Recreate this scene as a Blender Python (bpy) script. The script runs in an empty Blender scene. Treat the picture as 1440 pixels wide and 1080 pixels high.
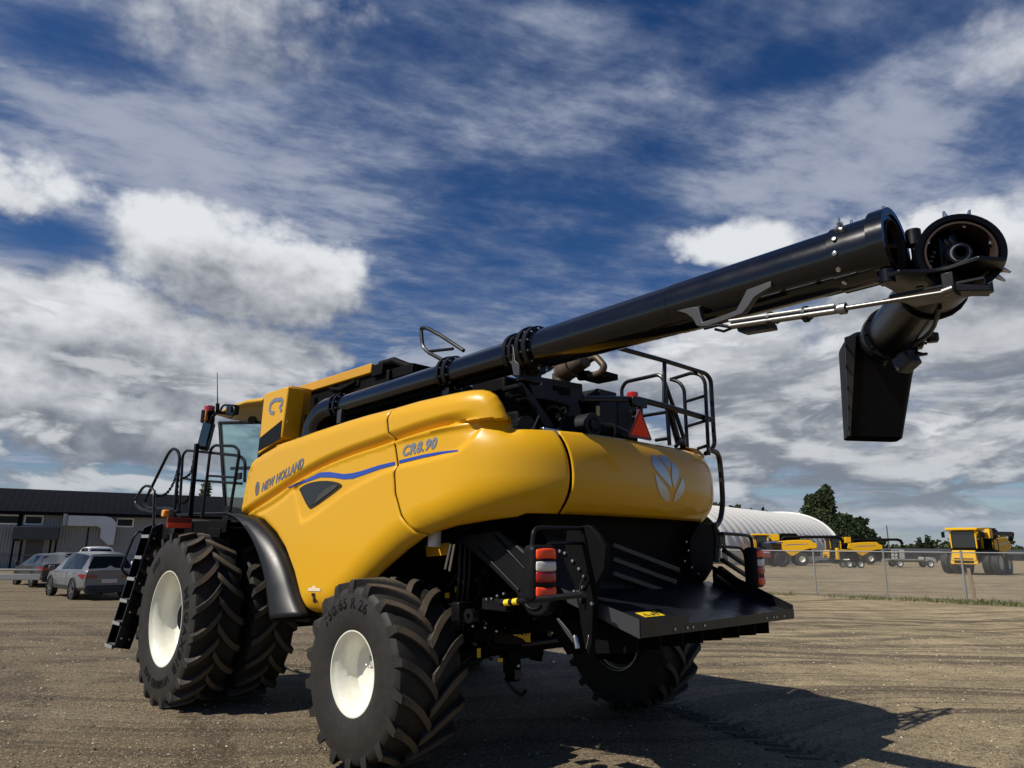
import bpy, bmesh, math, random
import numpy as np
from mathutils import Vector, Matrix, geometry
random.seed(7)
scene = bpy.context.scene
COL = scene.collection
PI = math.pi
# World frame: origin on the ground under the rear axle of the harvester, X towards its front, Y to its left, Z up.

# ------------------------------------------------------------------ helpers
class MB:
    """collects shapes, then links them as ONE mesh object"""
    def __init__(s): s.v = []; s.f = []; s.m = []
    def add(s, vs, fs, mi=0):
        o = len(s.v); s.v += [tuple(map(float, p)) for p in vs]
        for f in fs: s.f.append(tuple(i+o for i in f)); s.m.append(mi)
        return s
    def box(s, c, d, rz=0.0, mi=0, mat=None, ry=0.0):
        M = Matrix.Translation(Vector(c)) @ Matrix.Rotation(rz, 4, 'Z') @ Matrix.Rotation(ry, 4, 'Y')
        if mat: M = mat
        x, y, z = d[0]/2, d[1]/2, d[2]/2
        vs = [M @ Vector((sx*x, sy*y, sz*z)) for sx in (-1,1) for sy in (-1,1) for sz in (-1,1)]
        return s.add(vs, [(0,1,3,2),(4,6,7,5),(0,4,5,1),(2,3,7,6),(0,2,6,4),(1,5,7,3)], mi)
    def beam(s, a, b, w, h, mi=0, up=(0,0,1)):
        a, b = Vector(a), Vector(b); d = (b-a); L = d.length; d.normalize()
        u = Vector(up); 
        if abs(d.dot(u)) > .98: u = Vector((1,0,0))
        r = d.cross(u).normalized(); u = r.cross(d)
        M = Matrix((( d.x, r.x, u.x, (a.x+b.x)/2),(d.y, r.y, u.y, (a.y+b.y)/2),(d.z, r.z, u.z, (a.z+b.z)/2),(0,0,0,1)))
        return s.box((0,0,0), (L, w, h), mi=mi, mat=M)
    def tube(s, path, r, seg=8, mi=0, closed=False, fil=0.0, caps=True):
        P = [Vector(p) for p in path]
        if fil > 0: P = fillet(P, fil, closed)
        n = len(P); rr = r if isinstance(r, (list, tuple)) else [r]*n
        T = []
        for i in range(n):
            a = P[i-1] if (i > 0 or closed) else P[i]; b = P[(i+1) % n] if (i < n-1 or closed) else P[i]
            T.append((b-a).normalized())
        u = T[0].orthogonal().normalized(); vs = []; 
        for i in range(n):
            u = (u-T[i]*u.dot(T[i])).normalized(); w = T[i].cross(u)
            for k in range(seg):
                a = 2*PI*k/seg; vs.append(P[i]+(u*math.cos(a)+w*math.sin(a))*rr[i])
        fs = []
        for i in range(n if closed else n-1):
            j = (i+1) % n
            for k in range(seg):
                l = (k+1) % seg; fs.append((i*seg+k, i*seg+l, j*seg+l, j*seg+k))
        if caps and not closed:
            fs.append(tuple(range(seg))[::-1]); fs.append(tuple((n-1)*seg+k for k in range(seg)))
        return s.add(vs, fs, mi)
    def prism(s, pts, ext, mi=0):
        n = len(pts); e = Vector(ext); P = [Vector(p) for p in pts]
        # nominal orientation is repaired on build
        return s.add(P+[p+e for p in P], [tuple(range(n))[::-1], tuple(range(n, 2*n))]+[(i, (i+1) % n, n+(i+1) % n, n+i) for i in range(n)], mi)
    def lathe(s, prof, seg=48, axis='Y', c=(0,0,0), mi=0, closed=False):
        # prof: (along axis, radius)
        vs = []; m = len(prof)
        for k in range(seg):
            a = 2*PI*k/seg; ca, sa = math.cos(a), math.sin(a)
            for (t, r) in prof:
                p = {'Y': (r*ca, t, r*sa), 'X': (t, r*ca, r*sa), 'Z': (r*ca, r*sa, t)}[axis]
                vs.append((p[0]+c[0], p[1]+c[1], p[2]+c[2]))
        fs = []
        for k in range(seg):
            l = (k+1) % seg
            for i in range(m if closed else m-1):
                j = (i+1) % m; fs.append((k*m+i, k*m+j, l*m+j, l*m+i))
        return s.add(vs, fs, mi)
    def ring(s, a, b, r0, r1, seg=32, mi=0, r0b=None, r1b=None):
        """hollow (r0 > 0) or solid cylinder between points a and b"""
        a, b = Vector(a), Vector(b); t = (b-a).normalized(); u = t.orthogonal().normalized(); w = t.cross(u)
        r0b = r0 if r0b is None else r0b; r1b = r1 if r1b is None else r1b
        vs = []
        for (p, q) in ((a, r1), (b, r1b), (b, r0b), (a, r0)):
            for k in range(seg):
                an = 2*PI*k/seg; vs.append(p+(u*math.cos(an)+w*math.sin(an))*max(q, 1e-4))
        fs = []
        for i in range(4):
            j = (i+1) % 4
            for k in range(seg):
                l = (k+1) % seg; fs.append((i*seg+k, i*seg+l, j*seg+l, j*seg+k))
        return s.add(vs, fs, mi)
    def bolts(s, pts, n, r=.012, h=.012, mi=0):
        """bolt heads sunk into the plate that carries them (surface detail of that plate)"""
        n = Vector(n).normalized()
        for p in pts:
            p = Vector(p); s.tube([p-n*h*.5, p+n*h, p+n*h*1.15], [r, r, r*.5], 6, mi)
        return s
    def build(s, name, mats, parent=None, sharp=35, bevel=0.0, solid=0.0, fix=True, seg=2, flat=False):
        me = bpy.data.meshes.new(name); me.from_pydata(s.v, [], s.f)
        mats = mats if isinstance(mats, (list, tuple)) else [mats]
        for m in mats: me.materials.append(m)
        if len(mats) > 1: me.polygons.foreach_set('material_index', s.m)
        bm = bmesh.new(); bm.from_mesh(me)
        if fix: bmesh.ops.recalc_face_normals(bm, faces=bm.faces)
        lim = math.radians(sharp)
        for f in bm.faces: f.smooth = not flat
        for e in bm.edges:
            if len(e.link_faces) == 2 and e.calc_face_angle(0) > lim: e.smooth = False
        bm.to_mesh(me); bm.free()
        o = bpy.data.objects.new(name, me); COL.objects.link(o)
        if parent: o.parent = parent
        if solid:
            md = o.modifiers.new('thickness', 'SOLIDIFY'); md.thickness = abs(solid); md.offset = -1 if solid > 0 else 1
        if bevel:
            md = o.modifiers.new('bevel', 'BEVEL'); md.width = bevel; md.segments = seg; md.limit_method = 'ANGLE'; md.angle_limit = math.radians(40); md.harden_normals = False
        return o

def fillet(P, rad, closed=False, n=5):
    out = []; m = len(P)
    for i in range(m):
        if not closed and i in (0, m-1): out.append(P[i]); continue
        a, b, c = P[i-1], P[i], P[(i+1) % m]
        d1, d2 = (a-b), (c-b); l = min(rad, d1.length*.45, d2.length*.45); d1.normalize(); d2.normalize()
        if d1.dot(d2) < -.985: out.append(b); continue
        p, q = b+d1*l, b+d2*l
        for k in range(n+1):
            t = k/n; out.append(p*(1-t)**2+b*2*t*(1-t)+q*t*t)
    return out

def bolt_objs(parent, pts, n, r=.012, h=.012, m=None):
    """each bolt head a part of its own"""
    for p in pts:
        b = MB(); b.bolts([p], n, r, h); b.build('bolt', m or M['bolt'], parent)
def tag(o, label=None, cat=None, group=None, kind=None):
    if label: o['label'] = label
    if cat: o['category'] = cat
    if group: o['group'] = group
    if kind: o['kind'] = kind
    return o
def empty(name, loc=(0,0,0), rz=0.0, parent=None):
    o = bpy.data.objects.new(name, None); COL.objects.link(o); o.location = loc; o.rotation_euler = (0, 0, rz)
    o.empty_display_size = .2
    if parent: o.parent = parent
    return o
def copy_tree(o, parent=None):
    c = o.copy(); COL.objects.link(c); c.parent = parent
    for ch in list(o.children): copy_tree(ch, c)
    return c

# ------------------------------------------------------------------ materials
def nd(nt, t, loc=None, **kw):
    n = nt.nodes.new(t)
    for k, v in kw.items():
        if k.startswith('i_'): n.inputs[int(k[2:])].default_value = v
        else: setattr(n, k, v)
    return n
def mat(name, col, rough=.5, metal=0.0, coat=0.0, var=0.0, vscale=6.0, bump=0.0, bscale=40.0, dirt=None, dirt_amt=0.0, emis=None, trans=0.0, ior=None, rvar=0.0, coords='Object', spec=None):
    m = bpy.data.materials.new(name); m.use_nodes = True; nt = m.node_tree; b = nt.nodes['Principled BSDF']
    b.inputs['Base Color'].default_value = (*col, 1); b.inputs['Roughness'].default_value = rough; b.inputs['Metallic'].default_value = metal
    if coat: b.inputs['Coat Weight'].default_value = coat; b.inputs['Coat Roughness'].default_value = .04
    if spec is not None: b.inputs['Specular IOR Level'].default_value = spec
    if ior: b.inputs['IOR'].default_value = ior
    if trans: b.inputs['Transmission Weight'].default_value = trans
    if emis: b.inputs['Emission Color'].default_value = (*emis[:3], 1); b.inputs['Emission Strength'].default_value = emis[3]
    tc = nd(nt, 'ShaderNodeTexCoord').outputs[coords]
    if var or dirt or rvar:
        no = nd(nt, 'ShaderNodeTexNoise'); no.inputs['Scale'].default_value = vscale; no.inputs['Detail'].default_value = 6; no.inputs['Roughness'].default_value = .62
        nt.links.new(tc, no.inputs['Vector'])
        mx = nd(nt, 'ShaderNodeMix', data_type='RGBA')
        mx.inputs[6].default_value = (*[c*(1-var) for c in col], 1); mx.inputs[7].default_value = (*[min(1, c*(1+var)) for c in col], 1)
        nt.links.new(no.outputs['Fac'], mx.inputs[0]); out = mx.outputs[2]
        if dirt:
            n2 = nd(nt, 'ShaderNodeTexNoise'); n2.inputs['Scale'].default_value = vscale*2.3; n2.inputs['Detail'].default_value = 8; n2.inputs['Roughness'].default_value = .7
            nt.links.new(tc, n2.inputs['Vector'])
            mr = nd(nt, 'ShaderNodeMapRange'); mr.inputs[1].default_value = .45; mr.inputs[2].default_value = .75; mr.inputs[3].default_value = 0; mr.inputs[4].default_value = dirt_amt
            nt.links.new(n2.outputs['Fac'], mr.inputs[0])
            m2 = nd(nt, 'ShaderNodeMix', data_type='RGBA'); m2.inputs[7].default_value = (*dirt, 1)
            nt.links.new(mr.outputs[0], m2.inputs[0]); nt.links.new(out, m2.inputs[6]); out = m2.outputs[2]
        nt.links.new(out, b.inputs['Base Color'])
        if rvar:
            rr = nd(nt, 'ShaderNodeMapRange'); rr.inputs[1].default_value = .3; rr.inputs[2].default_value = .7; rr.inputs[3].default_value = max(0, rough-rvar); rr.inputs[4].default_value = rough+rvar
            nt.links.new(no.outputs['Fac'], rr.inputs[0]); nt.links.new(rr.outputs[0], b.inputs['Roughness'])
    if bump:
        nb = nd(nt, 'ShaderNodeTexNoise'); nb.inputs['Scale'].default_value = bscale; nb.inputs['Detail'].default_value = 4
        nt.links.new(tc, nb.inputs['Vector'])
        bp = nd(nt, 'ShaderNodeBump'); bp.inputs['Strength'].default_value = bump; bp.inputs['Distance'].default_value = .02
        nt.links.new(nb.outputs['Fac'], bp.inputs['Height']); nt.links.new(bp.outputs[0], b.inputs['Normal'])
    return m
M = {}
M['yellow'] = mat('yellow_paint', (.67,.358,.007), .33, coat=.3, spec=.35, var=.03, vscale=1.5, bump=.012, bscale=3, rvar=.05)
M['yellow_dull'] = mat('yellow_metal', (.58,.29,.012), .45, coat=.2, var=.06, vscale=3)
M['black'] = mat('black_paint', (.004,.004,.005), .34, spec=.35, var=.3, vscale=5, rvar=.08)
M['black_gloss'] = mat('gloss_black_paint', (.003,.003,.0045), .19, coat=.7, spec=.3, var=.2, vscale=4, bump=.02, bscale=2.5, rvar=.05)
M['black_semi'] = mat('semi_gloss_black', (.003,.003,.0042), .30, spec=.16, var=.2, vscale=4)
M['slate'] = mat('slate_black_paint', (.016,.017,.020), .45, spec=.3, var=.25, vscale=6)
M['black_matt'] = mat('black_plastic', (.007,.007,.008), .5, spec=.15, var=.25, vscale=7, rvar=.08)
M['black_fender'] = mat('fender_plastic', (.009,.009,.0095), .40, spec=.45, var=.15, vscale=5, rvar=.04)
M['dark'] = mat('dark_machinery', (.003,.003,.0034), .65, var=.4, vscale=6, spec=.1)
M['navy'] = mat('dark_tray_paint', (.007,.009,.014), .34, spec=.4, var=.35, vscale=6, rvar=.1, dirt=(.06,.055,.045), dirt_amt=.10)
M['steel'] = mat('bare_steel', (.55,.55,.56), .28, 1.0, var=.15, vscale=20)
M['bolt'] = mat('zinc_bolt', (.6,.6,.58), .3, 1.0)
M['silver'] = mat('silver_decal', (.42,.43,.46), .32, .75, coat=.3)
M['grey_plate'] = mat('grey_metal', (.045,.045,.048), .42, .2, var=.2)
M['cream'] = mat('cream_rim_paint', (.78,.77,.67), .30, coat=.3, var=.05, vscale=4, dirt=(.35,.31,.24), dirt_amt=.18)
M['blue'] = mat('blue_stripe', (.012,.055,.36), .3, coat=.6)
M['red_lens'] = mat('red_lens', (.95,.075,.018), .3, coat=.2, spec=.3)
M['deep_red_lens'] = mat('deep_red_lens', (.34,.008,.008), .25, coat=.3)
M['white_lens'] = mat('white_lens', (.62,.60,.56), .15, coat=1.0, var=.15, vscale=9)
M['red'] = mat('red_reflector', (.9,.075,.03), .4)
M['dark_red'] = mat('dark_red_border', (.16,.012,.015), .45)
M['amber'] = mat('amber_lens', (.85,.30,.02), .25, coat=.8)
M['sticker'] = mat('yellow_sticker', (.85,.58,.02), .45)
M['sticker_ink'] = mat('sticker_ink', (.01,.01,.01), .5)
M['exhaust'] = mat('heat_stained_exhaust', (.09,.065,.042), .5, .4, var=.3, vscale=8)
M['rust'] = mat('worn_inner_steel', (.05,.031,.022), .55, .2, var=.4, vscale=9)
M['interior'] = mat('cab_interior', (.03,.03,.032), .7)
M['hose'] = mat('rubber_hose', (.012,.012,.012), .5)
M['white_plastic'] = mat('white_bottle', (.6,.6,.55), .4)
M['galv'] = mat('galvanised_steel', (.35,.35,.34), .4, .6, var=.12)
M['wood'] = mat('weathered_wood', (.22,.17,.12), .85, var=.3, vscale=12, bump=.3, bscale=30)

def rubber(name, R, dirt_h):
    m = mat(name, (.019,.0175,.016), .62, spec=.35, var=.25, vscale=5, bump=.05, bscale=60, dirt=(.055,.043,.033), dirt_amt=.35)
    nt = m.node_tree; b = nt.nodes['Principled BSDF']; src = b.inputs['Base Color'].links[0].from_socket
    tc = nd(nt, 'ShaderNodeTexCoord'); sx = nd(nt, 'ShaderNodeSeparateXYZ'); nt.links.new(tc.outputs['Object'], sx.inputs[0])
    cx = nd(nt, 'ShaderNodeCombineXYZ'); nt.links.new(sx.outputs[0], cx.inputs[0]); nt.links.new(sx.outputs[2], cx.inputs[1])
    ln = nd(nt, 'ShaderNodeVectorMath', operation='LENGTH'); nt.links.new(cx.outputs[0], ln.inputs[0])
    no = nd(nt, 'ShaderNodeTexNoise'); no.inputs['Scale'].default_value = 30; no.inputs['Detail'].default_value = 6; nt.links.new(tc.outputs['Object'], no.inputs['Vector'])
    ad = nd(nt, 'ShaderNodeMath', operation='MULTIPLY_ADD'); ad.inputs[1].default_value = .03; nt.links.new(no.outputs['Fac'], ad.inputs[0]); nt.links.new(ln.outputs['Value'], ad.inputs[2])
    mr = nd(nt, 'ShaderNodeMapRange'); mr.inputs[1].default_value = R-dirt_h+.012; mr.inputs[2].default_value = R-dirt_h+.03; mr.inputs[3].default_value = 0; mr.inputs[4].default_value = .9
    nt.links.new(ad.outputs[0], mr.inputs[0])
    mx = nd(nt, 'ShaderNodeMix', data_type='RGBA'); mx.inputs[7].default_value = (.105,.082,.058, 1)
    nt.links.new(mr.outputs[0], mx.inputs[0]); nt.links.new(src, mx.inputs[6]); nt.links.new(mx.outputs[2], b.inputs['Base Color'])
    return m
M['rubber_rear'] = rubber('rear_tyre_rubber', .800, .022)
M['rubber_front'] = rubber('front_tyre_rubber', 1.02, .022)
M['rubber_text'] = mat('moulded_lettering', (.003,.003,.003), .6, spec=.15)
def glass(name, tint, amt):
    m = bpy.data.materials.new(name); m.use_nodes = True; nt = m.node_tree; nt.nodes.clear()
    o = nd(nt, 'ShaderNodeOutputMaterial'); t = nd(nt, 'ShaderNodeBsdfTransparent'); t.inputs[0].default_value = (*tint, 1)
    g = nd(nt, 'ShaderNodeBsdfGlossy'); g.inputs['Roughness'].default_value = .02
    f = nd(nt, 'ShaderNodeLayerWeight'); p4 = nd(nt, 'ShaderNodeMath', operation='POWER'); p4.inputs[1].default_value = 4; nt.links.new(f.outputs['Facing'], p4.inputs[0])
    a = nd(nt, 'ShaderNodeMath', operation='MULTIPLY_ADD'); a.inputs[1].default_value = .6; a.inputs[2].default_value = amt+.03; a.use_clamp = True
    x = nd(nt, 'ShaderNodeMixShader')
    nt.links.new(p4.outputs[0], a.inputs[0]); nt.links.new(a.outputs[0], x.inputs[0]); nt.links.new(t.outputs[0], x.inputs[1]); nt.links.new(g.outputs[0], x.inputs[2]); nt.links.new(x.outputs[0], o.inputs[0])
    return m
M['glass'] = glass('tinted_cab_glass', (.86,.94,.93), .03)

# ------------------------------------------------------------------ harvester skin
# ---- outer skin of the harvester: plan outline (straight side, rounded tail) x height
HB, XC, AT, NE, WR_ = 1.62, -0.60, 1.25, 3.0, 1.89/1.62     # half width (the right half is wider), where the tail curve starts, tail length, squareness
def _plan():
    pts = [(4.2, HB), (XC, HB)]
    n = 241
    for i in range(1, n):
        t = math.pi*i/n
        c, s = math.cos(t), math.sin(t)
        pts.append((XC-AT*abs(s)**(2/NE), HB*(1 if c > 0 else WR_)*math.copysign(abs(c)**(2/NE), c)))
    pts += [(XC, -HB*WR_), (4.2, -HB*WR_)]
    P = np.array(pts)
    d = np.r_[0, np.cumsum(np.hypot(*np.diff(P, axis=0).T))]
    return P, d-(4.2-XC)                            # s = 0 where the tail curve starts on the left
PLAN, PS = _plan()
S_TOT = PS[-1]-(4.2-XC)                             # s where the tail curve ends on the right
def skin(s, z, h=0.0):
    s = np.asarray(s, float); z = np.asarray(z, float)
    x = np.interp(s, PS, PLAN[:,0]); y = np.interp(s, PS, PLAN[:,1])
    e = 0.02
    tx = np.interp(s+e, PS, PLAN[:,0])-np.interp(s-e, PS, PLAN[:,0])
    ty = np.interp(s+e, PS, PLAN[:,1])-np.interp(s-e, PS, PLAN[:,1])
    L = np.hypot(tx, ty)+1e-9
    # travelling from the left side round the tail to the right: outward is to the right of travel
    return np.stack([x+(ty/L)*h, y-(tx/L)*h, z], -1)


def pl_dist(S, Z, pl):
    """distance to a polyline and sign (positive above / left of its direction)"""
    best = np.full(S.shape, 1e9); sg = np.ones(S.shape)
    for (a, b) in zip(pl[:-1], pl[1:]):
        ax, ay = a; dx, dy = b[0]-ax, b[1]-ay; L = dx*dx+dy*dy
        t = np.clip(((S-ax)*dx+(Z-ay)*dy)/L, 0, 1)
        ex, ey = S-(ax+t*dx), Z-(ay+t*dy); d = np.hypot(ex, ey); c = dx*(Z-ay)-dy*(S-ax)
        k = d < best; best = np.where(k, d, best); sg = np.where(k, np.where(c >= 0, 1.0, -1.0), sg)
    return best, sg
def in_poly(S, Z, pl):
    r = np.zeros(S.shape, bool); n = len(pl)
    for i in range(n):
        (x0, y0), (x1, y1) = pl[i], pl[(i+1) % n]
        if y0 == y1: continue
        c = ((y0 > Z) != (y1 > Z)) & (S < (x1-x0)*(Z-y0)/(y1-y0)+x0)
        r ^= c
    return r
def smooth_pl(p, it=2):
    p = [tuple(q) for q in p]
    for _ in range(it):
        o = [p[0]]
        for a, b in zip(p[:-1], p[1:]):
            o += [(a[0]*.75+b[0]*.25, a[1]*.75+b[1]*.25), (a[0]*.25+b[0]*.75, a[1]*.25+b[1]*.75)]
        o.append(p[-1]); p = o
    return p
def sst(x): x = np.clip(x, 0, 1); return x*x*(3-2*x)

TOP_FRONT = [(-3.487, 2.956), (-2.943, 3.054), (-2.483, 3.082), (-2.120, 3.108), (-1.471, 3.145), (-1.059, 3.161), (-0.605, 3.168)]
SEAM_A = [(-0.605, 3.168), (-0.624, 3.046), (-0.595, 2.918), (-0.528, 2.830), (-0.482, 2.691), (-0.450, 2.589), (-0.460, 2.504), (-0.429, 2.326), (-0.323, 2.131), (-0.194, 2.010), (-0.074, 1.960)]
TOP_REAR = [(-0.605, 3.168), (-0.211, 3.182), (0.181, 3.181), (0.513, 3.184), (0.636, 3.177), (0.717, 3.158), (0.788, 3.117), (0.844, 3.042), (0.894, 2.939), (0.930, 2.855)]
ARCH_FRONT = [(-0.074, 1.957), (-0.389, 1.830), (-0.663, 1.688), (-0.903, 1.546), (-1.129, 1.405), (-1.351, 1.274), (-1.478, 1.199), (-1.573, 1.178), (-1.714, 1.165), (-1.861, 1.165)]
FENDER_EDGE = [(-1.861, 1.165), (-1.991, 1.219), (-2.120, 1.348), (-2.285, 1.575), (-2.526, 1.820), (-2.784, 1.992), (-3.126, 2.142), (-3.368, 2.189), (-3.636, 2.212), (-3.849, 2.226)]
FRONT_EDGE = [(-3.849, 2.226), (-3.789, 2.524), (-3.726, 2.770), (-3.637, 2.888), (-3.487, 2.956)]
ARCH_REAR = [(-0.074, 1.957), (0.078, 1.995), (0.328, 2.039), (0.694, 2.081), (0.989, 2.107), (1.227, 2.116)]
CREASE = smooth_pl([(-3.779, 2.198), (-3.623, 2.247), (-2.990, 2.410), (-2.164, 2.646), (-1.425, 2.764), (-0.624, 2.833), (-0.082, 2.889), (0.402, 2.911), (0.607, 2.923), (0.760, 2.928), (0.894, 2.939)])
POCKET = smooth_pl([(-2.486, 2.484), (-2.257, 2.102), (-2.172, 2.078), (-1.975, 2.127), (-1.374, 2.348), (-0.898, 2.464), (-0.470, 2.551), (0.094, 2.580), (0.430, 2.616), (0.578, 2.714), (0.651, 2.823), (0.643, 2.872), (0.587, 2.894), (0.317, 2.879), (-0.081, 2.863), (-0.471, 2.844), (-1.152, 2.784), (-1.783, 2.711), (-2.241, 2.620), (-2.486, 2.484)])
LOW_CREASE = smooth_pl([(-3.395, 2.223), (-3.112, 2.266), (-2.711, 2.374), (-2.484, 2.468)])
ZT, ZB = 2.825, 2.135                                # top and bottom edge of the tail band
SEAM_B_S = 1.40
def seam_b(z): return SEAM_B_S+.075*(1-((z-2.42)/.36)**2)*1.0-.02
def height(S, Z, kind):
    """how far the skin lies inside its outermost outline (negative = inwards)"""
    h = np.zeros(S.shape)
    # tail band: a barrel whose top and bottom roll inwards
    w = sst((S-.15)/.9)*sst((S_TOT-.15-S)/.9)
    q = np.clip((Z-2.47)/.36, -1.15, 1.15)
    roll = np.where(q > 0, np.abs(q)**3.2*.10, np.abs(q)**2.6*.17)
    h -= w*np.where(Z < ZT+.08, roll, 0)
    if kind in ('front', 'rear'):
        d, sg = pl_dist(S, Z, ARCH_REAR if kind == 'rear' else ARCH_FRONT)
        r = .26; k = np.clip(1-d/r, 0, 1); h -= (1-w)*.20*(1-np.sqrt(np.maximum(0, 1-(k*.97)**2)))
        d, sg = pl_dist(S, Z, CREASE)
        act = sst((.74-S)/.5)
        h += np.where(sg > 0, -.068*np.clip(1-d/.085, 0, 1)**1.35, -.068*np.clip(1-d/.035, 0, 1)**1.5)*act
        d, sg = pl_dist(S, Z, POCKET); ins = in_poly(S, Z, POCKET)
        h -= np.where(ins, .030*sst(d/.055), 0)
        h -= .018*np.exp(-(pl_dist(S, Z, LOW_CREASE)[0]/.03)**2)
        # top edge rolls over
        top = TOP_FRONT[:-1]+TOP_REAR
        d, sg = pl_dist(S, Z, top); k = np.clip(1-d/.14, 0, 1); h -= .11*(1-np.sqrt(np.maximum(0, 1-(k*.98)**2)))
        d, sg = pl_dist(S, Z, SEAM_A); h -= .026*np.clip(1-d/.034, 0, 1)**2
        d, sg = pl_dist(S, Z, FENDER_EDGE); h -= .03*np.clip(1-d/.05, 0, 1)**2
        d, sg = pl_dist(S, Z, FRONT_EDGE); h -= .05*np.clip(1-d/.09, 0, 1)**2
        d, sg = pl_dist(S, Z, FRONT_GROOVE); h -= .02*np.clip(1-d/.02, 0, 1)**1.5
    if kind == 'hood': h += .014
    for sb, sgn in ((1, 1), (-1, 1)):
        ss = S if sb > 0 else S_TOT-S
        q_ = np.abs(ss-seam_b(Z)); h -= .022*np.clip(1-q_/.032, 0, 1)**2 if kind != 'hood' else .030*np.clip(1-q_/.020, 0, 1)**1.6
    return h
FRONT_GROOVE = [(-3.483, 2.938), (-3.637, 2.693), (-3.673, 2.431), (-3.660, 2.230)]

def skin_mesh(name, outline, kind, step, material, parent, mirror=False):
    S0 = np.array(outline); lo, hi = S0.min(0), S0.max(0)
    # outline resampled
    pts = []
    for a, b in zip(outline, outline[1:]+outline[:1]):
        L = math.dist(a, b); n = max(1, int(L/step))
        for k in range(n): pts.append((a[0]+(b[0]-a[0])*k/n, a[1]+(b[1]-a[1])*k/n))
    if kind == 'hood':
        pts = []
        for a, b in zip(outline, outline[1:]+outline[:1]):
            n = max(1, int(math.dist(a, b)/.03)); pts += [(a[0]+(b[0]-a[0])*k/n, a[1]+(b[1]-a[1])*k/n) for k in range(n)]
    nb = len(pts)
    gs, gz = np.meshgrid(np.arange(lo[0], hi[0], step), np.arange(lo[1], hi[1], step))
    gs = gs.ravel(); gz = gz.ravel(); gs = gs+np.where((np.round((gz-lo[1])/step).astype(int) % 2) > 0, step*.5, 0)
    ins = in_poly(gs, gz, pts); d, _ = pl_dist(gs, gz, pts+[pts[0]])
    k = ins & (d > step*.45); free = list(zip(gs[k], gz[k])); edges = []; extra = []
    if kind != 'hood':
        fz = np.ones(len(free), bool); F = np.array(free)
        rows = []
        for pl, offs in ((CREASE, (-.036, -.024, -.012, 0, .015, .03, .045, .06, .075, .087, .105)), (POCKET, (-.01, .004, .018, .034, .052)), (LOW_CREASE, (-.05, -.03, -.015, 0, .015, .03, .05)), (pts+[pts[0]], (.010, .024, .045, .075, .11))):
            P0 = np.array(pl); dd = np.r_[0, np.cumsum(np.hypot(*np.diff(P0, axis=0).T))]; n = max(3, int(dd[-1]/.022)); t = np.linspace(0, dd[-1], n)
            X = np.interp(t, dd, P0[:,0]); Z = np.interp(t, dd, P0[:,1]); tx = np.gradient(X); tz = np.gradient(Z); l = np.hypot(tx, tz)+1e-9
            for o in offs:
                for sg in ((1,) if pl is CREASE or pl is LOW_CREASE else (1, -1)):
                    q = np.stack([X-tz/l*o*sg, Z+tx/l*o*sg], -1)
                    # keep rows clear of neighbouring rows of the same curve at tight bends
                    dq, _ = pl_dist(q[:,0], q[:,1], [tuple(p) for p in pl]); inn = in_poly(q[:,0], q[:,1], pts)
                    dq2, _ = pl_dist(q[:,0], q[:,1], pts+[pts[0]])
                    ok = (np.abs(dq-abs(o)) < .003) & inn & (dq2 > .008)
                    rows.append(q[ok])
        E_ = np.concatenate(rows); keep = []
        grid = {}
        for p in E_:
            c = (int(p[0]//.011), int(p[1]//.011)); bad = False
            for i in (-1, 0, 1):
                for j in (-1, 0, 1):
                    for q in grid.get((c[0]+i, c[1]+j), ()):
                        if (q[0]-p[0])**2+(q[1]-p[1])**2 < .0085**2: bad = True
            if not bad: grid.setdefault(c, []).append(p); keep.append((p[0], p[1]))
        K = np.array(keep); g2 = {}
        for p in keep: g2.setdefault((int(p[0]//.02), int(p[1]//.02)), []).append(p)
        out = []
        for p in free:
            c = (int(p[0]//.02), int(p[1]//.02)); bad = any((q[0]-p[0])**2+(q[1]-p[1])**2 < .014**2 for i in (-1,0,1) for j in (-1,0,1) for q in g2.get((c[0]+i, c[1]+j), ()))
            if not bad: out.append(p)
        free = out+keep
    else:
        free += [(sd*(seam_b(np.float64(z))+o)+(S_TOT if sd < 0 else 0), z) for sd in (1, -1) for o in (.013, .018, .024, .032) for z in np.arange(ZB+.012, ZT-.01, .02)]
    allp = pts+free
    r = geometry.delaunay_2d_cdt([Vector(p) for p in allp], [], [list(range(nb))], 1, 1e-5)
    V = np.array([tuple(v) for v in r[0]]); h = height(V[:,0], V[:,1], kind)
    P = skin(V[:,0], V[:,1], h)
    if mirror: P[:,1] *= -WR_
    mb = MB(); mb.add(P.tolist(), [tuple(f) if mirror else tuple(f)[::-1] for f in r[2]])
    o = mb.build(name, material, parent, sharp=75, fix=False)
    # make the normals face away from the machine
    me = o.data; c = Vector((.6, 0, 2.4)); t = sum((p.center-c).dot(p.normal)*p.area for p in me.polygons)
    if t < 0: me.flip_normals()
    md = o.modifiers.new('thickness', 'SOLIDIFY'); md.thickness = .022; md.offset = -1
    return o
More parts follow.
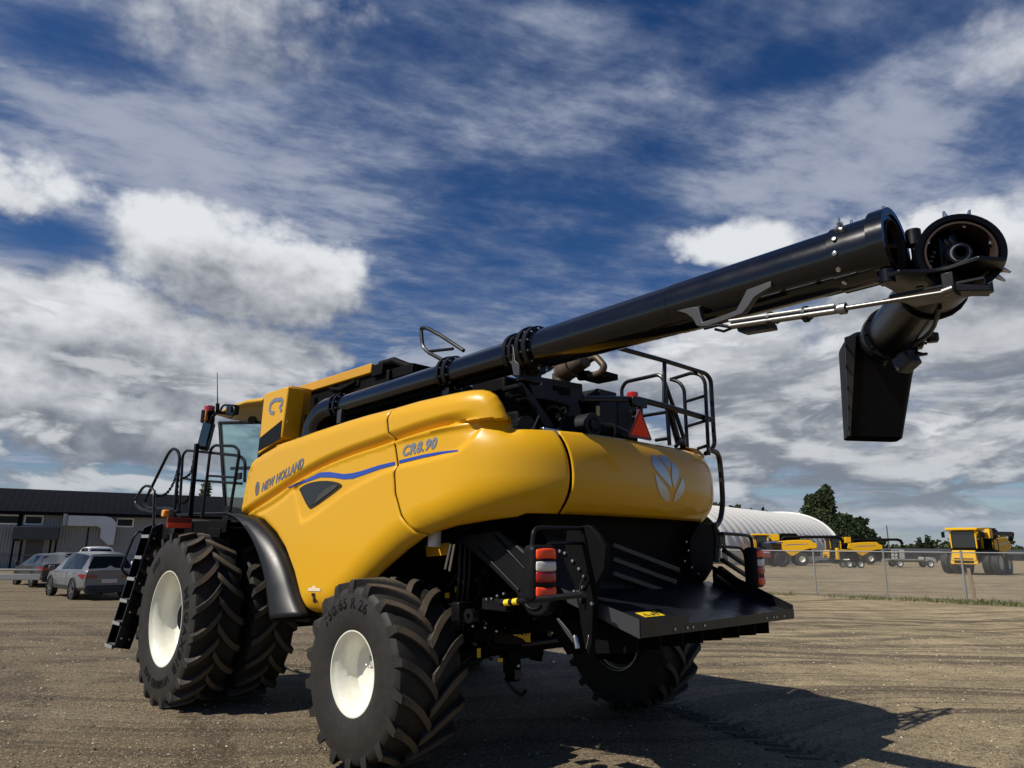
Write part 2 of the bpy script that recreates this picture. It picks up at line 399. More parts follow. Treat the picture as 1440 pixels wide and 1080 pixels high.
def skin_poly(mb, poly, kind, off, mi=0, step=.03):
    """a flat decal laid on the skin"""
    pts = []
    for a, b in zip(poly, poly[1:]+poly[:1]):
        L = math.dist(a, b); n = max(1, int(L/step))
        for k in range(n): pts.append((a[0]+(b[0]-a[0])*k/n, a[1]+(b[1]-a[1])*k/n))
    nb = len(pts); S0 = np.array(pts); lo, hi = S0.min(0), S0.max(0)
    gs, gz = np.meshgrid(np.arange(lo[0], hi[0], step), np.arange(lo[1], hi[1], step)); gs = gs.ravel(); gz = gz.ravel()
    d, _ = pl_dist(gs, gz, pts+[pts[0]]); k = in_poly(gs, gz, pts) & (d > step*.4); allp = pts+list(zip(gs[k], gz[k]))
    r = geometry.delaunay_2d_cdt([Vector(p) for p in allp], [], [list(range(nb))], 1, 1e-5)
    V = np.array([tuple(v) for v in r[0]]); P = skin(V[:,0], V[:,1], height(V[:,0], V[:,1], kind)+off)
    mb.add(P.tolist(), [tuple(f)[::-1] for f in r[2]], mi)

def text_tris(body, shear=0.0, bold=0.0, space=1.0):
    cu = bpy.data.curves.new('lettering', 'FONT'); cu.body = body; cu.size = 1; cu.shear = shear; cu.offset = bold; cu.space_character = space; cu.resolution_u = 4
    o = bpy.data.objects.new('lettering', cu); COL.objects.link(o); dg = bpy.context.evaluated_depsgraph_get(); dg.update()
    me = bpy.data.meshes.new_from_object(o.evaluated_get(dg)); vs = [tuple(v.co) for v in me.vertices]; fs = [tuple(p.vertices) for p in me.polygons]
    bpy.data.objects.remove(o); bpy.data.meshes.remove(me); bpy.data.curves.remove(cu)
    A = np.array(vs); w = A[:,0].max()-A[:,0].min(); A[:,0] -= A[:,0].min()
    hh = A[:,1].max(); 
    return A, fs, w, hh
def skin_text(mb, body, a, b, hgt, kind, off=.005, shear=.25, bold=.02, mi=0, space=1.0):
    A, fs, w, hh = text_tris(body, shear, bold, space)
    t = A[:,0]/w; y = A[:,1]/hh*hgt
    S = a[0]+(b[0]-a[0])*t; Z = a[1]+(b[1]-a[1])*t+y
    P = skin(S, Z, height(S, Z, kind)+off); mb.add(P.tolist(), [f[::-1] for f in fs], mi)
# ================================================================== THE HARVESTER
HV = tag(empty('combine_harvester'), 'large yellow combine harvester seen from behind, its black unloading auger reaching out to the right', 'combine harvester')
KM = M

# --- side panels and tail
FP = TOP_FRONT + [(a-.009, z) for a, z in SEAM_A[1:]] + ARCH_FRONT[1:] + FENDER_EDGE[1:] + FRONT_EDGE[1:-1]
sb_up = [(seam_b(z)-.008, z) for z in np.linspace(ZB, ZT, 14)]
RP = [(SEAM_A[0][0]+.012, SEAM_A[0][1])] + TOP_REAR[1:] + [(.985, ZT), (1.15, ZT)] + sb_up[::-1] + [(1.2, ZB), (1.08, ZB)] + ARCH_REAR[1:-1][::-1] + [(a+.009, z) for a, z in SEAM_A[1:]][::-1]
hood_poly = [(seam_b(z)+.008, z) for z in np.linspace(ZB, ZT, 14)] + [(S_TOT-seam_b(z)-.008, z) for z in np.linspace(ZT, ZB, 14)]
side_f = skin_mesh('front_side_panel', FP, 'front', .028, M['yellow'], HV)
side_r = skin_mesh('rear_side_panel', RP, 'rear', .028, M['yellow'], HV)
hood = skin_mesh('rear_hood', hood_poly, 'hood', .035, M['yellow'], HV)
me = side_f.data.copy(); me.transform(Matrix.Scale(-WR_, 4, (0,1,0))); me.flip_normals()       # the far side
o = bpy.data.objects.new('front_side_panel', me); COL.objects.link(o); o.parent = HV
md = o.modifiers.new('thickness', 'SOLIDIFY'); md.thickness = .022; md.offset = -1
RP2 = [RP[0], (-.5, 3.08), (-.3, 2.93), (0, 2.85), (.4, ZT), (.985, ZT)] + RP[len(TOP_REAR)+1:]
o = skin_mesh('rear_side_panel', RP2, 'rear', .04, M['yellow'], HV, mirror=True)

# --- decals on the panels
mb = MB()
ST_A = [(-2.558, 2.500), (-2.153, 2.579), (-1.893, 2.628), (-1.696, 2.620), (-1.402, 2.578), (-1.237, 2.576), (-1.065, 2.586), (-0.751, 2.620), (-0.494, 2.634), (-0.486, 2.602), (-0.747, 2.581), (-1.060, 2.540), (-1.230, 2.519), (-1.396, 2.524), (-1.614, 2.555), (-1.886, 2.575), (-2.148, 2.545), (-2.548, 2.494)]
ST_B = [(-0.420, 2.640), (-0.046, 2.662), (0.207, 2.667), (0.428, 2.665), (0.440, 2.649), (0.208, 2.645), (-0.045, 2.635), (-0.417, 2.610)]
skin_poly(mb, ST_A, 'front', .005); mb.build('stripe', M['blue'], side_f, fix=False)
mb = MB(); skin_poly(mb, ST_B, 'rear', .005); mb.build('stripe', M['blue'], side_r, fix=False)
mb = MB(); skin_text(mb, 'NEW HOLLAND', *[(-3.232, 2.484), (-2.223, 2.713)], .105, 'front', shear=.20, bold=.045, space=1.12)
e0 = np.array((-3.359, 2.529)); 
for a0, a1 in ((100, 260), (280, 440)):
    o_ = [(e0[0]+.055*math.cos(math.radians(a)), e0[1]+.09*math.sin(math.radians(a))) for a in np.linspace(a0, a1, 9)]
    i_ = [(e0[0]+.026*math.cos(math.radians(a)), e0[1]+.055*math.sin(math.radians(a))) for a in np.linspace(a1, a0, 9)]
    skin_poly(mb, o_+i_, 'front', .005)
skin_poly(mb, [(e0[0]-.006, e0[1]-.06), (e0[0]+.008, e0[1]-.06), (e0[0]+.012, e0[1]+.06), (e0[0]-.010, e0[1]+.06)], 'front', .005)
mb.build('lettering', mat('grey_lettering', (.20,.21,.25), .35, .4), side_f, fix=False)
mb = MB(); skin_text(mb, 'CR8.90', *[(-0.371, 2.675), (0.147, 2.709)], .096, 'rear', shear=.3, bold=.04, space=1.1); mb.build('lettering', M['silver'], side_r, fix=False)
# triangular lamp window in the panel
V_OUT = smooth_pl([(-2.333, 2.472), (-2.208, 2.516), (-1.957, 2.538), (-1.653, 2.524), (-1.411, 2.479), (-1.442, 2.441), (-2.023, 2.244), (-2.096, 2.258), (-2.333, 2.472)], 1)[:-1]
vc = np.mean(np.array(V_OUT), 0); V_IN = [tuple(vc+(np.array(p)-vc)*.84) for p in V_OUT]
mb = MB(); skin_poly(mb, V_OUT, 'front', .010); mb.build('window_frame', mat('window_rubber', (.03,.03,.027), .5, spec=.2), side_f, fix=False)
mb = MB(); skin_poly(mb, V_IN, 'front', .015); mb.build('lamp_window', mat('smoked_lens', (.012,.012,.011), .2, coat=.3, spec=.3), side_f, fix=False)
mb = MB(); V2 = [(-1.952, 2.291), (-1.873, 2.377), (-1.745, 2.438), (-1.589, 2.474), (-1.474, 2.475), (-1.513, 2.445)]; skin_poly(mb, [tuple(p) for p in V2], 'front', .018); mb.build('lamp_reflector', mat('lamp_reflector', (.06,.055,.048), .3, .2), side_f, fix=False)
# small decals low on the panel
mb = MB(); q = [(-1.927, 1.400), (-1.916, 1.429), (-1.842, 1.436), (-1.830, 1.458), (-1.786, 1.459), (-1.754, 1.440), (-1.666, 1.437), (-1.662, 1.409)]; skin_poly(mb, q, 'front', .005, 0, .02); mb.build('warning_sticker', mat('pale_decal', (.72,.62,.42), .5), side_f, fix=False)
mb = MB()
for q in ([(-1.849, 1.383), (-1.775, 1.386), (-1.770, 1.352), (-1.844, 1.348)], [(-1.821, 1.345), (-1.784, 1.347), (-1.733, 1.298), (-1.778, 1.302), (-1.805, 1.287), (-1.844, 1.295)]): skin_poly(mb, q, 'front', .005, 0, .02)
mb.build('warning_sticker', M['sticker_ink'], side_f, fix=False)
# leaf emblem on the tail
def zoomp(l): return l
mb = MB()
LEAF = [[(2.461, 2.692), (2.517, 2.709), (2.563, 2.673), (2.617, 2.632), (2.672, 2.586), (2.709, 2.536), (2.735, 2.478), (2.736, 2.417), (2.663, 2.460), (2.589, 2.504), (2.500, 2.563), (2.453, 2.609)], [(2.559, 2.709), (2.622, 2.719), (2.686, 2.718), (2.752, 2.687), (2.749, 2.635), (2.716, 2.590), (2.673, 2.612), (2.624, 2.654)], [(2.790, 2.669), (2.838, 2.649), (2.883, 2.584), (2.859, 2.517), (2.785, 2.425), (2.755, 2.480), (2.751, 2.543), (2.755, 2.602)], [(2.482, 2.529), (2.533, 2.500), (2.600, 2.449), (2.660, 2.412), (2.715, 2.362), (2.733, 2.284), (2.653, 2.301), (2.578, 2.334), (2.526, 2.388), (2.497, 2.459)], [(2.937, 2.535), (2.970, 2.461), (2.951, 2.389), (2.881, 2.321), (2.793, 2.290), (2.804, 2.363), (2.845, 2.419), (2.894, 2.478)]]
for l in LEAF: skin_poly(mb, l, 'hood', .005, 0, .02)
mb.build('emblem', M['silver'], hood, fix=False)

# --- rubber seal / grab loop round the right end of the tail
mb = MB(); zz = [(3.30, 2.86, .05), (3.55, 2.86, .07), (3.68, 2.80, .08), (3.72, 2.6, .09), (3.72, 2.35, .09), (3.66, 2.18, .06), (3.5, 2.10, .03), (3.3, 2.08, .0)]
mb.tube([tuple(skin(a+S_TOT-4.852, z, h)) for a, z, h in zz], .028, 8, fil=.08); mb.build('hose', M['hose'], HV)

# --- dark inner body: threshing body, floor and bulkheads behind the panels
mb = MB()
prof = [(3.5, 1.35), (3.4, 3.0), (2.4, 3.1), (.4, 3.12), (-.75, 2.95), (-1.0, 2.74), (-1.38, 2.74), (-1.38, 2.25), (-1.2, 2.14), (-.6, 1.98), (.9, 1.80), (1.25, 1.15), (2.0, 1.0), (3.2, .95)]
mb.prism([(x, 1.22, z) for x, z in prof], (0, -2.72, 0)); mb.build('inner_body', M['dark'], HV, bevel=.02)
mb = MB(); mb.box((.3, -.2, 1.6), (2.4, 1.3, 1.0)); mb.build('chassis', M['dark'], HV, bevel=.03)
mb = MB()
for sy in (1, -1):
    mb = MB(); mb.box((1.75, sy*1.38, 2.6), (2.6, .28, .5)); mb.box((.2, sy*1.36, 2.55), (1.2, .3, .7)); mb.box((1.35, sy*1.35, 1.55), (.6, .3, .8))
    mb.tube([(-.3, sy*1.3, 2.0), (.4, sy*1.36, 1.75), (.9, sy*1.36, 1.45)], .03, 8); mb.tube([(-.3, sy*1.32, 2.1), (.2, sy*1.4, 1.95), (.7, sy*1.42, 1.5), (1.0, sy*1.42, 1.2)], .018, 8); mb.build('body_frame', M['dark'], HV, bevel=.015)
mb.build('body_frame', M['dark'], HV, bevel=.015) if False else None
# deck behind the hood top
mb = MB(); mb.add([tuple(skin(a, ZT-.035, -.10)) for a in np.linspace(1.0, S_TOT-1.0, 24)]+[(-1.0, -1.2, ZT-.035), (-1.0, 1.2, ZT-.035)], [tuple(range(26))]); mb.build('hood_deck', M['dark'], HV, solid=.02)

# --- front fender flares (both sides)
LIP = [(3.30, 2.255), (2.93, 2.19), (2.62, 2.06), (2.38, 1.91), (2.15, 1.70), (1.97, 1.46), (1.85, 1.25), (1.77, 1.10)]
PED = [tuple(p) for p in [(-3.698, 2.214), (-3.368, 2.189), (-3.126, 2.142), (-2.783, 1.984), (-2.525, 1.812), (-2.283, 1.567), (-2.101, 1.327), (-1.905, 1.155)]]
def interp_curve(P, n):
    P = np.array(P); d = np.r_[0, np.cumsum(np.hypot(*np.diff(P, axis=0).T))]; t = np.linspace(0, d[-1], n); return np.stack([np.interp(t, d, P[:,0]), np.interp(t, d, P[:,1])], -1)
la = interp_curve(smooth_pl(LIP), 36); pa = interp_curve(smooth_pl([(XC-s, z) for s, z in PED]), 36)
for sy in (1, -1):
    mb = MB(); vs = []
    for k in range(36):
        (lx, lz), (px, pz) = la[k], pa[k]; fl = .015*sst(np.array((k-26)/9.0))
        yo_ = 0 if sy > 0 else .27; row = [(px, 1.60, pz), (px*.72+lx*.28, 1.70, pz*.72+lz*.28), (px*.38+lx*.62, 1.765, pz*.38+lz*.62), (px*.1+lx*.9, 1.785+fl, pz*.1+lz*.9), (lx, 1.775+fl, lz), (lx+.05, 1.72, lz-.03), (lx+.03, 1.35, lz-.03), (lx+.02, 1.0, lz-.03)]
        vs += [(x, sy*(y+yo_), z) for x, y, z in row]
    mb.add(vs, [(k*8+j, k*8+j+1, k*8+9+j, k*8+8+j) for k in range(35) for j in range(7)]); mb.build('fender', M['black_fender'], HV, sharp=70, solid=.012)

# --- wheels
def tyre(R, W, rim_r, nl, dirn, lug, sweep, mats, lw, bead=.90):
    hw = W/2; mb = MB(); md = (R+rim_r)/2
    half = [(hw*bead-.05, rim_r-.012), (hw*bead, rim_r+.014), (hw*.945, rim_r+.05), (hw*.985, rim_r+.13), (hw*1.0, md+.02), (hw*.99, R-.20), (hw*.975, R-.14), (hw*.945, R-.105), (hw*.89, R-lug-.022), (hw*.8, R-lug-.012), (hw*.4, R-lug-.003), (0, R-lug)]
    prof = half+[(-y, r) for y, r in half[-2::-1]]
    mb.lathe(prof, 96)
    # moulded rings on the sidewall
    def rc(y): return R-lug-.05*(abs(y)/hw)**2.5
    for sg in (1, -1):
        for i in range(nl):
            ph0 = 2*PI*(i+(0 if sg > 0 else .5))/nl; secs = []
            secs.append(((hw*.972, R-.135), (hw*.90, R-.15), -.035, lw*1.5)); secs.append(((hw*.982, R-.10), (hw*.88, R-.14), -.025, lw*1.35))
            secs.append(((hw*.975, R-.052), (hw*.86, R-.13), -.012, lw*1.15)); secs.append(((hw*.955, R-.018), (hw*.84, R-.12), 0, lw*1.05))
            for k in range(9):
                t = k/8; y = hw*(.93-t*(.93+.07)); rt = R-.018*(abs(y)/hw)**2-(.012 if k == 8 else 0)
                secs.append(((y, rt), (y, rc(y)-.03), sweep*(.45*t+.55*t*t), lw*(1+.22*t)))
            vs = []
            for (yt, rt), (yb, rb), a, w in secs:
                for (yy, r, ww) in ((yb, rb, w*1.45), (yt, rt, w), ):
                    for sd in (-1, 1):
                        an = ph0+dirn*a+sd*ww/r; vs.append((r*math.cos(an), sg*yy, r*math.sin(an)))
            n = len(secs); fs = [(0, 2, 3, 1), ((n-1)*4, (n-1)*4+1, (n-1)*4+3, (n-1)*4+2)]
            for k in range(n-1):
                a, b = k*4, k*4+4; fs += [(a, b, b+2, a+2), (a+1, a+3, b+3, b+1), (a+2, b+2, b+3, a+3)]
            mb.add(vs, fs)
    return mb
def side_text(mb, body, r, hgt, ang, hw, y_of, bold=.02, space=1.1, mi=1, flip=False):
    A, fs, w, hh = text_tris(body, 0, bold, space); sc = hgt/hh
    vs = []
    for x, y, _ in A:
        rr = r+y*sc if not flip else r+hgt-y*sc; th = ((x-w/2)*sc/r)*(1 if not flip else -1); an = ang+th
        # seen from +Y, X runs to the left: text runs towards -X at the top of the wheel
        vs.append((-rr*math.sin(an), y_of(rr)+.004, rr*math.cos(an)))
    mb.add(vs, fs, mi)
R_R, W_R = .800, .70; R_F, W_F = 1.02, .58
def wheel_rear():
    root = empty('wheel', parent=HV)
    mb = tyre(R_R, W_R, .335, 18, 1, .060, .38, None, .032)
    yo = lambda r: W_R/2*np.interp(r, [.405, .556, .60, .675], [.985, 1.0, .985, .95])
    side_text(mb, '750/65 R 26', .545, .095, .00, W_R/2, yo, .025)
    t = mb.build('tyre', [M['rubber_rear'], M['rubber_text']], root, sharp=32)
    mb = MB(); a = .315
    mb.lathe([(-a, .335), (-a+.015, .358), (-a+.035, .350), (-a+.05, .315), (-.05, .30), (.02, .30), (.03, .27), (.055, .24), (.05, .12), (.02, .10), (.02, .001)], 64)
    mb.lathe([(.02, .30), (.10, .305), (a-.10, .305), (a-.05, .318), (a-.035, .342), (a-.015, .358), (a+.004, .356), (a+.004, .345), (a-.01, .338), (a-.035, .325), (a-.06, .298), (a-.13, .288), (.17, .280), (.10, .262), (.075, .22), (.075, .10), (.05, .06), (.05, .001)], 64)
    rim = mb.build('rim', M['cream'], root, sharp=40)
    mb = MB(); mb.ring((0, -.05, 0), (0, -.42, 0), 0, .20, 24); mb.ring((0, -.1, 0), (0, -.3, 0), 0, .27, 24); mb.build('hub', M['dark'], root)
    mb = MB(); mb.box((.02, .080, .075), (.095, .010, .105)); lp_ = mb.build('label_plate', mat('rim_label_edge', (.10,.10,.085), .5), root); mb = MB(); mb.box((.02, .0865, .075), (.075, .004, .085))
    mb.build('label_face', mat('rim_label', (.40,.40,.34), .5), root)
    mb = MB(); mb.bolts([(.115, .077, .06)], (0, 1, 0), .009, .02); mb.build('valve', M['bolt'], root)
    return root
def wheel_front(deep):
    root = empty('wheel', parent=HV)
    mb = tyre(R_F, W_F, .535, 21, -1, .058, .27, None, .034)
    yo = lambda r: W_F/2*np.interp(r, [.605, .757, .82, .89], [.985, 1.0, .985, .95])
    side_text(mb, 'VF580/85 R42', .70, .095, PI, W_F/2, yo, .025)
    side_text(mb, 'MEGAXBIB', .70, .12, math.radians(98), W_F/2, yo, .03, 1.25)
    side_text(mb, '2003', .72, .085, math.radians(-36), W_F/2, yo, .02)
    mb.build('tyre', [M['rubber_front'], M['rubber_text']], root, sharp=32)
    mb = MB(); a = .26
    mb.lathe([(-a, .535), (-a+.015, .56), (-a+.03, .55), (-a+.05, .515), (-.10, .50), (-.09, .30), (-.09, .001)], 72)
    mb.lathe([(-.09, .50), (a-.12, .50), (a-.06, .512), (a-.035, .542), (a-.015, .561), (a+.004, .558), (a+.004, .546), (a-.012, .538), (a-.04, .520), (a-.07, .488), (a-.14, .478), (.0, .470), (-.03, .45), (-.05, .40), (-.02, .22), (-.02, .16), (-.04, .13), (-.04, .001)], 72)
    mb.build('rim', M['cream'], root, sharp=40)
    mb = MB(); mb.bolts([(.16, -.035, .07)], (0, 1, 0), .014, .03); mb.build('valve', M['dark'], root)
    return root
WR = wheel_rear(); WR.location = (0, 1.545, .785); WR.rotation_euler = (0, math.radians(13), 0)
w2 = copy_tree(WR, HV); w2.location = (0, -2.065, .785); w2.rotation_euler = (0, math.radians(24), PI)
for ch in w2.children:
    if ch.name.startswith('tyre'):
        me = ch.data.copy(); me.transform(Matrix.Scale(-1, 4, (1,0,0))); me.flip_normals(); ch.data = me
WF = wheel_front(True); WF.location = (3.744, 1.93, .985)
for y, rx in ((1.24, .5), (-1.76, .2), (-2.45, 0)):
    w = copy_tree(WF, HV); w.location = (3.744, y, .985); w.rotation_euler = (0, rx, PI if y < 0 else 0)
    if y < 0:
        for ch in w.children:
            if ch.name.startswith('tyre'):
                me = ch.data.copy(); me.transform(Matrix.Scale(-1, 4, (1,0,0))); me.flip_normals(); ch.data = me
mb = MB(); mb.ring((3.744, 2.0, .985), (3.744, -2.5, .985), 0, .16, 20); mb.box((3.744, 0, 1.05), (.5, 1.7, .5)); mb.build('front_axle', M['dark'], HV, bevel=.02)
mb = MB(); mb.box((0, -.26, .93), (.26, 2.7, .26)); mb.box((0, -.26, 1.15), (.35, .5, .3)); mb.ring((-.22, .49, .90), (-.22, -1.01, .90), 0, .05, 14)
for sy in (1, -1):
    yc = -.26; mb.ring((0, yc+sy*1.3, .60), (0, yc+sy*1.3, 1.08), 0, .11, 16); mb.ring((0, yc+sy*1.25, .785), (0, yc+sy*1.55, .785), 0, .17, 18); mb.beam((-.22, yc+sy*.7, .9), (-.2, yc+sy*1.35, .86), .06, .06)
mb.build('rear_axle', M['dark'], HV, bevel=.015)
mb = MB(); mb.ring((-.22, .1, .90), (-.22, -.6, .90), 0, .075, 16); mb.build('steering_cylinder', M['black'], HV)

# --- cab, pillar and tank covers
mb = MB(); pl = [(3.199, 3.786), (3.139, 3.801), (2.520, 3.795), (2.578, 3.148), (3.229, 2.992)]
mb.prism([(x, 1.45, z) for x, z in pl], (0, -.24, 0)); pil = mb.build('corner_pillar', M['yellow'], HV, bevel=.02)
mb = MB(); mb.prism([(x, 1.452, z) for x, z in [(3.180, 3.214), (2.599, 3.373), (2.606, 3.142), (3.209, 3.046)]], (0, .006, 0)); mb.build('dark_panel', M['black_matt'], pil)
A, fs, w_, hh = text_tris('CR', .25, .03)
def on_pillar(body, poly): pass
mb = MB()   # the two letters, drawn as thick open strokes
def stroke(pts, wd, y):
    P = [Vector((x, z)) for x, z in pts]; l, r = [], []
    for i, p in enumerate(P):
        d = (P[min(i+1, len(P)-1)]-P[max(i-1, 0)]).normalized(); n = Vector((-d.y, d.x))*wd/2; l.append(p+n); r.append(p-n)
    vs = [(p.x, yy, p.y) for yy in (y, y+.004) for p in l+r]; n = len(P); fs = []
    for i in range(n-1):
        a, b, c, d = i, i+1, n+i+1, n+i; o = 2*n; fs += [(a, b, c, d), (a+o, d+o, c+o, b+o), (a, a+o, b+o, b), (d, c, c+o, d+o)]
    fs += [(0, n, 3*n, 2*n), (n-1, 3*n-1, 4*n-1, 2*n-1)]; mb.add(vs, fs)
stroke([(2.836, 3.493), (2.940, 3.515), (2.979, 3.557), (2.962, 3.630), (2.887, 3.661), (2.788, 3.665), (2.755, 3.647)], .05, 1.453)
stroke([(2.756, 3.652), (2.668, 3.653), (2.635, 3.630), (2.645, 3.577), (2.690, 3.556), (2.639, 3.490)], .05, 1.4535)
mb.build('lettering', M['silver'], pil)
mb = MB(); mb.box((2.75, 1.18, 3.40), (.10, .30, .9)); mb.build('tank_bulkhead', M['yellow_dull'], HV, bevel=.01)
mb = MB(); mb.box((2.62, 1.38, 3.02), (.25, .1, .12)); mb.box((2.3, 1.32, 3.05), (.5, .12, .06)); mb.build('bracket', M['yellow_dull'], HV, bevel=.008)
# folded tank cover: yellow beam with dark hinge gear
mb = MB(); mb.box((2.34, .62, 3.905), (1.98, .76, .12)); mb.build('tank_cover', M['yellow_dull'], HV, bevel=.012)
mb = MB(); mb.box((2.1, .2, 3.55), (2.1, 1.5, .6)); mb.build('grain_tank', M['dark'], HV, bevel=.02)
mb = MB(); mb.box((1.22, .75, 3.86), (.22, .5, .14)); mb.tube([(1.3, .9, 3.95), (1.1, .85, 3.97), (.9, .8, 3.88), (.7, .8, 3.82)], .05, 8); mb.box((.9, .7, 3.8), (.5, .4, .12)); mb.build('cover_hinge', M['dark'], HV, bevel=.01)
mb = MB(); mb.box((1.9, .95, 3.78), (.5, .05, .08)); mb.tube([(2.3, .98, 3.8), (2.0, 1.0, 3.74), (1.7, .98, 3.8)], .03, 8); mb.build('cover_spring', M['dark'], HV, bevel=.01)
# cab
cab = MB()
for y in (.95, -.95):
    cab.beam((4.25, y, 2.2), (4.18, y, 3.62), .10, .10); cab.beam((5.30, y, 2.35), (5.70, y*1.08, 3.78), .05, .06)
    cab.beam((4.18, y, 3.60), (5.72, y*1.08, 3.76), .05, .05); cab.beam((4.25, y, 2.25), (5.3, y, 2.35), .08, .18)
cab.box((4.6, 0, 2.2), (1.5, 1.95, .16)); cab.box((4.12, 0, 2.5), (.06, 1.9, .6))
cabo = cab.build('cab', M['black_matt'], HV, bevel=.012)
mb = MB()
for y in (.955, -.955):
    mb.add([(4.27, y, 2.35), (5.28, y, 2.44), (5.66, y*1.075, 3.74), (4.21, y, 3.58)], [(0, 1, 2, 3)])
mb.add([(5.3, .93, 2.4), (5.3, -.93, 2.4), (5.7, -1.0, 3.77), (5.7, 1.0, 3.77)], [(0, 1, 2, 3)])
mb.build('glass', M['glass'], cabo, solid=.006, flat=True)
mb = MB(); vs = []
for x, zt, zb in ((4.02, 3.93, 3.66), (4.6, 3.98, 3.74), (5.2, 3.97, 3.80), (5.74, 3.93, 3.84)):
    vs += [(x, -1.12, zt-.05), (x, -1.08, zt), (x, 1.08, zt), (x, 1.12, zt-.05), (x, .84, zb), (x, -.84, zb)]
mb.add(vs, [(i*6+j, i*6+(j+1) % 6, i*6+6+(j+1) % 6, i*6+6+j) for i in range(3) for j in range(6)]+[tuple(range(6)), tuple(range(18, 24))[::-1]])
mb.build('roof', M['yellow'], cabo, bevel=.03, seg=3)
mb = MB(); mb.box((4.62, -.25, 2.52), (.5, .5, .16)); mb.box((4.40, -.25, 2.74), (.14, .46, .46)); mb.box((4.7, .05, 2.60), (.4, .1, .08)); mb.build('seat', M['interior'], cabo, bevel=.04)
mb = MB(); mb.tube([(5.12, 0, 2.3), (5.0, 0, 2.85)], .05, 10); mb.tube([(4.95+.17*math.cos(a)*.5, .2*math.sin(a), 2.9+.17*math.cos(a)) for a in np.linspace(0, 2*PI, 17)[:-1]], .018, 8, closed=True); mb.box((5.12, .05, 2.5), (.16, .3, .5)); mb.build('steering_column', M['interior'], cabo, bevel=.02)
mb = MB(); mb.beam((4.4, .98, 2.95), (5.2, .98, 3.0), .03, .05); mb.box((4.85, .985, 2.86), (.16, .03, .1)); mb.build('door_handle', M['black'], cabo, bevel=.01)
mb = MB(); mb.ring((4.45, 1.02, 3.66), (4.38, 1.08, 3.64), 0, .055, 14); mb.build('work_light', M['black'], cabo)
for (u0, nm) in ((0, 'decal'),):
    mb = MB(); A, fs, w_, hh = text_tris('H:P', 0, .03); mb.add([(5.28-(x/w_)*.20, .963, 2.70+y/hh*.07) for x, y, _ in A], fs); mb.build('decal', M['white_lens'], cabo, fix=False)

# mirror, beacon, lamps on the cab's left arm
def rb(seg): return seg
mb = MB(); mc = Vector((4.929, 1.500, 3.415)); 
mb.box(tuple(mc), (.22, .14, .42), 0, 0, Matrix.Translation(mc) @ Matrix.Rotation(-.6, 4, 'Z') @ Matrix.Rotation(.14, 4, 'X'))
mir = mb.build('mirror', M['black_matt'], HV, bevel=.035, seg=3)
mb = MB(); mb.box((0,0,0), (.005, .11, .34), 0, 0, Matrix.Translation(mc) @ Matrix.Rotation(-.6, 4, 'Z') @ Matrix.Rotation(.14, 4, 'X') @ Matrix.Translation((-.112, 0, 0))); mb.build('mirror_glass', mat('mirror_glass', (.16,.17,.16), .06, 1.0), mir)
P = lambda *a: a
mb = MB(); mb.tube([(4.841, 1.500, 3.585), (4.735, 1.500, 3.688), (4.879, 1.400, 3.773), (4.962, 1.100, 3.802)], .025, 8); mb.tube([(4.764, 1.400, 3.737), (4.710, 1.400, 3.836), (4.610, 1.400, 3.849), (4.348, 1.400, 3.808), (4.238, 1.400, 3.762), (4.214, 1.400, 3.656), (4.422, 1.400, 3.703)], .016, 8, fil=.05); mb.tube([(4.503, 1.400, 3.829), (4.477, 1.400, 3.721)], .014, 6); mb.box((4.430, 1.350, 3.753), (.18, .12, .14)); mb.tube([(4.474, 1.400, 3.710), (4.433, 1.400, 3.642), (4.328, 1.400, 3.619), (4.239, 1.400, 3.659)], .008, 6); mb.build('mirror_arm', M['black'], HV, bevel=.01)
c1 = Vector((4.915, 1.500, 3.812)); mb = MB(); mb.ring(c1-Vector((0,0,.04)), c1+Vector((0,0,.05)), 0, .075, 16); be = mb.build('beacon', mat('red_beacon_cap', (.35,.02,.02), .2, coat=1.0), HV, bevel=.01)
mb = MB(); mb.ring(c1-Vector((0,0,.12)), c1-Vector((0,0,.045)), 0, .085, 16); mb.build('beacon_base', M['dark'], be)
c2 = Vector((4.940, 1.500, 3.703)); mb = MB(); mb.box(c2, (.14, .16, .20), .5); la_ = mb.build('marker_lamp', M['black_matt'], HV, bevel=.02); mb = MB(); mb.box(c2+Vector((-.075, .03, .0)), (.02, .11, .16), .5); mb.build('lens', M['amber'], la_, bevel=.01)
mb = MB(); mb.tube([(4.863, 1.400, 3.814), (4.914, 1.400, 3.994), (5.028, 1.400, 4.407)], [.012, .008, .005], 6); mb.tube([(4.857, 1.400, 3.791), (4.885, 1.400, 3.903)], .03, 8); mb.build('antenna', M['dark'], HV)

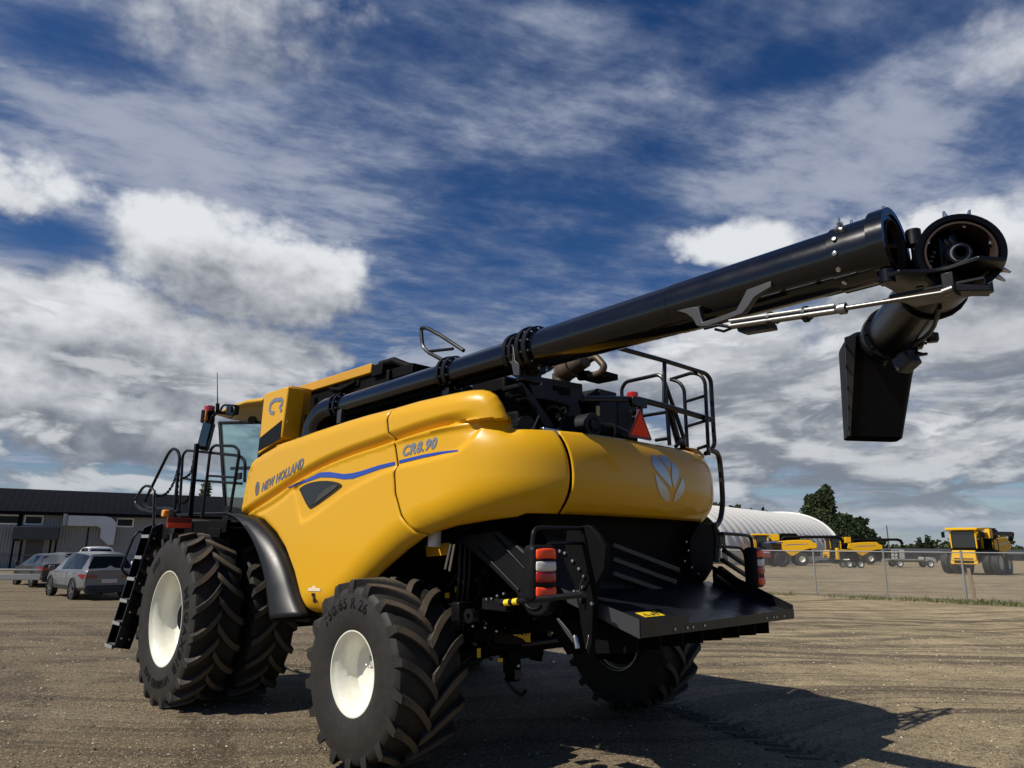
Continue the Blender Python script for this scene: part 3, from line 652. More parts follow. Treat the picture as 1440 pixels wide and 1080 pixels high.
# --- platform, handrails, gate, chains
mb = MB(); mb.box((4.0, 1.30, 2.11), (1.75, 1.0, .05)); mb.box((4.0, 1.80, 2.08), (1.85, .06, .16)); mb.box((4.8, 1.5, 1.98), (.3, .8, .16)); mb.box((3.4, 1.5, 2.0), (.4, .7, .12)); mb.box((4.95, 1.7, 1.98), (.25, .5, .2)); mb.build('platform', M['dark'], HV, bevel=.01)
RAILS = [([(5.319, 1.620, 2.248), (5.461, 1.620, 3.166), (5.333, 1.620, 3.224), (5.097, 1.620, 3.198), (3.377, 1.620, 2.980), (3.187, 1.620, 2.900), (3.148, 1.620, 2.629)], .020), ([(5.413, 1.620, 2.823), (4.969, 1.620, 2.764), (3.230, 1.620, 2.615)], .017), ([(4.359, 1.650, 2.215), (4.309, 1.650, 3.144), (4.170, 1.650, 3.188), (3.492, 1.650, 3.114), (3.318, 1.650, 3.027), (3.453, 1.650, 2.195)], .020), ([(4.248, 1.650, 2.777), (3.396, 1.650, 2.700)], .016), ([(5.358, 1.630, 2.279), (4.275, 1.630, 2.266), (3.403, 1.630, 2.248)], .018),
         ([(4.341, 1.980, 2.278), (4.714, 1.980, 2.336), (5.585, 1.980, 2.364), (5.796, 1.980, 2.453), (4.978, 1.980, 3.121), (4.808, 1.980, 3.172), (4.611, 1.980, 3.124), (4.497, 1.980, 3.021), (4.481, 1.980, 2.216)], .021), ([(5.171, 2.000, 2.084), (5.339, 2.000, 2.587), (5.494, 2.000, 2.671), (5.728, 2.000, 2.701), (5.896, 2.000, 2.672), (6.163, 2.000, 2.498), (6.063, 2.000, 2.420), (5.840, 2.000, 2.360), (5.253, 2.000, 2.307)], .020)]
for p, r in RAILS:
    mb = MB(); mb.tube(p, r, 10, fil=.09); mb.build('handrail', M['black'], HV)
mb = MB(); mb.beam((4.726, 1.680, 2.232), (4.759, 1.680, 3.264), .06, .06); mb.build('post', M['black_matt'], HV, bevel=.01)
def chain(pts, link=.055):
    mb = MB(); P = fillet([Vector(p) for p in pts], .12, False, 8); d = [0]
    for a, b in zip(P[:-1], P[1:]): d.append(d[-1]+(b-a).length)
    n = int(d[-1]/(link*.72)); 
    for k in range(n):
        t = d[-1]*(k+.5)/n; i = max(j for j in range(len(d)-1) if d[j] <= t); f = (t-d[i])/max(1e-6, d[i+1]-d[i]); c = P[i].lerp(P[i+1], f); T = (P[i+1]-P[i]).normalized()
        u = T.orthogonal().normalized(); w = T.cross(u); u, w = (u, w) if k % 2 else (w, u)
        mb.tube([c+T*link*.5*math.cos(a)+u*link*.28*math.sin(a) for a in np.linspace(0, 2*PI, 9)[:-1]], .0075, 5, closed=True)
    return mb.build('chain', M['dark'], HV)
chain([(5.657, 1.900, 2.629), (5.566, 1.900, 2.552), (5.345, 1.900, 2.532), (5.062, 1.900, 2.570), (4.872, 1.900, 2.689), (4.760, 1.900, 2.861), (4.729, 1.900, 3.028)]); chain([(4.758, 1.900, 3.030), (4.706, 1.900, 2.778), (4.698, 1.900, 2.582), (4.607, 1.900, 2.384)]); chain([(4.774, 1.690, 3.224), (4.778, 1.690, 3.051), (4.829, 1.690, 2.852), (5.007, 1.690, 2.803), (5.174, 1.690, 2.792)]); chain([(4.766, 1.690, 3.100), (4.730, 1.690, 2.795), (4.765, 1.690, 2.548), (4.898, 1.690, 2.444), (5.061, 1.690, 2.430)])
mb = MB(); mb.box((4.184, 2.000, 2.130), (.03, .31, .135)); rp = mb.build('reflector_plate', M['dark_red'], HV, bevel=.004); mb = MB(); mb.box(Vector((4.174, 2.000, 2.100))+Vector((-.018, 0, 0)), (.012, .30, .064)); mb.build('reflector', M['red'], rp)
mb = MB(); mb.box((4.589, 2.050, 2.263), (.10, .09, .10)); mk = mb.build('marker_lamp', M['amber'], HV, bevel=.02)
mb = MB(); mb.beam((4.888, 1.950, 2.333), (4.515, 1.950, 2.048), .05, .04); mb.box((4.560, 1.950, 2.021), (.3, .06, .10)); mb.build('bracket', M['black'], HV, bevel=.008)

# --- ladder
lad = empty('ladder', parent=HV)
A0, A1 = Vector((4.900, 2.299, 0.530)), Vector((4.900, 1.989, 2.052))
for x in (4.9, 5.24):
    mb = MB(); a = A0.copy(); b = A1.copy(); a.x = b.x = x
    d = (b-a).normalized(); n = Vector((0, d.z, -d.y))
    mb.prism([a+n*.10, a-n*.10, b-n*.15, b-n*.11+d*.06, b+n*.02+d*.08, b+n*.12], (.02 if x > 5 else -.02, 0, 0))
    pts = [a+d*t+n*o for t in (.12, .45, .82, 1.15, 1.42) for o in (-.05, .05)]
    st = mb.build('stringer', M['black_gloss'], lad, bevel=.004)
    if x < 5: bolt_objs(st, [p+Vector((-.02, 0, 0)) for p in pts], (-1, 0, 0), .014, .010)
dd = (A1-A0); d = dd.normalized(); n = Vector((0, d.z, -d.y))
for k in range(6):
    c = A0+dd*(.015+k*.185)+n*.01; mb = MB(); mb.box((5.07, c.y, c.z), (.32, .20, .025)); mb.box((5.07, c.y+.10, c.z), (.32, .02, .05)); mb.box((5.07, c.y-.09, c.z+.09), (.32, .01, .2)); s_ = mb.build('step', M['black'], lad, bevel=.004)
    mb = MB(); mb.box((5.07, c.y+.112, c.z), (.31, .006, .042))
    for q in range(5): mb.box((4.95+q*.06, c.y+.05, c.z+.016), (.03, .08, .008))
    mb.build('tread_edge', mat('worn_step_edge', (.5,.5,.48), .45, .7, var=.3, vscale=30), s_)
mb = MB(); mb.tube([(5.24, *Vector((5.240, 2.092, 2.014))[1:]), (5.24, *Vector((5.240, 2.169, 2.032))[1:]), (5.24, *Vector((5.240, 2.224, 1.953))[1:]), (5.24, *Vector((5.240, 2.329, 1.553))[1:]), (5.24, *Vector((5.240, 2.304, 1.496))[1:]), (5.24, *Vector((5.240, 2.234, 1.429))[1:])], .018, 10, fil=.06); mb.build('grab_rail', M['black'], lad)
mb = MB(); mb.box((4.95, 1.8, 1.98), (.5, .35, .34)); mb.box((4.85, 1.75, 1.75), (.25, .3, .3)); mb.build('ladder_mount', M['black_matt'], lad, bevel=.05)
# --- unloading auger
AY = 1.15
def az(x): return 3.44+(2.3-x)*.0215
def ap(x): return Vector((x, AY, az(x)))
AUG = empty('unloading_auger', parent=HV)
mb = MB(); el = [(2.20, AY, 2.95), (2.20, AY, 3.15), (2.18, AY, 3.25), (2.12, AY, 3.34), (2.02, AY, 3.41), (1.9, AY, 3.445), (1.72, AY, az(1.72))]
mb.tube(el, [.215, .215, .212, .205, .19, .17, .15], 32); mb.ring((2.20, AY, 3.09), (2.20, AY, 3.125), 0, .27, 32); mb.box((2.36, 1.24, 3.36), (.05, .1, .14)); mb.build('elbow', M['black_gloss'], AUG)
def auger_tube(x0, x1, r0, r1):
    mb = MB(); mb.ring(ap(x0), ap(x1), r0-.02, r0, 48, r0b=r1-.02, r1b=r1); return mb.build('tube', M['black_gloss'], AUG)
auger_tube(1.72, -.42, .135, .138); auger_tube(-.42, -1.36, .146, .150); auger_tube(-1.36, -1.52, .125, .13); auger_tube(-1.52, -2.98, .166, .180); auger_tube(-2.985, -4.14, .184, .192)
def flange(x, r, w, n=12, bolts=True):
    mb = MB(); mb.ring(ap(x-w), ap(x+w), r-.06, r, 40); t = Vector((-1, 0, .0215)).normalized()
    for k in range(n):
        a = 2*PI*(k+.5)/n; c = ap(x)+Vector((0, math.cos(a), math.sin(a)))*(r-.025)
        mb.bolts([c-Vector((w, 0, 0))], (-1, 0, 0), .011, .012, 1); mb.bolts([c+Vector((w, 0, 0))], (1, 0, 0), .011, .012, 1)
    mb.build('flange', [M['black'], M['bolt']], AUG)
for x, r, w in ((1.70, .185, .018), (1.62, .172, .02), (-.36, .19, .02), (-.44, .178, .025), (-1.32, .20, .022), (-1.37, .185, .02), (-1.50, .218, .022), (-1.57, .205, .025)): flange(x, r, w)
# saddle straps, valve dome
mb = MB(); mb.box(ap(1.52)-Vector((0, -.11, .15)), (.09, .05, .16)); mb.build('strap', M['grey_plate'], AUG, bevel=.006)
for c_, d_ in ((ap(-.40)-Vector((0, .0, .19)), (.10, .20, .12)), (ap(-1.44)-Vector((0, .0, .20)), (.10, .22, .14))):
    mb = MB(); mb.box(c_, d_); mb.build('saddle', M['black'], AUG, bevel=.008)
mb = MB(); mb.prism([Vector(p) for p in [(-1.329, 1.310, 3.556), (-1.410, 1.310, 3.552), (-1.430, 1.310, 3.422), (-1.483, 1.310, 3.381), (-1.484, 1.310, 3.281), (-1.414, 1.310, 3.293), (-1.386, 1.310, 3.398), (-1.340, 1.310, 3.432)]], (0, -.02, 0)); mb.build('strap', M['grey_plate'], AUG, bevel=.004)
# end collar with open mouth
mb = MB(); mb.ring(ap(-4.13), ap(-4.38), .180, .202, 48); mb.ring(ap(-4.36), ap(-4.45), .190, .226, 48); mb.ring(ap(-4.38), ap(-4.44), .160, .20, 48)
col = mb.build('end_collar', M['black_gloss'], AUG, sharp=30)
for a in (18, 44, 70, 96, -8, -34, -60): 
    a = math.radians(a); nn = Vector((0, math.cos(a), math.sin(a))); bolt_objs(col, [ap(-4.18)+nn*.202], nn, .015, .016)
for a, x in ((80, -4.16), (100, -4.20), (92, -4.40), (35, -4.22)):
    a = math.radians(a); nn = Vector((0, math.cos(a), math.sin(a))); mb = MB(); mb.tube([ap(x)+nn*.20, ap(x)+nn*.23, ap(x)+nn*.235, ap(x)+nn*.265], [.02, .02, .009, .009], 8); mb.build('latch_bolt', M['bolt'], col)
mb = MB(); mb.ring(ap(-4.40), ap(-4.45), .150, .156, 48); mb.build('worn_rim', M['rust'], col)
mb = MB(); mb.ring(ap(-3.2), ap(-4.3), 0, .045, 14); mb.tube([ap(-4.3), ap(-4.36)], .03, 10)
for i in range(28):
    a0 = i*.42; a1 = a0+.42; x0 = -3.6-i*.025; x1 = x0-.025
    q = [ap(x0)+Vector((0, math.cos(a0), math.sin(a0)))*r for r in (.045, .14)]+[ap(x1)+Vector((0, math.cos(a1), math.sin(a1)))*r for r in (.14, .045)]
    mb.add(q, [(0, 1, 2, 3)])
mb.tube([ap(-4.25)+Vector((0, -.03, .02)), ap(-4.38)+Vector((0, -.06, .03)), ap(-4.42)+Vector((0, -.09, .03))], .028, 8)
mb.build('auger_screw', M['black'], AUG, fix=False)
# bracket cut from plate on the camera side of the tube
mb = MB(); by = AY+.15; pl = [(-3.074, 1.335, 3.470), (-3.165, 1.335, 3.469), (-3.248, 1.335, 3.459), (-3.261, 1.335, 3.395), (-3.274, 1.335, 3.342), (-3.403, 1.335, 3.352), (-3.522, 1.335, 3.368), (-3.566, 1.335, 3.429), (-3.605, 1.335, 3.487), (-3.688, 1.335, 3.493), (-3.770, 1.335, 3.500), (-3.769, 1.335, 3.462), (-3.704, 1.335, 3.442), (-3.654, 1.335, 3.424), (-3.606, 1.335, 3.371), (-3.565, 1.335, 3.336), (-3.442, 1.335, 3.319), (-3.305, 1.335, 3.306), (-3.251, 1.335, 3.318), (-3.224, 1.335, 3.331), (-3.200, 1.335, 3.384), (-3.152, 1.335, 3.431)]
mb.prism(pl, (0, -.05, 0)); mb.build('fold_bracket', M['grey_plate'], AUG, bevel=.004)
cyl = empty('hydraulic_cylinder', parent=AUG)
ca, cb, cc = Vector((-3.487, 1.330, 3.273)), Vector((-4.203, 1.330, 3.217)), Vector((-4.684, 1.280, 3.199))
mb = MB(); mb.ring(ca, cb, 0, .026, 20); mb.ring(cb-(cb-ca).normalized()*.035, cb, 0, .034, 20); mb.build('barrel', mat('barrel_steel', (.30,.30,.30), .4, .9), cyl)
mb = MB(); mb.tube([ca+Vector((0, .035, .022)), cb+Vector((.05, .035, .02))], .010, 8); mb.tube([ca+Vector((0, .04, -.012)), cb+Vector((.05, .04, -.012))], .010, 8); mb.build('oil_pipe', M['galv'], cyl)
mb = MB(); mb.ring(cb, cc, 0, .014, 14); mb.ring(cc, cc+Vector((-.05, 0, .008)), 0, .024, 12); mb.build('rod', mat('rod_steel', (.16,.15,.14), .35, .9), cyl)
mb = MB()
for f in (.35, .66): 
    p = ca.lerp(cb, f); mb.ring(p, p+(cb-ca).normalized()*.02, .024, .05, 16)
mb.tube([(-3.778, 1.320, 3.222), (-3.839, 1.320, 3.245), (-3.906, 1.320, 3.238), (-3.977, 1.320, 3.191), (-4.027, 1.320, 3.228), (-4.045, 1.320, 3.246)], .007, 6, fil=.05); mb.build('clamp', M['hose'], cyl)
mb = MB(); mb.prism([(-3.506, 1.320, 3.264), (-3.742, 1.320, 3.240), (-3.749, 1.320, 3.201), (-3.548, 1.320, 3.212), (-3.514, 1.320, 3.229)], (0, -.08, 0)); mb.tube([(-3.273, 1.320, 3.301), (-3.380, 1.320, 3.302), (-3.481, 1.320, 3.265), (-3.557, 1.320, 3.272)], .013, 6); mb.tube([(-3.341, 1.300, 3.286), (-3.407, 1.300, 3.257), (-3.495, 1.300, 3.271)], .011, 6); mb.build('valve_block', M['black'], cyl, bevel=.006)
# folded outer section
P0 = Vector((-4.75, 1.09, 3.47)); P1 = Vector((-3.70, -.72, 3.53)); fd = (P1-P0).normalized()
FOLD = empty('folded_auger_section', parent=HV)
def fp(t): return P0+fd*t
mb = MB(); mb.ring(fp(0), fp(.06), .192, .222, 48); mb.ring(fp(.02), fp(.62), .176, .192, 48); mb.ring(fp(.60), fp(.66), .155, .205, 48); fc = mb.build('end_collar', M['black_semi'], FOLD, sharp=30)
mb = MB(); mb.ring(fp(.66), fp(2.05), .14, .176, 48); mb.ring(fp(.0), fp(2.0), .03, .042, 14); mb.build('tube', M['black_semi'], FOLD)
mb = MB(); mb.ring(fp(.005), fp(.16), .168, .178, 48); mb.build('worn_rim', M['rust'], fc)
u_ = fd.cross(Vector((0,0,1))).normalized(); v_ = u_.cross(fd).normalized()
def fq(t, r, a): return fp(t)+(u_*math.cos(a)+v_*math.sin(a))*r
mb = MB()
for i in range(40):
    a0 = 1.75+i*.2; a1 = a0+.2; t0 = .05+i*.018; t1 = t0+.018
    mb.add([fq(t0, .04, a0), fq(t0, .165, a0), fq(t1, .165, a1), fq(t1, .04, a1)], [(0, 1, 2, 3)])
mb.build('auger_screw', M['black_gloss'], FOLD, fix=False, solid=.008)
mb = MB(); mb.ring(fp(.02), fp(.2), .035, .062, 24); mb.build('coupling', M['black'], FOLD)
mb = MB(); mb.ring(fp(.018), fp(.03), .034, .05, 24); mb.build('coupling_rim', M['galv'], FOLD)
bolt_objs(fc, [fq(.05, .17, a) for a in (.3, -.3, -.8, 2.6, 1.3)], -fd, .012, .01)
for a in (100, 72, -28, -40): a = math.radians(a); mb = MB(); mb.tube([fq(.05, .2, a), fq(.05, .235, a), fq(.05, .27, a)], [.018, .014, .006], 8); mb.build('latch_bolt', M['bolt'], fc)
# hinge: plates under the two mouths, hinge post, links
mb = MB(); hz = 3.345
mb.prism([(x, y, hz) for x, y in ((-4.36, 1.28), (-4.50, 1.33), (-4.62, 1.22), (-4.70, 1.20), (-4.86, 1.24), (-4.95, 1.12), (-4.90, .95), (-4.60, .90), (-4.38, .98))], (0, 0, .025))
mb.prism([(x, y, hz-.09) for x, y in ((-4.40, 1.22), (-4.62, 1.20), (-4.86, 1.18), (-4.80, .92), (-4.45, .95))], (0, 0, .02))
mb.box((-4.40, 1.24, 3.42), (.06, .05, .18)); mb.ring((-4.42, 1.27, hz-.02), (-4.42, 1.27, hz+.06), 0, .04, 14)
mb.beam((-4.673, 1.160, 3.247), (-4.861, 1.100, 3.214), .10, .04); mb.box((-4.695, 1.160, 3.266), (.06, .1, .13)); mb.ring((-4.773, 0.756, 3.310), Vector((-4.773, 0.756, 3.310))+Vector((0, 0, .12)), 0, .035, 14); mb.ring((-4.758, 0.695, 3.400), Vector((-4.758, 0.695, 3.400))+Vector((0, 0, .07)), 0, .045, 14)
mb.build('hinge', M['black'], FOLD, bevel=.005)
mb = MB(); hp = Vector((-4.49, 1.0, 0)); hx = (-4.506, 1.020, 3.605); hx = Vector(hx); mb.ring((hx.x, hx.y, 3.34), (hx.x, hx.y, 3.70), 0, .022, 14); mb.ring((hx.x, hx.y, 3.60), (hx.x, hx.y, 3.70), 0, .042, 16); mb.box((hx.x-.10, hx.y-.08, 3.50), (.24, .10, .34), -.9); mb.build('hinge_post', M['black'], FOLD, bevel=.005)
# cables and motor at the underside of the folded tube
rnd = random.Random(3)
base = Vector((-3.955, -0.454, 3.385))
for k in range(9):
    p = base+Vector((rnd.uniform(-.12,.12), rnd.uniform(-.12,.12), rnd.uniform(-.02,.18))); pts = [p]
    for j in range(4): pts.append(pts[-1]+Vector((rnd.uniform(-.10,.10), rnd.uniform(-.10,.10), rnd.uniform(-.10,.06))))
    mb = MB(); mb.tube(pts, .012, 6, fil=.06); mb.build('cable', M['hose'], FOLD)
mb = MB(); mb.tube([fq(.4, .2, -1.7), fq(.7, .23, -1.5), fq(1.0, .22, -1.3), base], .014, 6, fil=.1); mb.build('cable', M['hose'], FOLD)
mb = MB(); mb.tube([fq(.62, .21, a) for a in np.linspace(-2.6, -.2, 9)], .008, 6); mb.build('cable', M['hose'], FOLD)
for (u, v, s) in ((1283,480,.14), (1298,472,.11), (1306,478,.08), (1270,497,.10), (1262,512,.06)):
    mb = MB(); mb.box(base+fd.cross(Vector((0,0,1)))*(u-1275)*.0060+Vector((0,0,-(v-490)*.0060)), (s, s, s*.9), .4); mb.build('motor', M['black'], FOLD, bevel=.015)
mb = MB(); g = Vector((-3.967, -0.380, 3.267)); mb.box(g, (.15, .12, .13), -.5, ry=.4); mb.build('actuator', M['grey_plate'], FOLD, bevel=.015)
# spout boot
fdh = Vector((fd.x, fd.y, 0)).normalized(); sr = Vector((-fdh.y, fdh.x, 0)); sc_ = Vector((-3.604, -0.858, 3.257))
mb = MB()
outer = [(-3.472, -0.531, 3.594), (-3.539, -0.585, 3.641), (-3.587, -0.629, 3.665), (-3.657, -0.718, 3.620), (-3.761, -0.866, 3.506), (-3.862, -1.000, 3.421), (-3.820, -1.001, 3.288), (-3.683, -1.023, 2.786), (-3.367, -0.686, 2.795)]
# same outline, given thickness along the tube and narrowing towards the mouth
n_ = len(outer); 
front = [Vector(p) for p in outer]; back = []
cz = sum(p.z for p in front)/n_
for p in front: back.append(p+fdh*(.40 if p.z > cz else .30))
mb.add(front+back, [tuple(range(n_-2))+(n_-2, n_-1), tuple(range(n_, 2*n_))[::-1]]+[(i, (i+1) % n_, n_+(i+1) % n_, n_+i) for i in range(n_) if i != n_-2])
sp = mb.build('spout', mat('spout_rubber', (.003,.003,.004), .5, spec=.12), FOLD, bevel=.055, seg=5)
mb = MB(); e = [(-3.480, -0.511, 3.588), (-3.551, -0.577, 3.618), (-3.389, -0.681, 2.790), (-3.375, -0.666, 2.792)]; mb.prism([Vector(p) for p in e], fdh*.02); edg = mb.build('spout_edge', M['grey_plate'], sp, bevel=.004); bolt_objs(sp, [Vector(q) for q in [(-3.478, -0.523, 3.524), (-3.454, -0.555, 3.352), (-3.435, -0.592, 3.179), (-3.413, -0.623, 3.018), (-3.389, -0.653, 2.852)]], -fdh, .012, .012, M['black'])
mb = MB(); mb.ring(fp(1.72), fp(1.80), .155, .212, 36); mb.ring(fp(1.86), fp(1.90), .155, .205, 36); mb.box(fp(1.76)+v_*.22-u_*.08*0, (.06, .06, .12)); mb.bolts([fq(1.72, .192, a) for a in np.linspace(0, 2*PI, 11)], -fd, .012, .01); mb.build('spout_flange', M['black'], FOLD, bevel=.004)

# --- engine bay at the rear top
mb = MB(); px = -1.22
def XP(pts, x, e, mb): mb.prism([Vector(p) for p in pts], (e, 0, 0))
XP([(-1.220, 1.064, 3.348), (-1.220, 1.020, 3.392), (-1.220, 0.190, 3.434), (-1.220, 0.182, 3.299), (-1.220, 0.267, 3.237), (-1.220, 0.381, 3.186), (-1.220, 0.491, 3.197), (-1.220, 0.695, 3.201), (-1.220, 0.855, 3.191)], -1.22, .05, mb)
XP([(-1.220, 0.381, 3.199), (-1.220, 0.256, 3.253), (-1.220, 0.206, 3.133), (-1.220, 0.331, 3.075), (-1.220, 0.394, 2.964), (-1.220, 0.503, 2.951), (-1.220, 0.502, 3.052), (-1.220, 0.391, 3.136)], -1.22, .05, mb)
XP([(-1.220, 1.064, 3.335), (-1.220, 0.947, 3.355), (-1.220, 0.855, 3.204), (-1.220, 0.562, 2.943), (-1.220, 0.705, 2.926), (-1.220, 0.891, 3.132)], -1.22, .05, mb)
ep = mb.build('engine_bracket', M['slate'], HV, bevel=.006)
mb = MB(); mb.prism([Vector(p) for p in [(-1.230, 0.609, 3.349), (-1.230, 0.380, 3.359), (-1.230, 0.380, 3.289), (-1.230, 0.501, 3.273), (-1.230, 0.541, 3.305), (-1.230, 0.609, 3.308)]], (.01, 0, 0)); mb.build('slot', M['dark'], ep)
bolt_objs(ep, [Vector(p) for p in [(-1.230, 0.953, 3.336), (-1.230, 0.893, 3.343), (-1.230, 0.810, 3.337)]], (-1, 0, 0), .018, .02)
mb = MB(); mb.prism([Vector(p) for p in [(-1.226, 1.074, 3.339), (-1.226, 1.030, 3.388), (-1.226, 1.029, 3.288), (-1.226, 1.069, 3.268)]], (-.008, 0, 0)); mb.build('plate_edge', M['grey_plate'], ep)
mb = MB(); mb.box((-.8, -.05, 3.12), (.55, 1.7, .55)); mb.box((-.5, .2, 3.35), (.5, 1.2, .3)); mb.box((-1.05, .75, 2.95), (.2, .5, .25)); mb.build('engine', M['dark'], HV, bevel=.03)
rnd = random.Random(11)
for k in range(16):
    y = rnd.uniform(-.1, 1.1); z = rnd.uniform(2.85, 3.2); x = -1.12+rnd.uniform(-.06, .05)
    mb = MB(); mb.tube([(x, y, z), (x-.05, y-.08, z+.04), (x-.04, y-.2, z-.06), (x, y-.28, z-.02)], rnd.uniform(.012, .03), 7, fil=.06); mb.build('engine_pipe', M['black'], HV)
for a_, b_, r_ in (((-1.25, .98, 2.92), (-1.05, .92, 2.93), .09), ((-1.3, .62, 2.88), (-1.05, .6, 2.9), .06)):
    mb = MB(); mb.ring(a_, b_, 0, r_, 18); mb.build('engine_pipe', M['black'], HV)
for c_, d_ in (((-1.28, .72, 2.875), (.06, .22, .09)), ((-1.27, .45, 2.88), (.05, .1, .06))):
    mb = MB(); mb.box(c_, d_); mb.build('engine_fitting', M['steel'], HV, bevel=.008)
mb = MB(); mb.ring((-1.31, .30, 2.94), (-1.34, .30, 2.94), 0, .035, 14); mb.build('gauge', M['steel'], HV)
mb = MB(); mb.tube([(-1.3, .88, 3.02), (-1.3, .95, 2.9), (-1.3, 1.0, 2.86)], .006, 6); mb.build('dipstick', M['steel'], HV)
# air cleaner box and intake
ab = MB(); ab.box((-1.0, -.16, 3.12), (.5, .30, .60)); ab.box((-1.05, -.44, 3.08), (.4, .24, .56))
ab.box((-1.26, -.02, 3.30), (.02, .02, .2)); abx = ab.build('air_box', M['slate'], HV, bevel=.03, seg=3)
mb = MB(); mb.prism([Vector(p) for p in [(-1.270, 0.039, 3.231), (-1.270, -0.010, 3.235), (-1.270, -0.008, 3.134), (-1.270, 0.041, 3.135)]], (.01, 0, 0)); mb.build('warning_sticker', mat('pale_sticker', (.62,.56,.2), .5), abx)
mb = MB(); c = Vector((-1.450, 0.322, 2.980)); mb.ring(c, c+Vector((.3, 0, 0)), .02, .115, 32); mb.ring(c-Vector((.015, 0, 0)), c+Vector((.01, 0, 0)), .07, .118, 32); mb.ring(c+Vector((-.03, 0, 0)), c+Vector((.05, 0, 0)), 0, .05, 20); mb.build('air_filter', M['slate'], HV, bevel=.006)
mb = MB(); mb.tube([c+Vector((.05, -.13, -.02)), c+Vector((.0, -.3, -.03)), c+Vector((.02, -.55, -.06))], .075, 16); mb.ring(c+Vector((.0, -.24, -.03)), c+Vector((.0, -.27, -.03)), .07, .085, 18); mb.build('intake_pipe', M['black_matt'], HV)
ex = [Vector((-1.055, 0.350, 3.599)), Vector((-1.188, 0.350, 3.598)), Vector((-1.353, 0.350, 3.624))]
mb = MB(); e0_, e1_ = Vector((-1.038, 0.300, 3.546)), Vector((-1.346, 0.300, 3.642)); mb.ring(e0_, e0_.lerp(e1_, .5), 0, .105, 28); mb.ring(e0_.lerp(e1_, .42), e1_, 0, .085, 28); mb.ring(e0_.lerp(e1_, .48), e0_.lerp(e1_, .52), 0, .115, 28); mb.ring(e0_.lerp(e1_, .1), e0_.lerp(e1_, .14), 0, .112, 28); mb.ring(e0_-Vector((0,0,.2)), e0_, 0, .09, 24)
mb.tube([(-1.259, 0.200, 3.634), (-1.397, 0.200, 3.688), (-1.509, 0.200, 3.561), (-1.473, 0.200, 3.504), (-1.375, 0.200, 3.492), (-1.221, 0.200, 3.518)], .035, 12, fil=.12); mb.build('exhaust', M['exhaust'], HV)
mb = MB(); mb.ring((-1.312, 0.200, 3.503), (-1.193, 0.200, 3.519), 0, .05, 14); mb.box((-1.390, 0.100, 3.485), (.25, .2, .06)); mb.tube([(-1.189, 0.150, 3.649), (-1.186, 0.150, 3.482)], .02, 8); mb.build('exhaust_clamp', M['dark'], HV, bevel=.005)
# roof rail near the tank
mb = MB(); mb.tube([(0.008, 0.700, 3.913), (0.416, 0.700, 4.166), (0.688, 0.700, 4.316), (0.799, 0.700, 4.339), (0.781, 0.700, 4.260), (0.750, 0.700, 4.100), (0.616, 0.700, 4.002), (0.375, 0.700, 3.878)], .022, 8, fil=.06); mb.tube([(0.617, 0.700, 4.023), (0.192, 0.700, 3.969)], .018, 8); mb.build('handrail', M['black'], HV)

# --- rear service platform rails, beacon, slow vehicle triangle
RR = [([(-1.600, 0.135, 3.746), (-1.600, 0.014, 3.747), (-1.600, -0.676, 3.762), (-1.600, -1.236, 3.763), (-1.600, -1.464, 3.763), (-1.600, -1.554, 3.709), (-1.600, -1.556, 3.131), (-1.600, -1.564, 2.991), (-1.600, -1.499, 2.921), (-1.600, -1.365, 2.862)], .024), ([(-1.600, -0.670, 3.764), (-1.600, -0.632, 3.278)], .022),
      ([(-1.276, -1.250, 3.715), (-1.563, -1.250, 3.744), (-1.667, -1.250, 3.695), (-1.710, -1.250, 3.616), (-1.707, -1.250, 2.827)], .02), ([(-1.276, -1.250, 3.715), (-1.386, -1.250, 3.669), (-1.446, -1.250, 3.579), (-1.453, -1.250, 2.925)], .02), ([(-1.466, -1.250, 3.436), (-1.693, -1.250, 3.463)], .017), ([(-1.465, -1.250, 3.161), (-1.699, -1.250, 3.195)], .017), ([(-1.579, -1.250, 2.906), (-1.701, -1.250, 2.929)], .017),
      ([(-0.986, -0.750, 3.229), (-0.972, -0.750, 3.572), (-1.033, -0.750, 3.642), (-1.455, -0.750, 3.651), (-1.507, -0.750, 3.619), (-1.543, -0.750, 3.537), (-1.566, -0.750, 2.893)], .021), ([(-0.972, -0.750, 3.235), (-1.543, -0.750, 3.239)], .018), ([(-1.398, -0.750, 2.961), (-1.556, -0.750, 2.964)], .018), ([(-1.660, 0.702, 3.147), (-1.660, -0.110, 3.262), (-1.660, -0.557, 3.259), (-1.660, -1.430, 3.231)], .030), ([(-1.500, -0.808, 3.569), (-1.500, -0.983, 3.265), (-1.500, -1.146, 2.956)], .022), ([(-1.550, -0.782, 3.307), (-1.550, -0.936, 2.937)], .034)]
for p, r in RR:
    mb = MB(); mb.tube(p, r, 10, fil=.08); mb.build('handrail', M['black'], HV)
mb = MB(); mb.box((-.9, -1.2, 2.80), (1.0, .75, .04)); mb.build('service_platform', M['black'], HV)
tr = [Vector(p) for p in [(-1.740, -0.031, 3.160), (-1.740, -0.212, 2.862), (-1.740, 0.167, 2.863)]]; tc_ = sum(tr, Vector())/3
tri = MB(); bpts = []
for i in range(3):
    p = tr[i]; q = tr[(i+1) % 3]; w = tr[i-1]; bpts += [p+(w-p).normalized()*.02, p+(q-p).normalized()*.02]
tri.prism(bpts, (.012, 0, 0)); to = tri.build('slow_vehicle_triangle', M['dark_red'], HV)
mb = MB(); mb.prism([tc_+(p-tc_)*.76+Vector((-.003, 0, 0)) for p in tr], (.002, 0, 0)); mb.build('fluorescent_centre', mat('fluorescent_red', (1.0,.085,.03), .8, spec=.1), to)
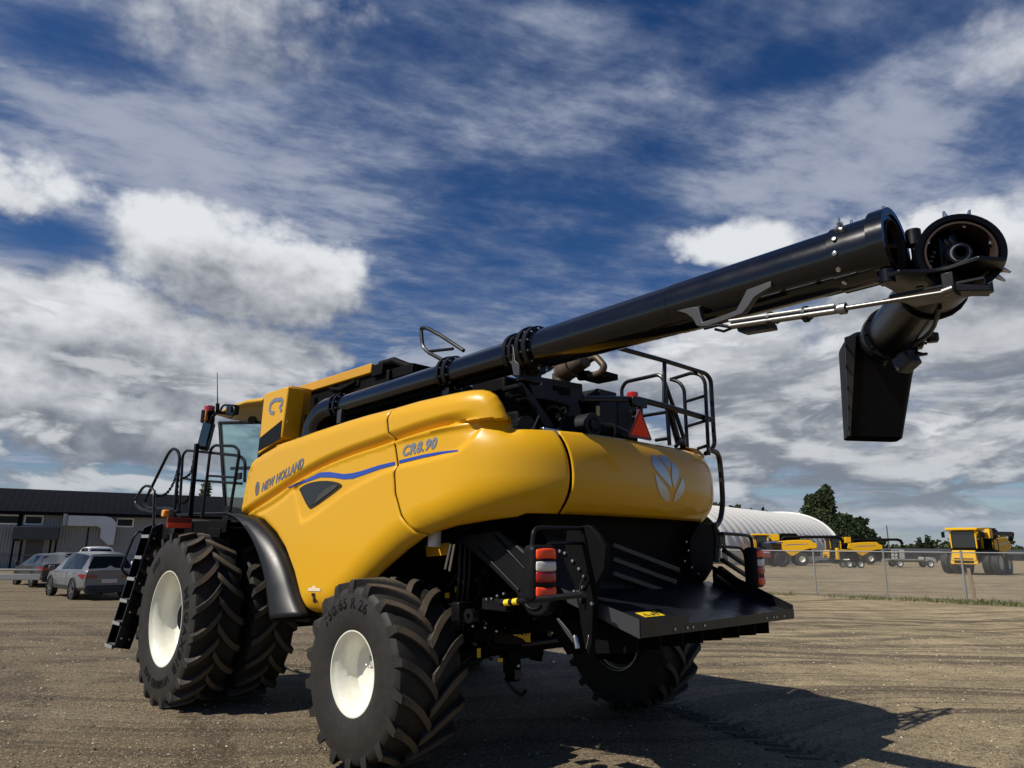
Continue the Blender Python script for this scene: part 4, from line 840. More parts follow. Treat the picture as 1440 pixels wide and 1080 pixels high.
mb = MB(); mb.tube([(-1.680, -0.105, 3.248), (-1.680, -0.112, 3.166), (-1.680, -0.115, 2.994)], .03, 8); mb.box((-1.690, -0.079, 3.222), (.05, .22, .09)); mb.build('triangle_bracket', M['black'], HV, bevel=.01)
bc = Vector((-1.660, -0.027, 3.288)); mb = MB(); mb.ring(bc-Vector((0,0,.035)), bc+Vector((0,0,.03)), 0, .055, 18); bq = mb.build('beacon', mat('red_beacon_dome', (.45,.02,.015), .2, coat=1.0), HV, bevel=.012)
mb = MB(); mb.ring(bc-Vector((0,0,.08)), bc-Vector((0,0,.04)), 0, .05, 18); mb.ring(bc-Vector((0,0,.16)), bc-Vector((0,0,.08)), 0, .022, 14); mb.build('beacon_base', M['grey_plate'], bq)
mb = MB(); mb.ring((-1.600, -0.886, 2.926), Vector((-1.600, -0.886, 2.926))+Vector((-.05, -.03, 0)), 0, .06, 16); mb.tube([(-1.620, -0.776, 2.876), (-1.620, -0.883, 2.946), (-1.620, -0.958, 2.903)], .02, 8); mb.build('work_light', M['black'], HV)
mb = MB(); mb.prism([Vector(p) for p in [(-1.550, -1.079, 2.914), (-1.550, -1.311, 2.915), (-1.550, -1.446, 2.859), (-1.550, -1.427, 2.811), (-1.550, -1.211, 2.874)]], (.2, 0, 0)); mb.build('hood_latch', M['yellow_dull'], HV, bevel=.015)

# --- tail lights on tube brackets
def tail_light(y, x, z, rz):
    root = empty('tail_light', (x, y, z), rz, HV); o = []
    mb = MB(); mb.box((.04, 0, 0), (.14, .235, .40)); mb.build('housing', M['black_matt'], root, bevel=.045, seg=4)
    for zc, h, m in ((.132, .072, 'red_lens'), (.048, .072, 'white_lens'), (-.026, .076, 'deep_red_lens'), (-.128, .072, 'red_lens')):
        mb = MB(); ny, nz = 14, 8; vs = []
        for i in range(ny+1):
            for j in range(nz+1):
                y = (i/ny-.5)*2; z = (j/nz-.5)*2; cut = 1-.06*abs(z)**4
                vs.append((-.030-.022*(1-abs(y)**2.6)*(1-.35*abs(z)**4), -.005+y*.094*cut, zc+z*h/2*(1-.05*abs(y)**4)+(.008*(1-y*y) if zc > .1 else -.008*(1-y*y) if zc < -.1 else 0)))
        mb.add(vs, [(i*(nz+1)+j, i*(nz+1)+j+1, (i+1)*(nz+1)+j+1, (i+1)*(nz+1)+j) for i in range(ny) for j in range(nz)]); mb.build('lens', M[m], root, solid=.012)
    return root
tail_light(*(lambda p: (p[1], p[0], p[2]))((-2.000, 1.550, 1.681)), math.radians(-8))
tail_light(*(lambda p: (p[1], p[0], p[2]))((-2.000, -1.594, 1.687)), math.radians(8))
for sgn, paths in ((1, ([(-1.920, 1.594, 1.830), (-1.920, 1.572, 1.963), (-1.920, 1.550, 1.994), (-1.920, 1.497, 2.006), (-1.920, 1.056, 2.012), (-1.920, 0.910, 2.010)], [(-1.920, 1.444, 1.851), (-1.920, 1.413, 1.888), (-1.920, 1.359, 1.896), (-1.920, 0.999, 1.898)])), (-1, ([(-1.920, -1.662, 1.848), (-1.920, -1.647, 1.956), (-1.920, -1.608, 1.999), (-1.920, -1.522, 2.008), (-1.920, -1.065, 2.017)], [(-1.920, -1.503, 1.742), (-1.920, -1.473, 1.847), (-1.920, -1.392, 1.882), (-1.920, -1.065, 1.890)]))):
    for p, r in zip(paths, (.017, .014)):
        mb = MB(); mb.tube(p, r, 10, fil=.05); mb.build('light_bracket', M['black'], HV)
mb = MB(); mb.tube([(-1.950, 1.049, 1.963), (-1.950, 1.025, 1.892), (-1.950, 0.983, 1.843), (-1.950, 0.923, 1.835), (-1.950, 0.870, 1.871), (-1.950, 0.859, 1.933), (-1.950, 0.885, 1.966)], .008, 6, fil=.04); mb.build('cable', M['hose'], HV)
# --- chute shields, residue spreader, tray
def plate(name, pts, ext, m=M['black_matt'], bevel=.006, parent=None):
    mb = MB(); mb.prism([Vector(p) for p in pts], ext); return mb.build(name, m, parent or HV, bevel=bevel)
sh = [(-0.494, 1.180, 1.937), (-0.801, 1.180, 1.991), (-1.118, 1.180, 2.013), (-1.432, 1.180, 1.826), (-1.579, 1.180, 1.695), (-1.674, 1.180, 1.524), (-1.712, 1.180, 1.441), (-1.689, 1.180, 1.376), (-1.627, 1.180, 1.334), (-1.549, 1.180, 1.323), (-1.469, 1.180, 1.339), (-1.395, 1.180, 1.411), (-1.319, 1.180, 1.496), (-1.180, 1.180, 1.580), (-1.017, 1.180, 1.680), (-0.779, 1.180, 1.807)]
shd = plate('chopper_shield', sh, (0, -.10, 0), M['black_matt'], .02)
for q in ([(-0.860, 1.185, 1.850), (-1.374, 1.185, 1.521)], [(-1.061, 1.185, 1.959), (-1.471, 1.185, 1.670)], [(-1.449, 1.185, 1.425), (-1.481, 1.185, 1.395), (-1.538, 1.185, 1.382), (-1.593, 1.185, 1.396), (-1.624, 1.185, 1.425)]):
    mb = MB(); mb.tube([Vector(p) for p in q], .011, 8); mb.build('rib', M['black_matt'], shd)
mb = MB(); mb.tube([(-1.625, 1.620, 1.454), (-1.823, 1.620, 1.479), (-2.054, 1.620, 1.509), (-2.311, 1.620, 1.541), (-2.451, 1.620, 1.558)], .022, 12); br = mb.build('guard_bar', M['black'], HV)
for q in ([(-1.676, 1.620, 1.459), (-1.726, 1.620, 1.466)], [(-1.767, 1.620, 1.471), (-1.816, 1.620, 1.478)]):
    mb = MB(); mb.ring(q[0], q[1], .02, .024, 14); mb.build('hazard_band', M['sticker'], br)
# left chute side wall and hanging arm
plate('chute_side', [(-1.752, 1.020, 2.020), (-1.985, 1.020, 2.039), (-2.084, 1.020, 1.962), (-2.152, 1.020, 1.866), (-2.135, 1.020, 1.708), (-2.048, 1.020, 1.589), (-2.016, 1.020, 1.426), (-1.997, 1.020, 1.157), (-1.967, 1.020, 1.072), (-1.939, 1.020, 1.069), (-1.898, 1.020, 1.225), (-1.872, 1.020, 1.380), (-1.815, 1.020, 1.591), (-1.711, 1.020, 1.752)], (0, -.05, 0), M['dark'], .008)
bolt_objs(HV, [Vector(p) for p in [(-1.685, 1.025, 1.835), (-1.739, 1.025, 1.819), (-1.822, 1.025, 1.760), (-1.888, 1.025, 1.701), (-1.939, 1.025, 1.644), (-1.923, 1.025, 1.563), (-1.834, 1.025, 1.527), (-1.907, 1.025, 1.467), (-2.014, 1.025, 1.447)]], (0, 1, 0), .014, .014); bolt_objs(HV, [Vector(p) for p in [(-1.900, 1.066, 1.526), (-1.900, 0.907, 1.467)]], (-1, .6, 0), .018, .03)
mb = MB(); mb.tube([(-1.998, 1.060, 1.683), (-1.939, 1.060, 1.607), (-1.917, 1.060, 1.553), (-1.937, 1.060, 1.491), (-1.922, 1.060, 1.448)], .008, 6, fil=.05); mb.build('cable', M['hose'], HV)
mb = MB(); mb.prism([Vector(p) for p in [(-1.697, 1.100, 1.324), (-1.728, 1.100, 1.324), (-1.839, 1.100, 1.241), (-1.903, 1.100, 1.169), (-1.881, 1.100, 1.152), (-1.816, 1.100, 1.208)]], (0, -.01, 0)); mb.build('link_arm', M['grey_plate'], HV, bevel=.003)
for q in ([(-1.896, 1.100, 1.209), (-1.910, 1.100, 1.180), (-1.924, 1.100, 1.120)], [(-1.967, 1.000, 1.214), (-1.951, 1.000, 1.151), (-1.937, 1.000, 1.113)]):
    mb = MB(); mb.tube(q, .022, 8); mb.build('link_bolt', M['steel'], HV, bevel=.003)
# tray: sloping floor with lips
ty0, ty1 = .92, -1.50; tx0, tx1 = -1.48, -2.38
zf = lambda x: 1.535+(x-tx0)*.285
mb = MB(); mb.prism([(tx0, ty0, zf(tx0)), (tx1, ty0, zf(tx1)), (tx1, ty1, zf(tx1)), (tx0, ty1, zf(tx0))], (0, 0, -.012)); tray = mb.build('spreader_tray', M['navy'], HV)
mb = MB(); mb.prism([(tx1, ty0, zf(tx1)-.055), (tx1, ty1, zf(tx1)-.055), (tx1, ty1, zf(tx1)+.035), (tx1, .32, zf(tx1)+.008), (tx1, .28, zf(tx1)+.075), (tx1, ty0, zf(tx1)+.075)], (-.010, 0, 0)); fl = mb.build('front_lip', M['grey_dark'] if 'grey_dark' in M else M['navy'], tray)
bolt_objs(tray, [(tx1-.01, y, zf(tx1)-.02) for y in (.5, .33, .25, .08, -.95, -1.08, -1.14, -1.28)], (-1, 0, 0), .010, .008)
mb = MB(); mb.prism([(tx0+.02, ty0, zf(tx0)-.04), (tx1, ty0, zf(tx1)-.06), (tx1, ty0, zf(tx1)+.075), (tx1+.16, ty0, zf(tx1)+.115), (tx0+.2, ty0, zf(tx0)+.08)], (0, .010, 0)); mb.build('side_lip', mat('lip_metal', (.05,.052,.058), .4, .3, var=.2), tray)
mb = MB(); mb.prism([(tx1+.001, ty0-.002, zf(tx1)+.070), (tx1+.17, ty0-.002, zf(tx1)+.115), (tx1+.20, .32, zf(tx1)+.113), (tx1+.001, .29, zf(tx1)+.070)], (0, 0, -.010)); blk = mb.build('corner_box', M['navy'], tray)
mb = MB(); sl_ = lambda x: zf(tx1)+.0715+(x-tx1)*.2575
st_ = [(tx1+.035, .80, sl_(tx1+.035)), (tx1+.13, .80, sl_(tx1+.13)), (tx1+.13, .55, sl_(tx1+.13)), (tx1+.035, .55, sl_(tx1+.035))]; mb.prism(st_, (0, 0, .002)); stk = mb.build('warning_sticker', M['sticker'], tray)
def picto(mb, o, ux, uy):
    """warning triangle and standing figure, drawn small"""
    o, ux, uy = Vector(o), Vector(ux), Vector(uy); nz = ux.cross(uy).normalized()*.0012
    def q(pts): mb.prism([o+ux*a+uy*b for a, b in pts], nz)
    q([(.08,.15),(.36,.15),(.34,.22),(.12,.22)]); q([(.08,.15),(.22,.75),(.25,.62),(.14,.22)]); q([(.36,.15),(.22,.75),(.19,.62),(.31,.22)])
    q([(.46,.15),(.60,.15),(.60,.55),(.46,.55)]); q([(.66,.45),(.80,.45),(.76,.85),(.70,.85)]); q([(.70,.1),(.76,.1),(.76,.45),(.70,.45)]); q([(.82,.60),(.94,.60),(.94,.70),(.82,.70)]); q([(.86,.3),(.92,.3),(.92,.8),(.86,.8)])
mb = MB(); picto(mb, (tx1+.035, .80, sl_(tx1+.035)+.0022), (0, -.25, 0), (.095, 0, .0245)); mb.build('sticker_print', M['sticker_ink'], stk, fix=True)
mb = MB(); mb.prism([(tx0-.05, ty1, zf(tx0)-.05), (tx1, ty1, zf(tx1)-.055), (tx1, ty1, zf(tx1)+.07), (tx0-.05, ty1, zf(tx0)+.16)], (0, -.010, 0)); mb.build('side_lip', M['black'], tray)
# rear wall of the chute with pressed ribs, black hollow behind
mb = MB(); mb.box((-1.36, -.3, 1.80), (.06, 2.5, .80)); mb.build('chute_back', M['dark'], HV)
slope = lambda y: 1.74-(y-.6)*-.16
mb = MB(); mb.prism([(-1.42, .92, 1.98), (-1.46, -.35, 1.72), (-1.62, -.45, 1.42), (-1.60, .92, 1.33)], (.02, 0, 0)); cw = mb.build('chute_deflector', M['black_matt'], HV)
for q in ([(-1.600, 0.252, 1.893), (-1.600, -0.778, 1.655)], [(-1.600, 0.256, 1.770), (-1.600, -0.721, 1.542)], [(-1.600, 0.260, 1.648), (-1.600, -0.666, 1.434)]):
    mb = MB(); mb.beam(Vector(q[0]), Vector(q[1]), .03, .055); mb.build('rib', mat('rib_paint', (.012,.012,.013), .45), cw, bevel=.012)
mb = MB(); q = [Vector(p) for p in [(-1.500, -1.364, 2.151), (-1.500, -1.610, 2.076), (-1.500, -1.654, 1.941), (-1.500, -1.554, 1.659), (-1.500, -1.405, 1.546), (-1.500, -1.238, 1.493), (-1.500, -1.173, 1.495), (-1.500, -1.145, 1.949)]]; mb.prism(q, (.06, 0, 0)); mb.build('chute_side', M['dark'], HV)
bolt_objs(HV, [Vector(p) for p in [(-1.520, -1.034, 1.934), (-1.520, -1.066, 1.849), (-1.520, -0.994, 1.743), (-1.520, -1.118, 1.679), (-1.520, -1.231, 1.614)]], (-1, 0, 0), .012, .012)
for q in ([(-1.750, -1.378, 1.852), (-1.750, -1.923, 1.662)], [(-1.750, -1.327, 1.760), (-1.750, -1.866, 1.574)], [(-1.800, -1.194, 1.686), (-1.800, -1.703, 1.479)], [(-1.800, -1.094, 1.619), (-1.800, -1.551, 1.420)]):
    mb = MB(); mb.beam(Vector(q[0]), Vector(q[1]), .05, .035); mb.build('guide_bar', M['black'], HV, bevel=.006)
mb = MB(); mb.box((-1.800, -1.223, 1.971), (.07, .10, .12)); mb.tube([(-1.800, -1.131, 2.124), (-1.800, -1.181, 1.950), (-1.800, -1.133, 1.741)], .03, 8); mb.tube([(-1.800, -1.248, 1.951), (-1.800, -1.328, 1.923), (-1.800, -1.339, 1.895), (-1.800, -1.229, 1.894)], .006, 6); mb.build('bracket', M['black'], HV, bevel=.01)
# deflector vanes under the tray
for k, y in enumerate((.75, .45, .15, -.15, -.45, -.75, -1.05, -1.3)):
    mb = MB(); mb.prism([(-1.2, y, 1.30), (-2.22, y, 1.24), (-2.22, y, 1.09), (-1.5, y, 1.0)], (0, -.02, 0)); mb.build('deflector_vane', M['dark'], HV, bevel=.004)
mb = MB(); mb.box((-1.65, -.3, 1.27), (.9, 2.3, .03)); mb.box((-1.35, -.3, 1.2), (.4, 1.0, .2)); mb.build('spreader_frame', M['dark'], HV, bevel=.004)
for y in (.25, -.62):
    mb = MB(); mb.ring((-1.45, y, 1.06), (-1.45, y, 1.18), 0, .30, 28); mb.build('spreader_disc', M['dark'], HV)

# --- underside gear seen between the rear wheels
rnd = random.Random(5)
for k in range(22):
    y = rnd.uniform(.1, 1.0); z = rnd.uniform(.75, 1.75); x = -.22+rnd.uniform(-.15, .15)
    pts = [Vector((x, y, z))]
    for j in range(4): pts.append(pts[-1]+Vector((rnd.uniform(-.06,.06), rnd.uniform(-.22,.22), rnd.uniform(-.25,.12))))
    mb = MB(); mb.tube(pts, rnd.choice((.010, .014, .018)), 7, fil=.1); mb.build('hydraulic_hose', M['hose'], HV)
for y in (1.30, 1.36, 1.24): mb = MB(); mb.tube([(-.45, y-.3, 2.0), (-.43, y-.32, 1.6), (-.35, y-.35, 1.3), (-.25, y-.4, 1.1)], .013, 7, fil=.1); mb.build('hydraulic_hose', M['hose'], HV)
for q, r in (([(-0.639, 1.320, 1.885), (-0.569, 1.320, 1.669)], .012), ([(-0.689, 1.320, 1.885), (-0.630, 1.320, 1.653)], .012)):
    mb = MB(); mb.tube(q, r, 8); mb.build('brake_line', M['steel'], HV)
for c_, d_, n_ in (((-.15, .55, 1.25), (.22, .5, .22), 'cross_member'), ((-.2, .62, 1.05), (.25, .28, .14), 'mount_block'), ((-.1, .9, 1.35), (.14, .12, .3), 'mount_block'), ((-.2, -.1, 1.08), (.3, .9, .12), 'cross_member'), ((-.2, -.2, .80), (.18, .03, .16), 'mount_plate')):
    mb = MB(); mb.box(c_, d_); mb.build(n_, M['dark'], HV, bevel=.012)
mb = MB(); mb.box((-.2, .0, .82), (.14, .5, .10)); mb.box((-.2, .14, .74), (.12, .14, .2)); mb.ring((-.2, .14, .58), (-.2, .14, .68), 0, .04, 12); mb.ring((-.2, .14, .565), (-.2, .14, .585), 0, .08, 16); mb.build('tow_hitch', M['dark'], HV, bevel=.008)
hb = [(-0.300, 0.496, 1.063), (-0.300, 0.090, 1.070), (-0.300, -0.021, 1.056), (-0.300, -0.022, 0.905), (-0.300, 0.237, 0.918), (-0.300, 0.475, 0.950)]
plate('valve_box', hb, (.12, 0, 0), M['black_matt'], .01)
mb = MB(); mb.prism([Vector(p) for p in [(-0.305, 0.229, 1.072), (-0.305, -0.016, 1.036), (-0.305, -0.017, 0.926), (-0.305, 0.044, 0.931), (-0.305, 0.094, 0.968), (-0.305, 0.228, 1.012)]], (.004, 0, 0)); s1 = mb.build('warning_sticker', M['sticker'], HV)
o4 = [Vector(p) for p in [(-0.305, 0.228, 1.012), (-0.305, -0.006, 0.975), (-0.305, 0.229, 1.072)]]; mb = MB(); picto(mb, o4[0]+Vector((-.0015, 0, 0)), o4[1]-o4[0], o4[2]-o4[0]); mb.build('sticker_print', M['sticker_ink'], s1)
for pts in ([(-0.280, 0.676, 0.919), (-0.280, 0.631, 0.922), (-0.280, 0.628, 0.832), (-0.280, 0.673, 0.836)], [(-0.280, 0.407, 0.805), (-0.280, 0.341, 0.806), (-0.280, 0.341, 0.766), (-0.280, 0.407, 0.773)], [(-0.280, 0.966, 1.495), (-0.280, 0.931, 1.494), (-0.280, 0.929, 1.442), (-0.280, 0.964, 1.443)], [(-0.280, 1.083, 1.441), (-0.280, 1.032, 1.445), (-0.280, 1.030, 1.394), (-0.280, 1.081, 1.396)]):
    mb = MB(); mb.prism([Vector(p) for p in pts], (.004, 0, 0)); mb.build('warning_sticker', M['sticker'], HV)
bolt_objs(HV, [Vector(p) for p in [(-0.310, 0.468, 1.069), (-0.310, 0.355, 1.101), (-0.310, 0.770, 1.134), (-0.310, 0.617, 1.111), (-0.310, -0.209, 1.072), (-0.310, -0.316, 0.995), (-0.310, 0.166, 0.720), (-0.310, -0.336, 0.713)]], (-1, .3, 0), .014, .02)
mb = MB(); mb.tube([(-0.280, 0.590, 1.107), (-0.280, 0.563, 1.145), (-0.280, 0.610, 1.174)], .012, 6); mb.build('pipe_fitting', M['bolt'], HV)
for pts in ([(-0.260, 0.779, 1.105), (-0.260, 0.726, 1.101), (-0.260, 0.687, 0.995), (-0.260, 0.650, 0.941), (-0.260, 0.686, 0.937), (-0.260, 0.740, 0.986)], [(-0.270, 0.166, 0.676), (-0.270, 0.058, 0.665), (-0.270, 0.057, 0.564), (-0.270, 0.165, 0.556)], [(-0.280, -0.294, 1.065), (-0.280, -0.370, 1.060), (-0.280, -0.358, 0.947), (-0.280, -0.294, 0.966)]):
    mb = MB(); mb.prism([Vector(p) for p in pts], (.01, 0, 0)); mb.build('mount_plate', M['grey_plate'], HV, bevel=.003)
mb = MB(); cc_ = Vector((-0.438, 1.350, 1.947)); mb.ring(cc_-Vector((0,0,.09)), cc_+Vector((0,0,.09)), 0, .06, 18); mb.build('fluid_bottle', M['white_plastic'], HV, bevel=.015)
mb = MB(); mb.prism([Vector(p) for p in [(-0.103, 1.200, 1.871), (-0.448, 1.200, 1.898), (-0.453, 1.200, 1.790), (-0.132, 1.200, 1.767)]], (0, -.02, 0)); mb.build('inner_panel', M['yellow_dull'], HV)
mb = MB(); cc_ = Vector((-0.757, 1.300, 1.319)); mb.box(cc_, (.10, .1, .16)); mb.build('socket', M['black'], HV, bevel=.01)
mb = MB(); mb.ring((-0.937, 1.300, 1.297), Vector((-0.937, 1.300, 1.297))+Vector((0,.05,0)), .02, .06, 16); mb.build('coupling', M['black'], HV)
mb = MB(); mb.box((-1.135, 1.200, 1.396), (.3, .1, .1)); hm = mb.build('hose_manifold', M['black'], HV, bevel=.01); bolt_objs(hm, [Vector(p) for p in [(-1.068, 1.260, 1.435), (-1.130, 1.260, 1.444), (-1.199, 1.260, 1.470), (-1.276, 1.260, 1.491)]], (0, 1, 0), .012, .012)
# yellow tank bottom seen over the front tyres
mb = MB(); mb.box((4.780, 1.000, 2.003), (.3, .25, .16)); mb.tube([(4.843, 1.050, 1.921), (4.821, 1.050, 2.043), (4.601, 1.050, 2.061), (4.376, 1.050, 2.029)], .03, 8); mb.build('feeder_bracket', M['yellow_dull'], HV, bevel=.015)
# ================================================================== GROUND
YAW = -0.75738
CX, CY = -5.720, 5.397
def site(r, f, z=0.0):
    """a spot on the yard: r metres to the right and f metres ahead of where the photographer stood, in the direction looked in"""
    return Vector((CX+f*math.cos(YAW)+r*math.sin(YAW), CY+f*math.sin(YAW)-r*math.cos(YAW), z))
def head(r, f): v = site(r, f)-site(0, 0); return math.atan2(v.y, v.x)

def ground_mat():
    m = bpy.data.materials.new('gravel_yard'); m.use_nodes = True; nt = m.node_tree; b = nt.nodes['Principled BSDF']; L = nt.links.new
    tc = nd(nt, 'ShaderNodeTexCoord'); 
    mp = nd(nt, 'ShaderNodeMapping'); mp.inputs['Rotation'].default_value = (0, 0, -(YAW-PI/2)-.06); L(tc.outputs['Object'], mp.inputs[0])
    def noise(scale, det=6, ro=.6, vec=None, st=None):
        n = nd(nt, 'ShaderNodeTexNoise'); n.inputs['Scale'].default_value = scale; n.inputs['Detail'].default_value = det; n.inputs['Roughness'].default_value = ro
        v = vec or mp.outputs[0]
        if st: q = nd(nt, 'ShaderNodeVectorMath', operation='MULTIPLY'); q.inputs[1].default_value = st; L(v, q.inputs[0]); v = q.outputs[0]
        L(v, n.inputs['Vector']); return n.outputs['Fac']
    def ramp(x, a, b_, lo=0.0, hi=1.0):
        r = nd(nt, 'ShaderNodeMapRange'); r.interpolation_type = 'SMOOTHSTEP'; 
        for i, q in enumerate((a, b_, lo, hi)): r.inputs[i+1].default_value = q
        L(x, r.inputs[0]); return r.outputs[0]
    def mix(f, a, c):
        x = nd(nt, 'ShaderNodeMix', data_type='RGBA')
        for i, q in ((0, f), (6, a), (7, c)):
            if isinstance(q, (tuple, float)): x.inputs[i].default_value = (*q, 1) if isinstance(q, tuple) else q
            else: L(q, x.inputs[i])
        return x.outputs[2]
    def mth(op, a, c):
        x = nd(nt, 'ShaderNodeMath', operation=op)
        for i, q in enumerate((a, c)):
            if isinstance(q, (int, float)): x.inputs[i].default_value = q
            else: L(q, x.inputs[i])
        return x.outputs[0]
    wv = nd(nt, 'ShaderNodeTexNoise'); wv.inputs['Scale'].default_value = .07; wv.inputs['Detail'].default_value = 2; L(mp.outputs[0], wv.inputs['Vector'])
    wo_ = nd(nt, 'ShaderNodeVectorMath', operation='MULTIPLY_ADD'); wo_.inputs[1].default_value = (2, 9, 0); L(wv.outputs['Color'], wo_.inputs[0]); L(mp.outputs[0], wo_.inputs[2])
    wn2 = nd(nt, 'ShaderNodeTexNoise'); wn2.inputs['Scale'].default_value = .5; wn2.inputs['Detail'].default_value = 4; L(mp.outputs[0], wn2.inputs['Vector'])
    wo2 = nd(nt, 'ShaderNodeVectorMath', operation='MULTIPLY_ADD'); wo2.inputs[1].default_value = (.5, .5, 0); L(wn2.outputs['Color'], wo2.inputs[0]); L(mp.outputs[0], wo2.inputs[2])
    big = noise(.12, 4); mid = noise(.9, 6); track = noise(1.0, 5, .65, wo_.outputs[0], st=(.07, 1.3, 1)); track2 = noise(1.0, 4, .6, wo_.outputs[0], st=(.25, 5.0, 1)); 
    fine = noise(38, 6, .7); grit = noise(120, 3, .6)
    vo = nd(nt, 'ShaderNodeTexVoronoi'); vo.inputs['Scale'].default_value = 42; L(mp.outputs[0], vo.inputs['Vector'])
    vo2 = nd(nt, 'ShaderNodeTexVoronoi'); vo2.inputs['Scale'].default_value = 24; vo2.inputs['Randomness'].default_value = 1; L(mp.outputs[0], vo2.inputs['Vector'])
    sx = nd(nt, 'ShaderNodeSeparateXYZ'); L(mp.outputs[0], sx.inputs[0])
    pale_right = ramp(mth('ADD', sx.outputs[0], mth('MULTIPLY', big, 4.0)), 1.5, 8.5)          # the yard turns paler to the right
    c = mix(pale_right, mix(ramp(big, .35, .65), (.225,.170,.100), (.28,.214,.128)), mix(ramp(big, .35, .65), (.54,.425,.238), (.64,.51,.295)))
    blot = noise(5.0, 5, .65); c = mix(ramp(blot, .45, .70, 0, .5), c, (.15,.115,.078)); c = mix(ramp(blot, .25, .42, .35, 0), c, (.42,.36,.26))
    c = mix(ramp(mid, .35, .7, 0, .6), c, (.165,.126,.078))
    c = mix(ramp(track, .50, .60, 0, .85), c, (.105,.080,.052))
    c = mix(ramp(track2, .55, .66, 0, .45), c, (.125,.096,.065))
    # curved wheel tracks left by turning machines
    sy_ = nd(nt, 'ShaderNodeSeparateXYZ'); L(wo2.outputs[0], sy_.inputs[0]); tm = None
    for cx_, cy_, R_ in ((8, -48, 53.0), (8, -48, 55.1), (-5, 62, 55.5), (-5, 62, 53.2), (25, -18, 24.0), (25, -18, 26.3), (30, 52, 46.0), (30, 52, 43.8), (-30, -10, 27.0), (-30, -10, 29.2), (-14, -2.2, 9.6), (-14, -2.2, 11.6)):
        dx_ = mth('SUBTRACT', sy_.outputs[0], cx_); dy_ = mth('SUBTRACT', sy_.outputs[1], cy_)
        d_ = mth('SQRT', mth('ADD', mth('MULTIPLY', dx_, dx_), mth('MULTIPLY', dy_, dy_)), 0); d_ = mth('ABSOLUTE', mth('SUBTRACT', d_, R_), 0)
        m_ = ramp(d_, .12, .34, 1, 0); tm = m_ if tm is None else mth('MAXIMUM', tm, m_)
    tm = mth('MULTIPLY', tm, ramp(noise(1.3, 5, .7), .38, .60, .05, .85))
    c = mix(tm, c, (.095,.073,.048))
    c = mix(ramp(track, .26, .42, .55, 0), c, (.36,.30,.205))
    c = mix(ramp(fine, .48, .64, 0, .95), c, (.075,.058,.038)); speck = noise(16, 4, .75); c = mix(ramp(speck, .52, .68, 0, .7), c, (.10,.077,.050)); c = mix(ramp(speck, .32, .46, .6, 0), c, (.50,.42,.29))
    # pale and dark stones
    sel = nd(nt, 'ShaderNodeSeparateColor'); L(vo.outputs['Color'], sel.inputs[0])
    st = mth('MULTIPLY', ramp(sel.outputs[0], .70, .78), ramp(vo.outputs['Distance'], .25, .45, 1, 0)); c = mix(st, c, (.50,.44,.34))
    sel2 = nd(nt, 'ShaderNodeSeparateColor'); L(vo2.outputs['Color'], sel2.inputs[0])
    st2 = mth('MULTIPLY', ramp(sel2.outputs[0], .90, .94), ramp(vo2.outputs['Distance'], .18, .36, 1, 0)); c = mix(mth('MULTIPLY', st2, .7), c, (.36,.31,.245))
    st3 = mth('MULTIPLY', ramp(sel2.outputs[1], .88, .93), ramp(vo2.outputs['Distance'], .2, .4, 1, 0)); c = mix(mth('MULTIPLY', st3, .7), c, (.05,.042,.034))
    L(c, b.inputs['Base Color']); b.inputs['Roughness'].default_value = .92; b.inputs['Specular IOR Level'].default_value = .25
    h = mth('ADD', mth('MULTIPLY', fine, .6), mth('ADD', mth('MULTIPLY', st, .5), mth('MULTIPLY', grit, .25)))
    h = mth('ADD', h, mth('ADD', mth('MULTIPLY', mid, 1.0), mth('ADD', mth('MULTIPLY', track2, .7), mth('MULTIPLY', tm, -.8))))
    h = mth('ADD', h, mth('MULTIPLY', st2, .5))
    bp = nd(nt, 'ShaderNodeBump'); bp.inputs['Strength'].default_value = 1.0; bp.inputs['Distance'].default_value = .045; L(h, bp.inputs['Height']); L(bp.outputs[0], b.inputs['Normal'])
    return m
GM = ground_mat()
# gently uneven ground near the machine, flat to the horizon
mb = MB(); rings = [0, .6, 1.2, 1.8, 2.5, 3.3, 4.2, 5.2, 6.4, 7.8, 9.5, 11.5, 14, 17, 21, 26, 33, 45, 70, 120, 300, 900, 3500]; seg = 96; rnd = random.Random(2)
ctr = (0.0, 0.5)
mb.v.append((ctr[0], ctr[1], 0))
for r in rings[1:]:
    for k in range(seg):
        a = 2*PI*k/seg; mb.v.append((ctr[0]+r*math.cos(a), ctr[1]+r*math.sin(a), rnd.uniform(-.012, .004) if r < 20 else (rnd.uniform(-.03, .01) if r < 100 else -.05)))
for k in range(seg): mb.f.append((0, 1+k, 1+(k+1) % seg)); mb.m.append(0)
for i in range(len(rings)-2):
    for k in range(seg): l = (k+1) % seg; a = 1+i*seg; mb.f.append((a+k, a+seg+k, a+seg+l, a+l)); mb.m.append(0)
g = mb.build('ground', GM, None, sharp=80); tag(g, 'brown gravel yard with tyre tracks', None, None, 'structure')
if g.data.polygons[0].normal.z < 0: g.data.flip_normals()
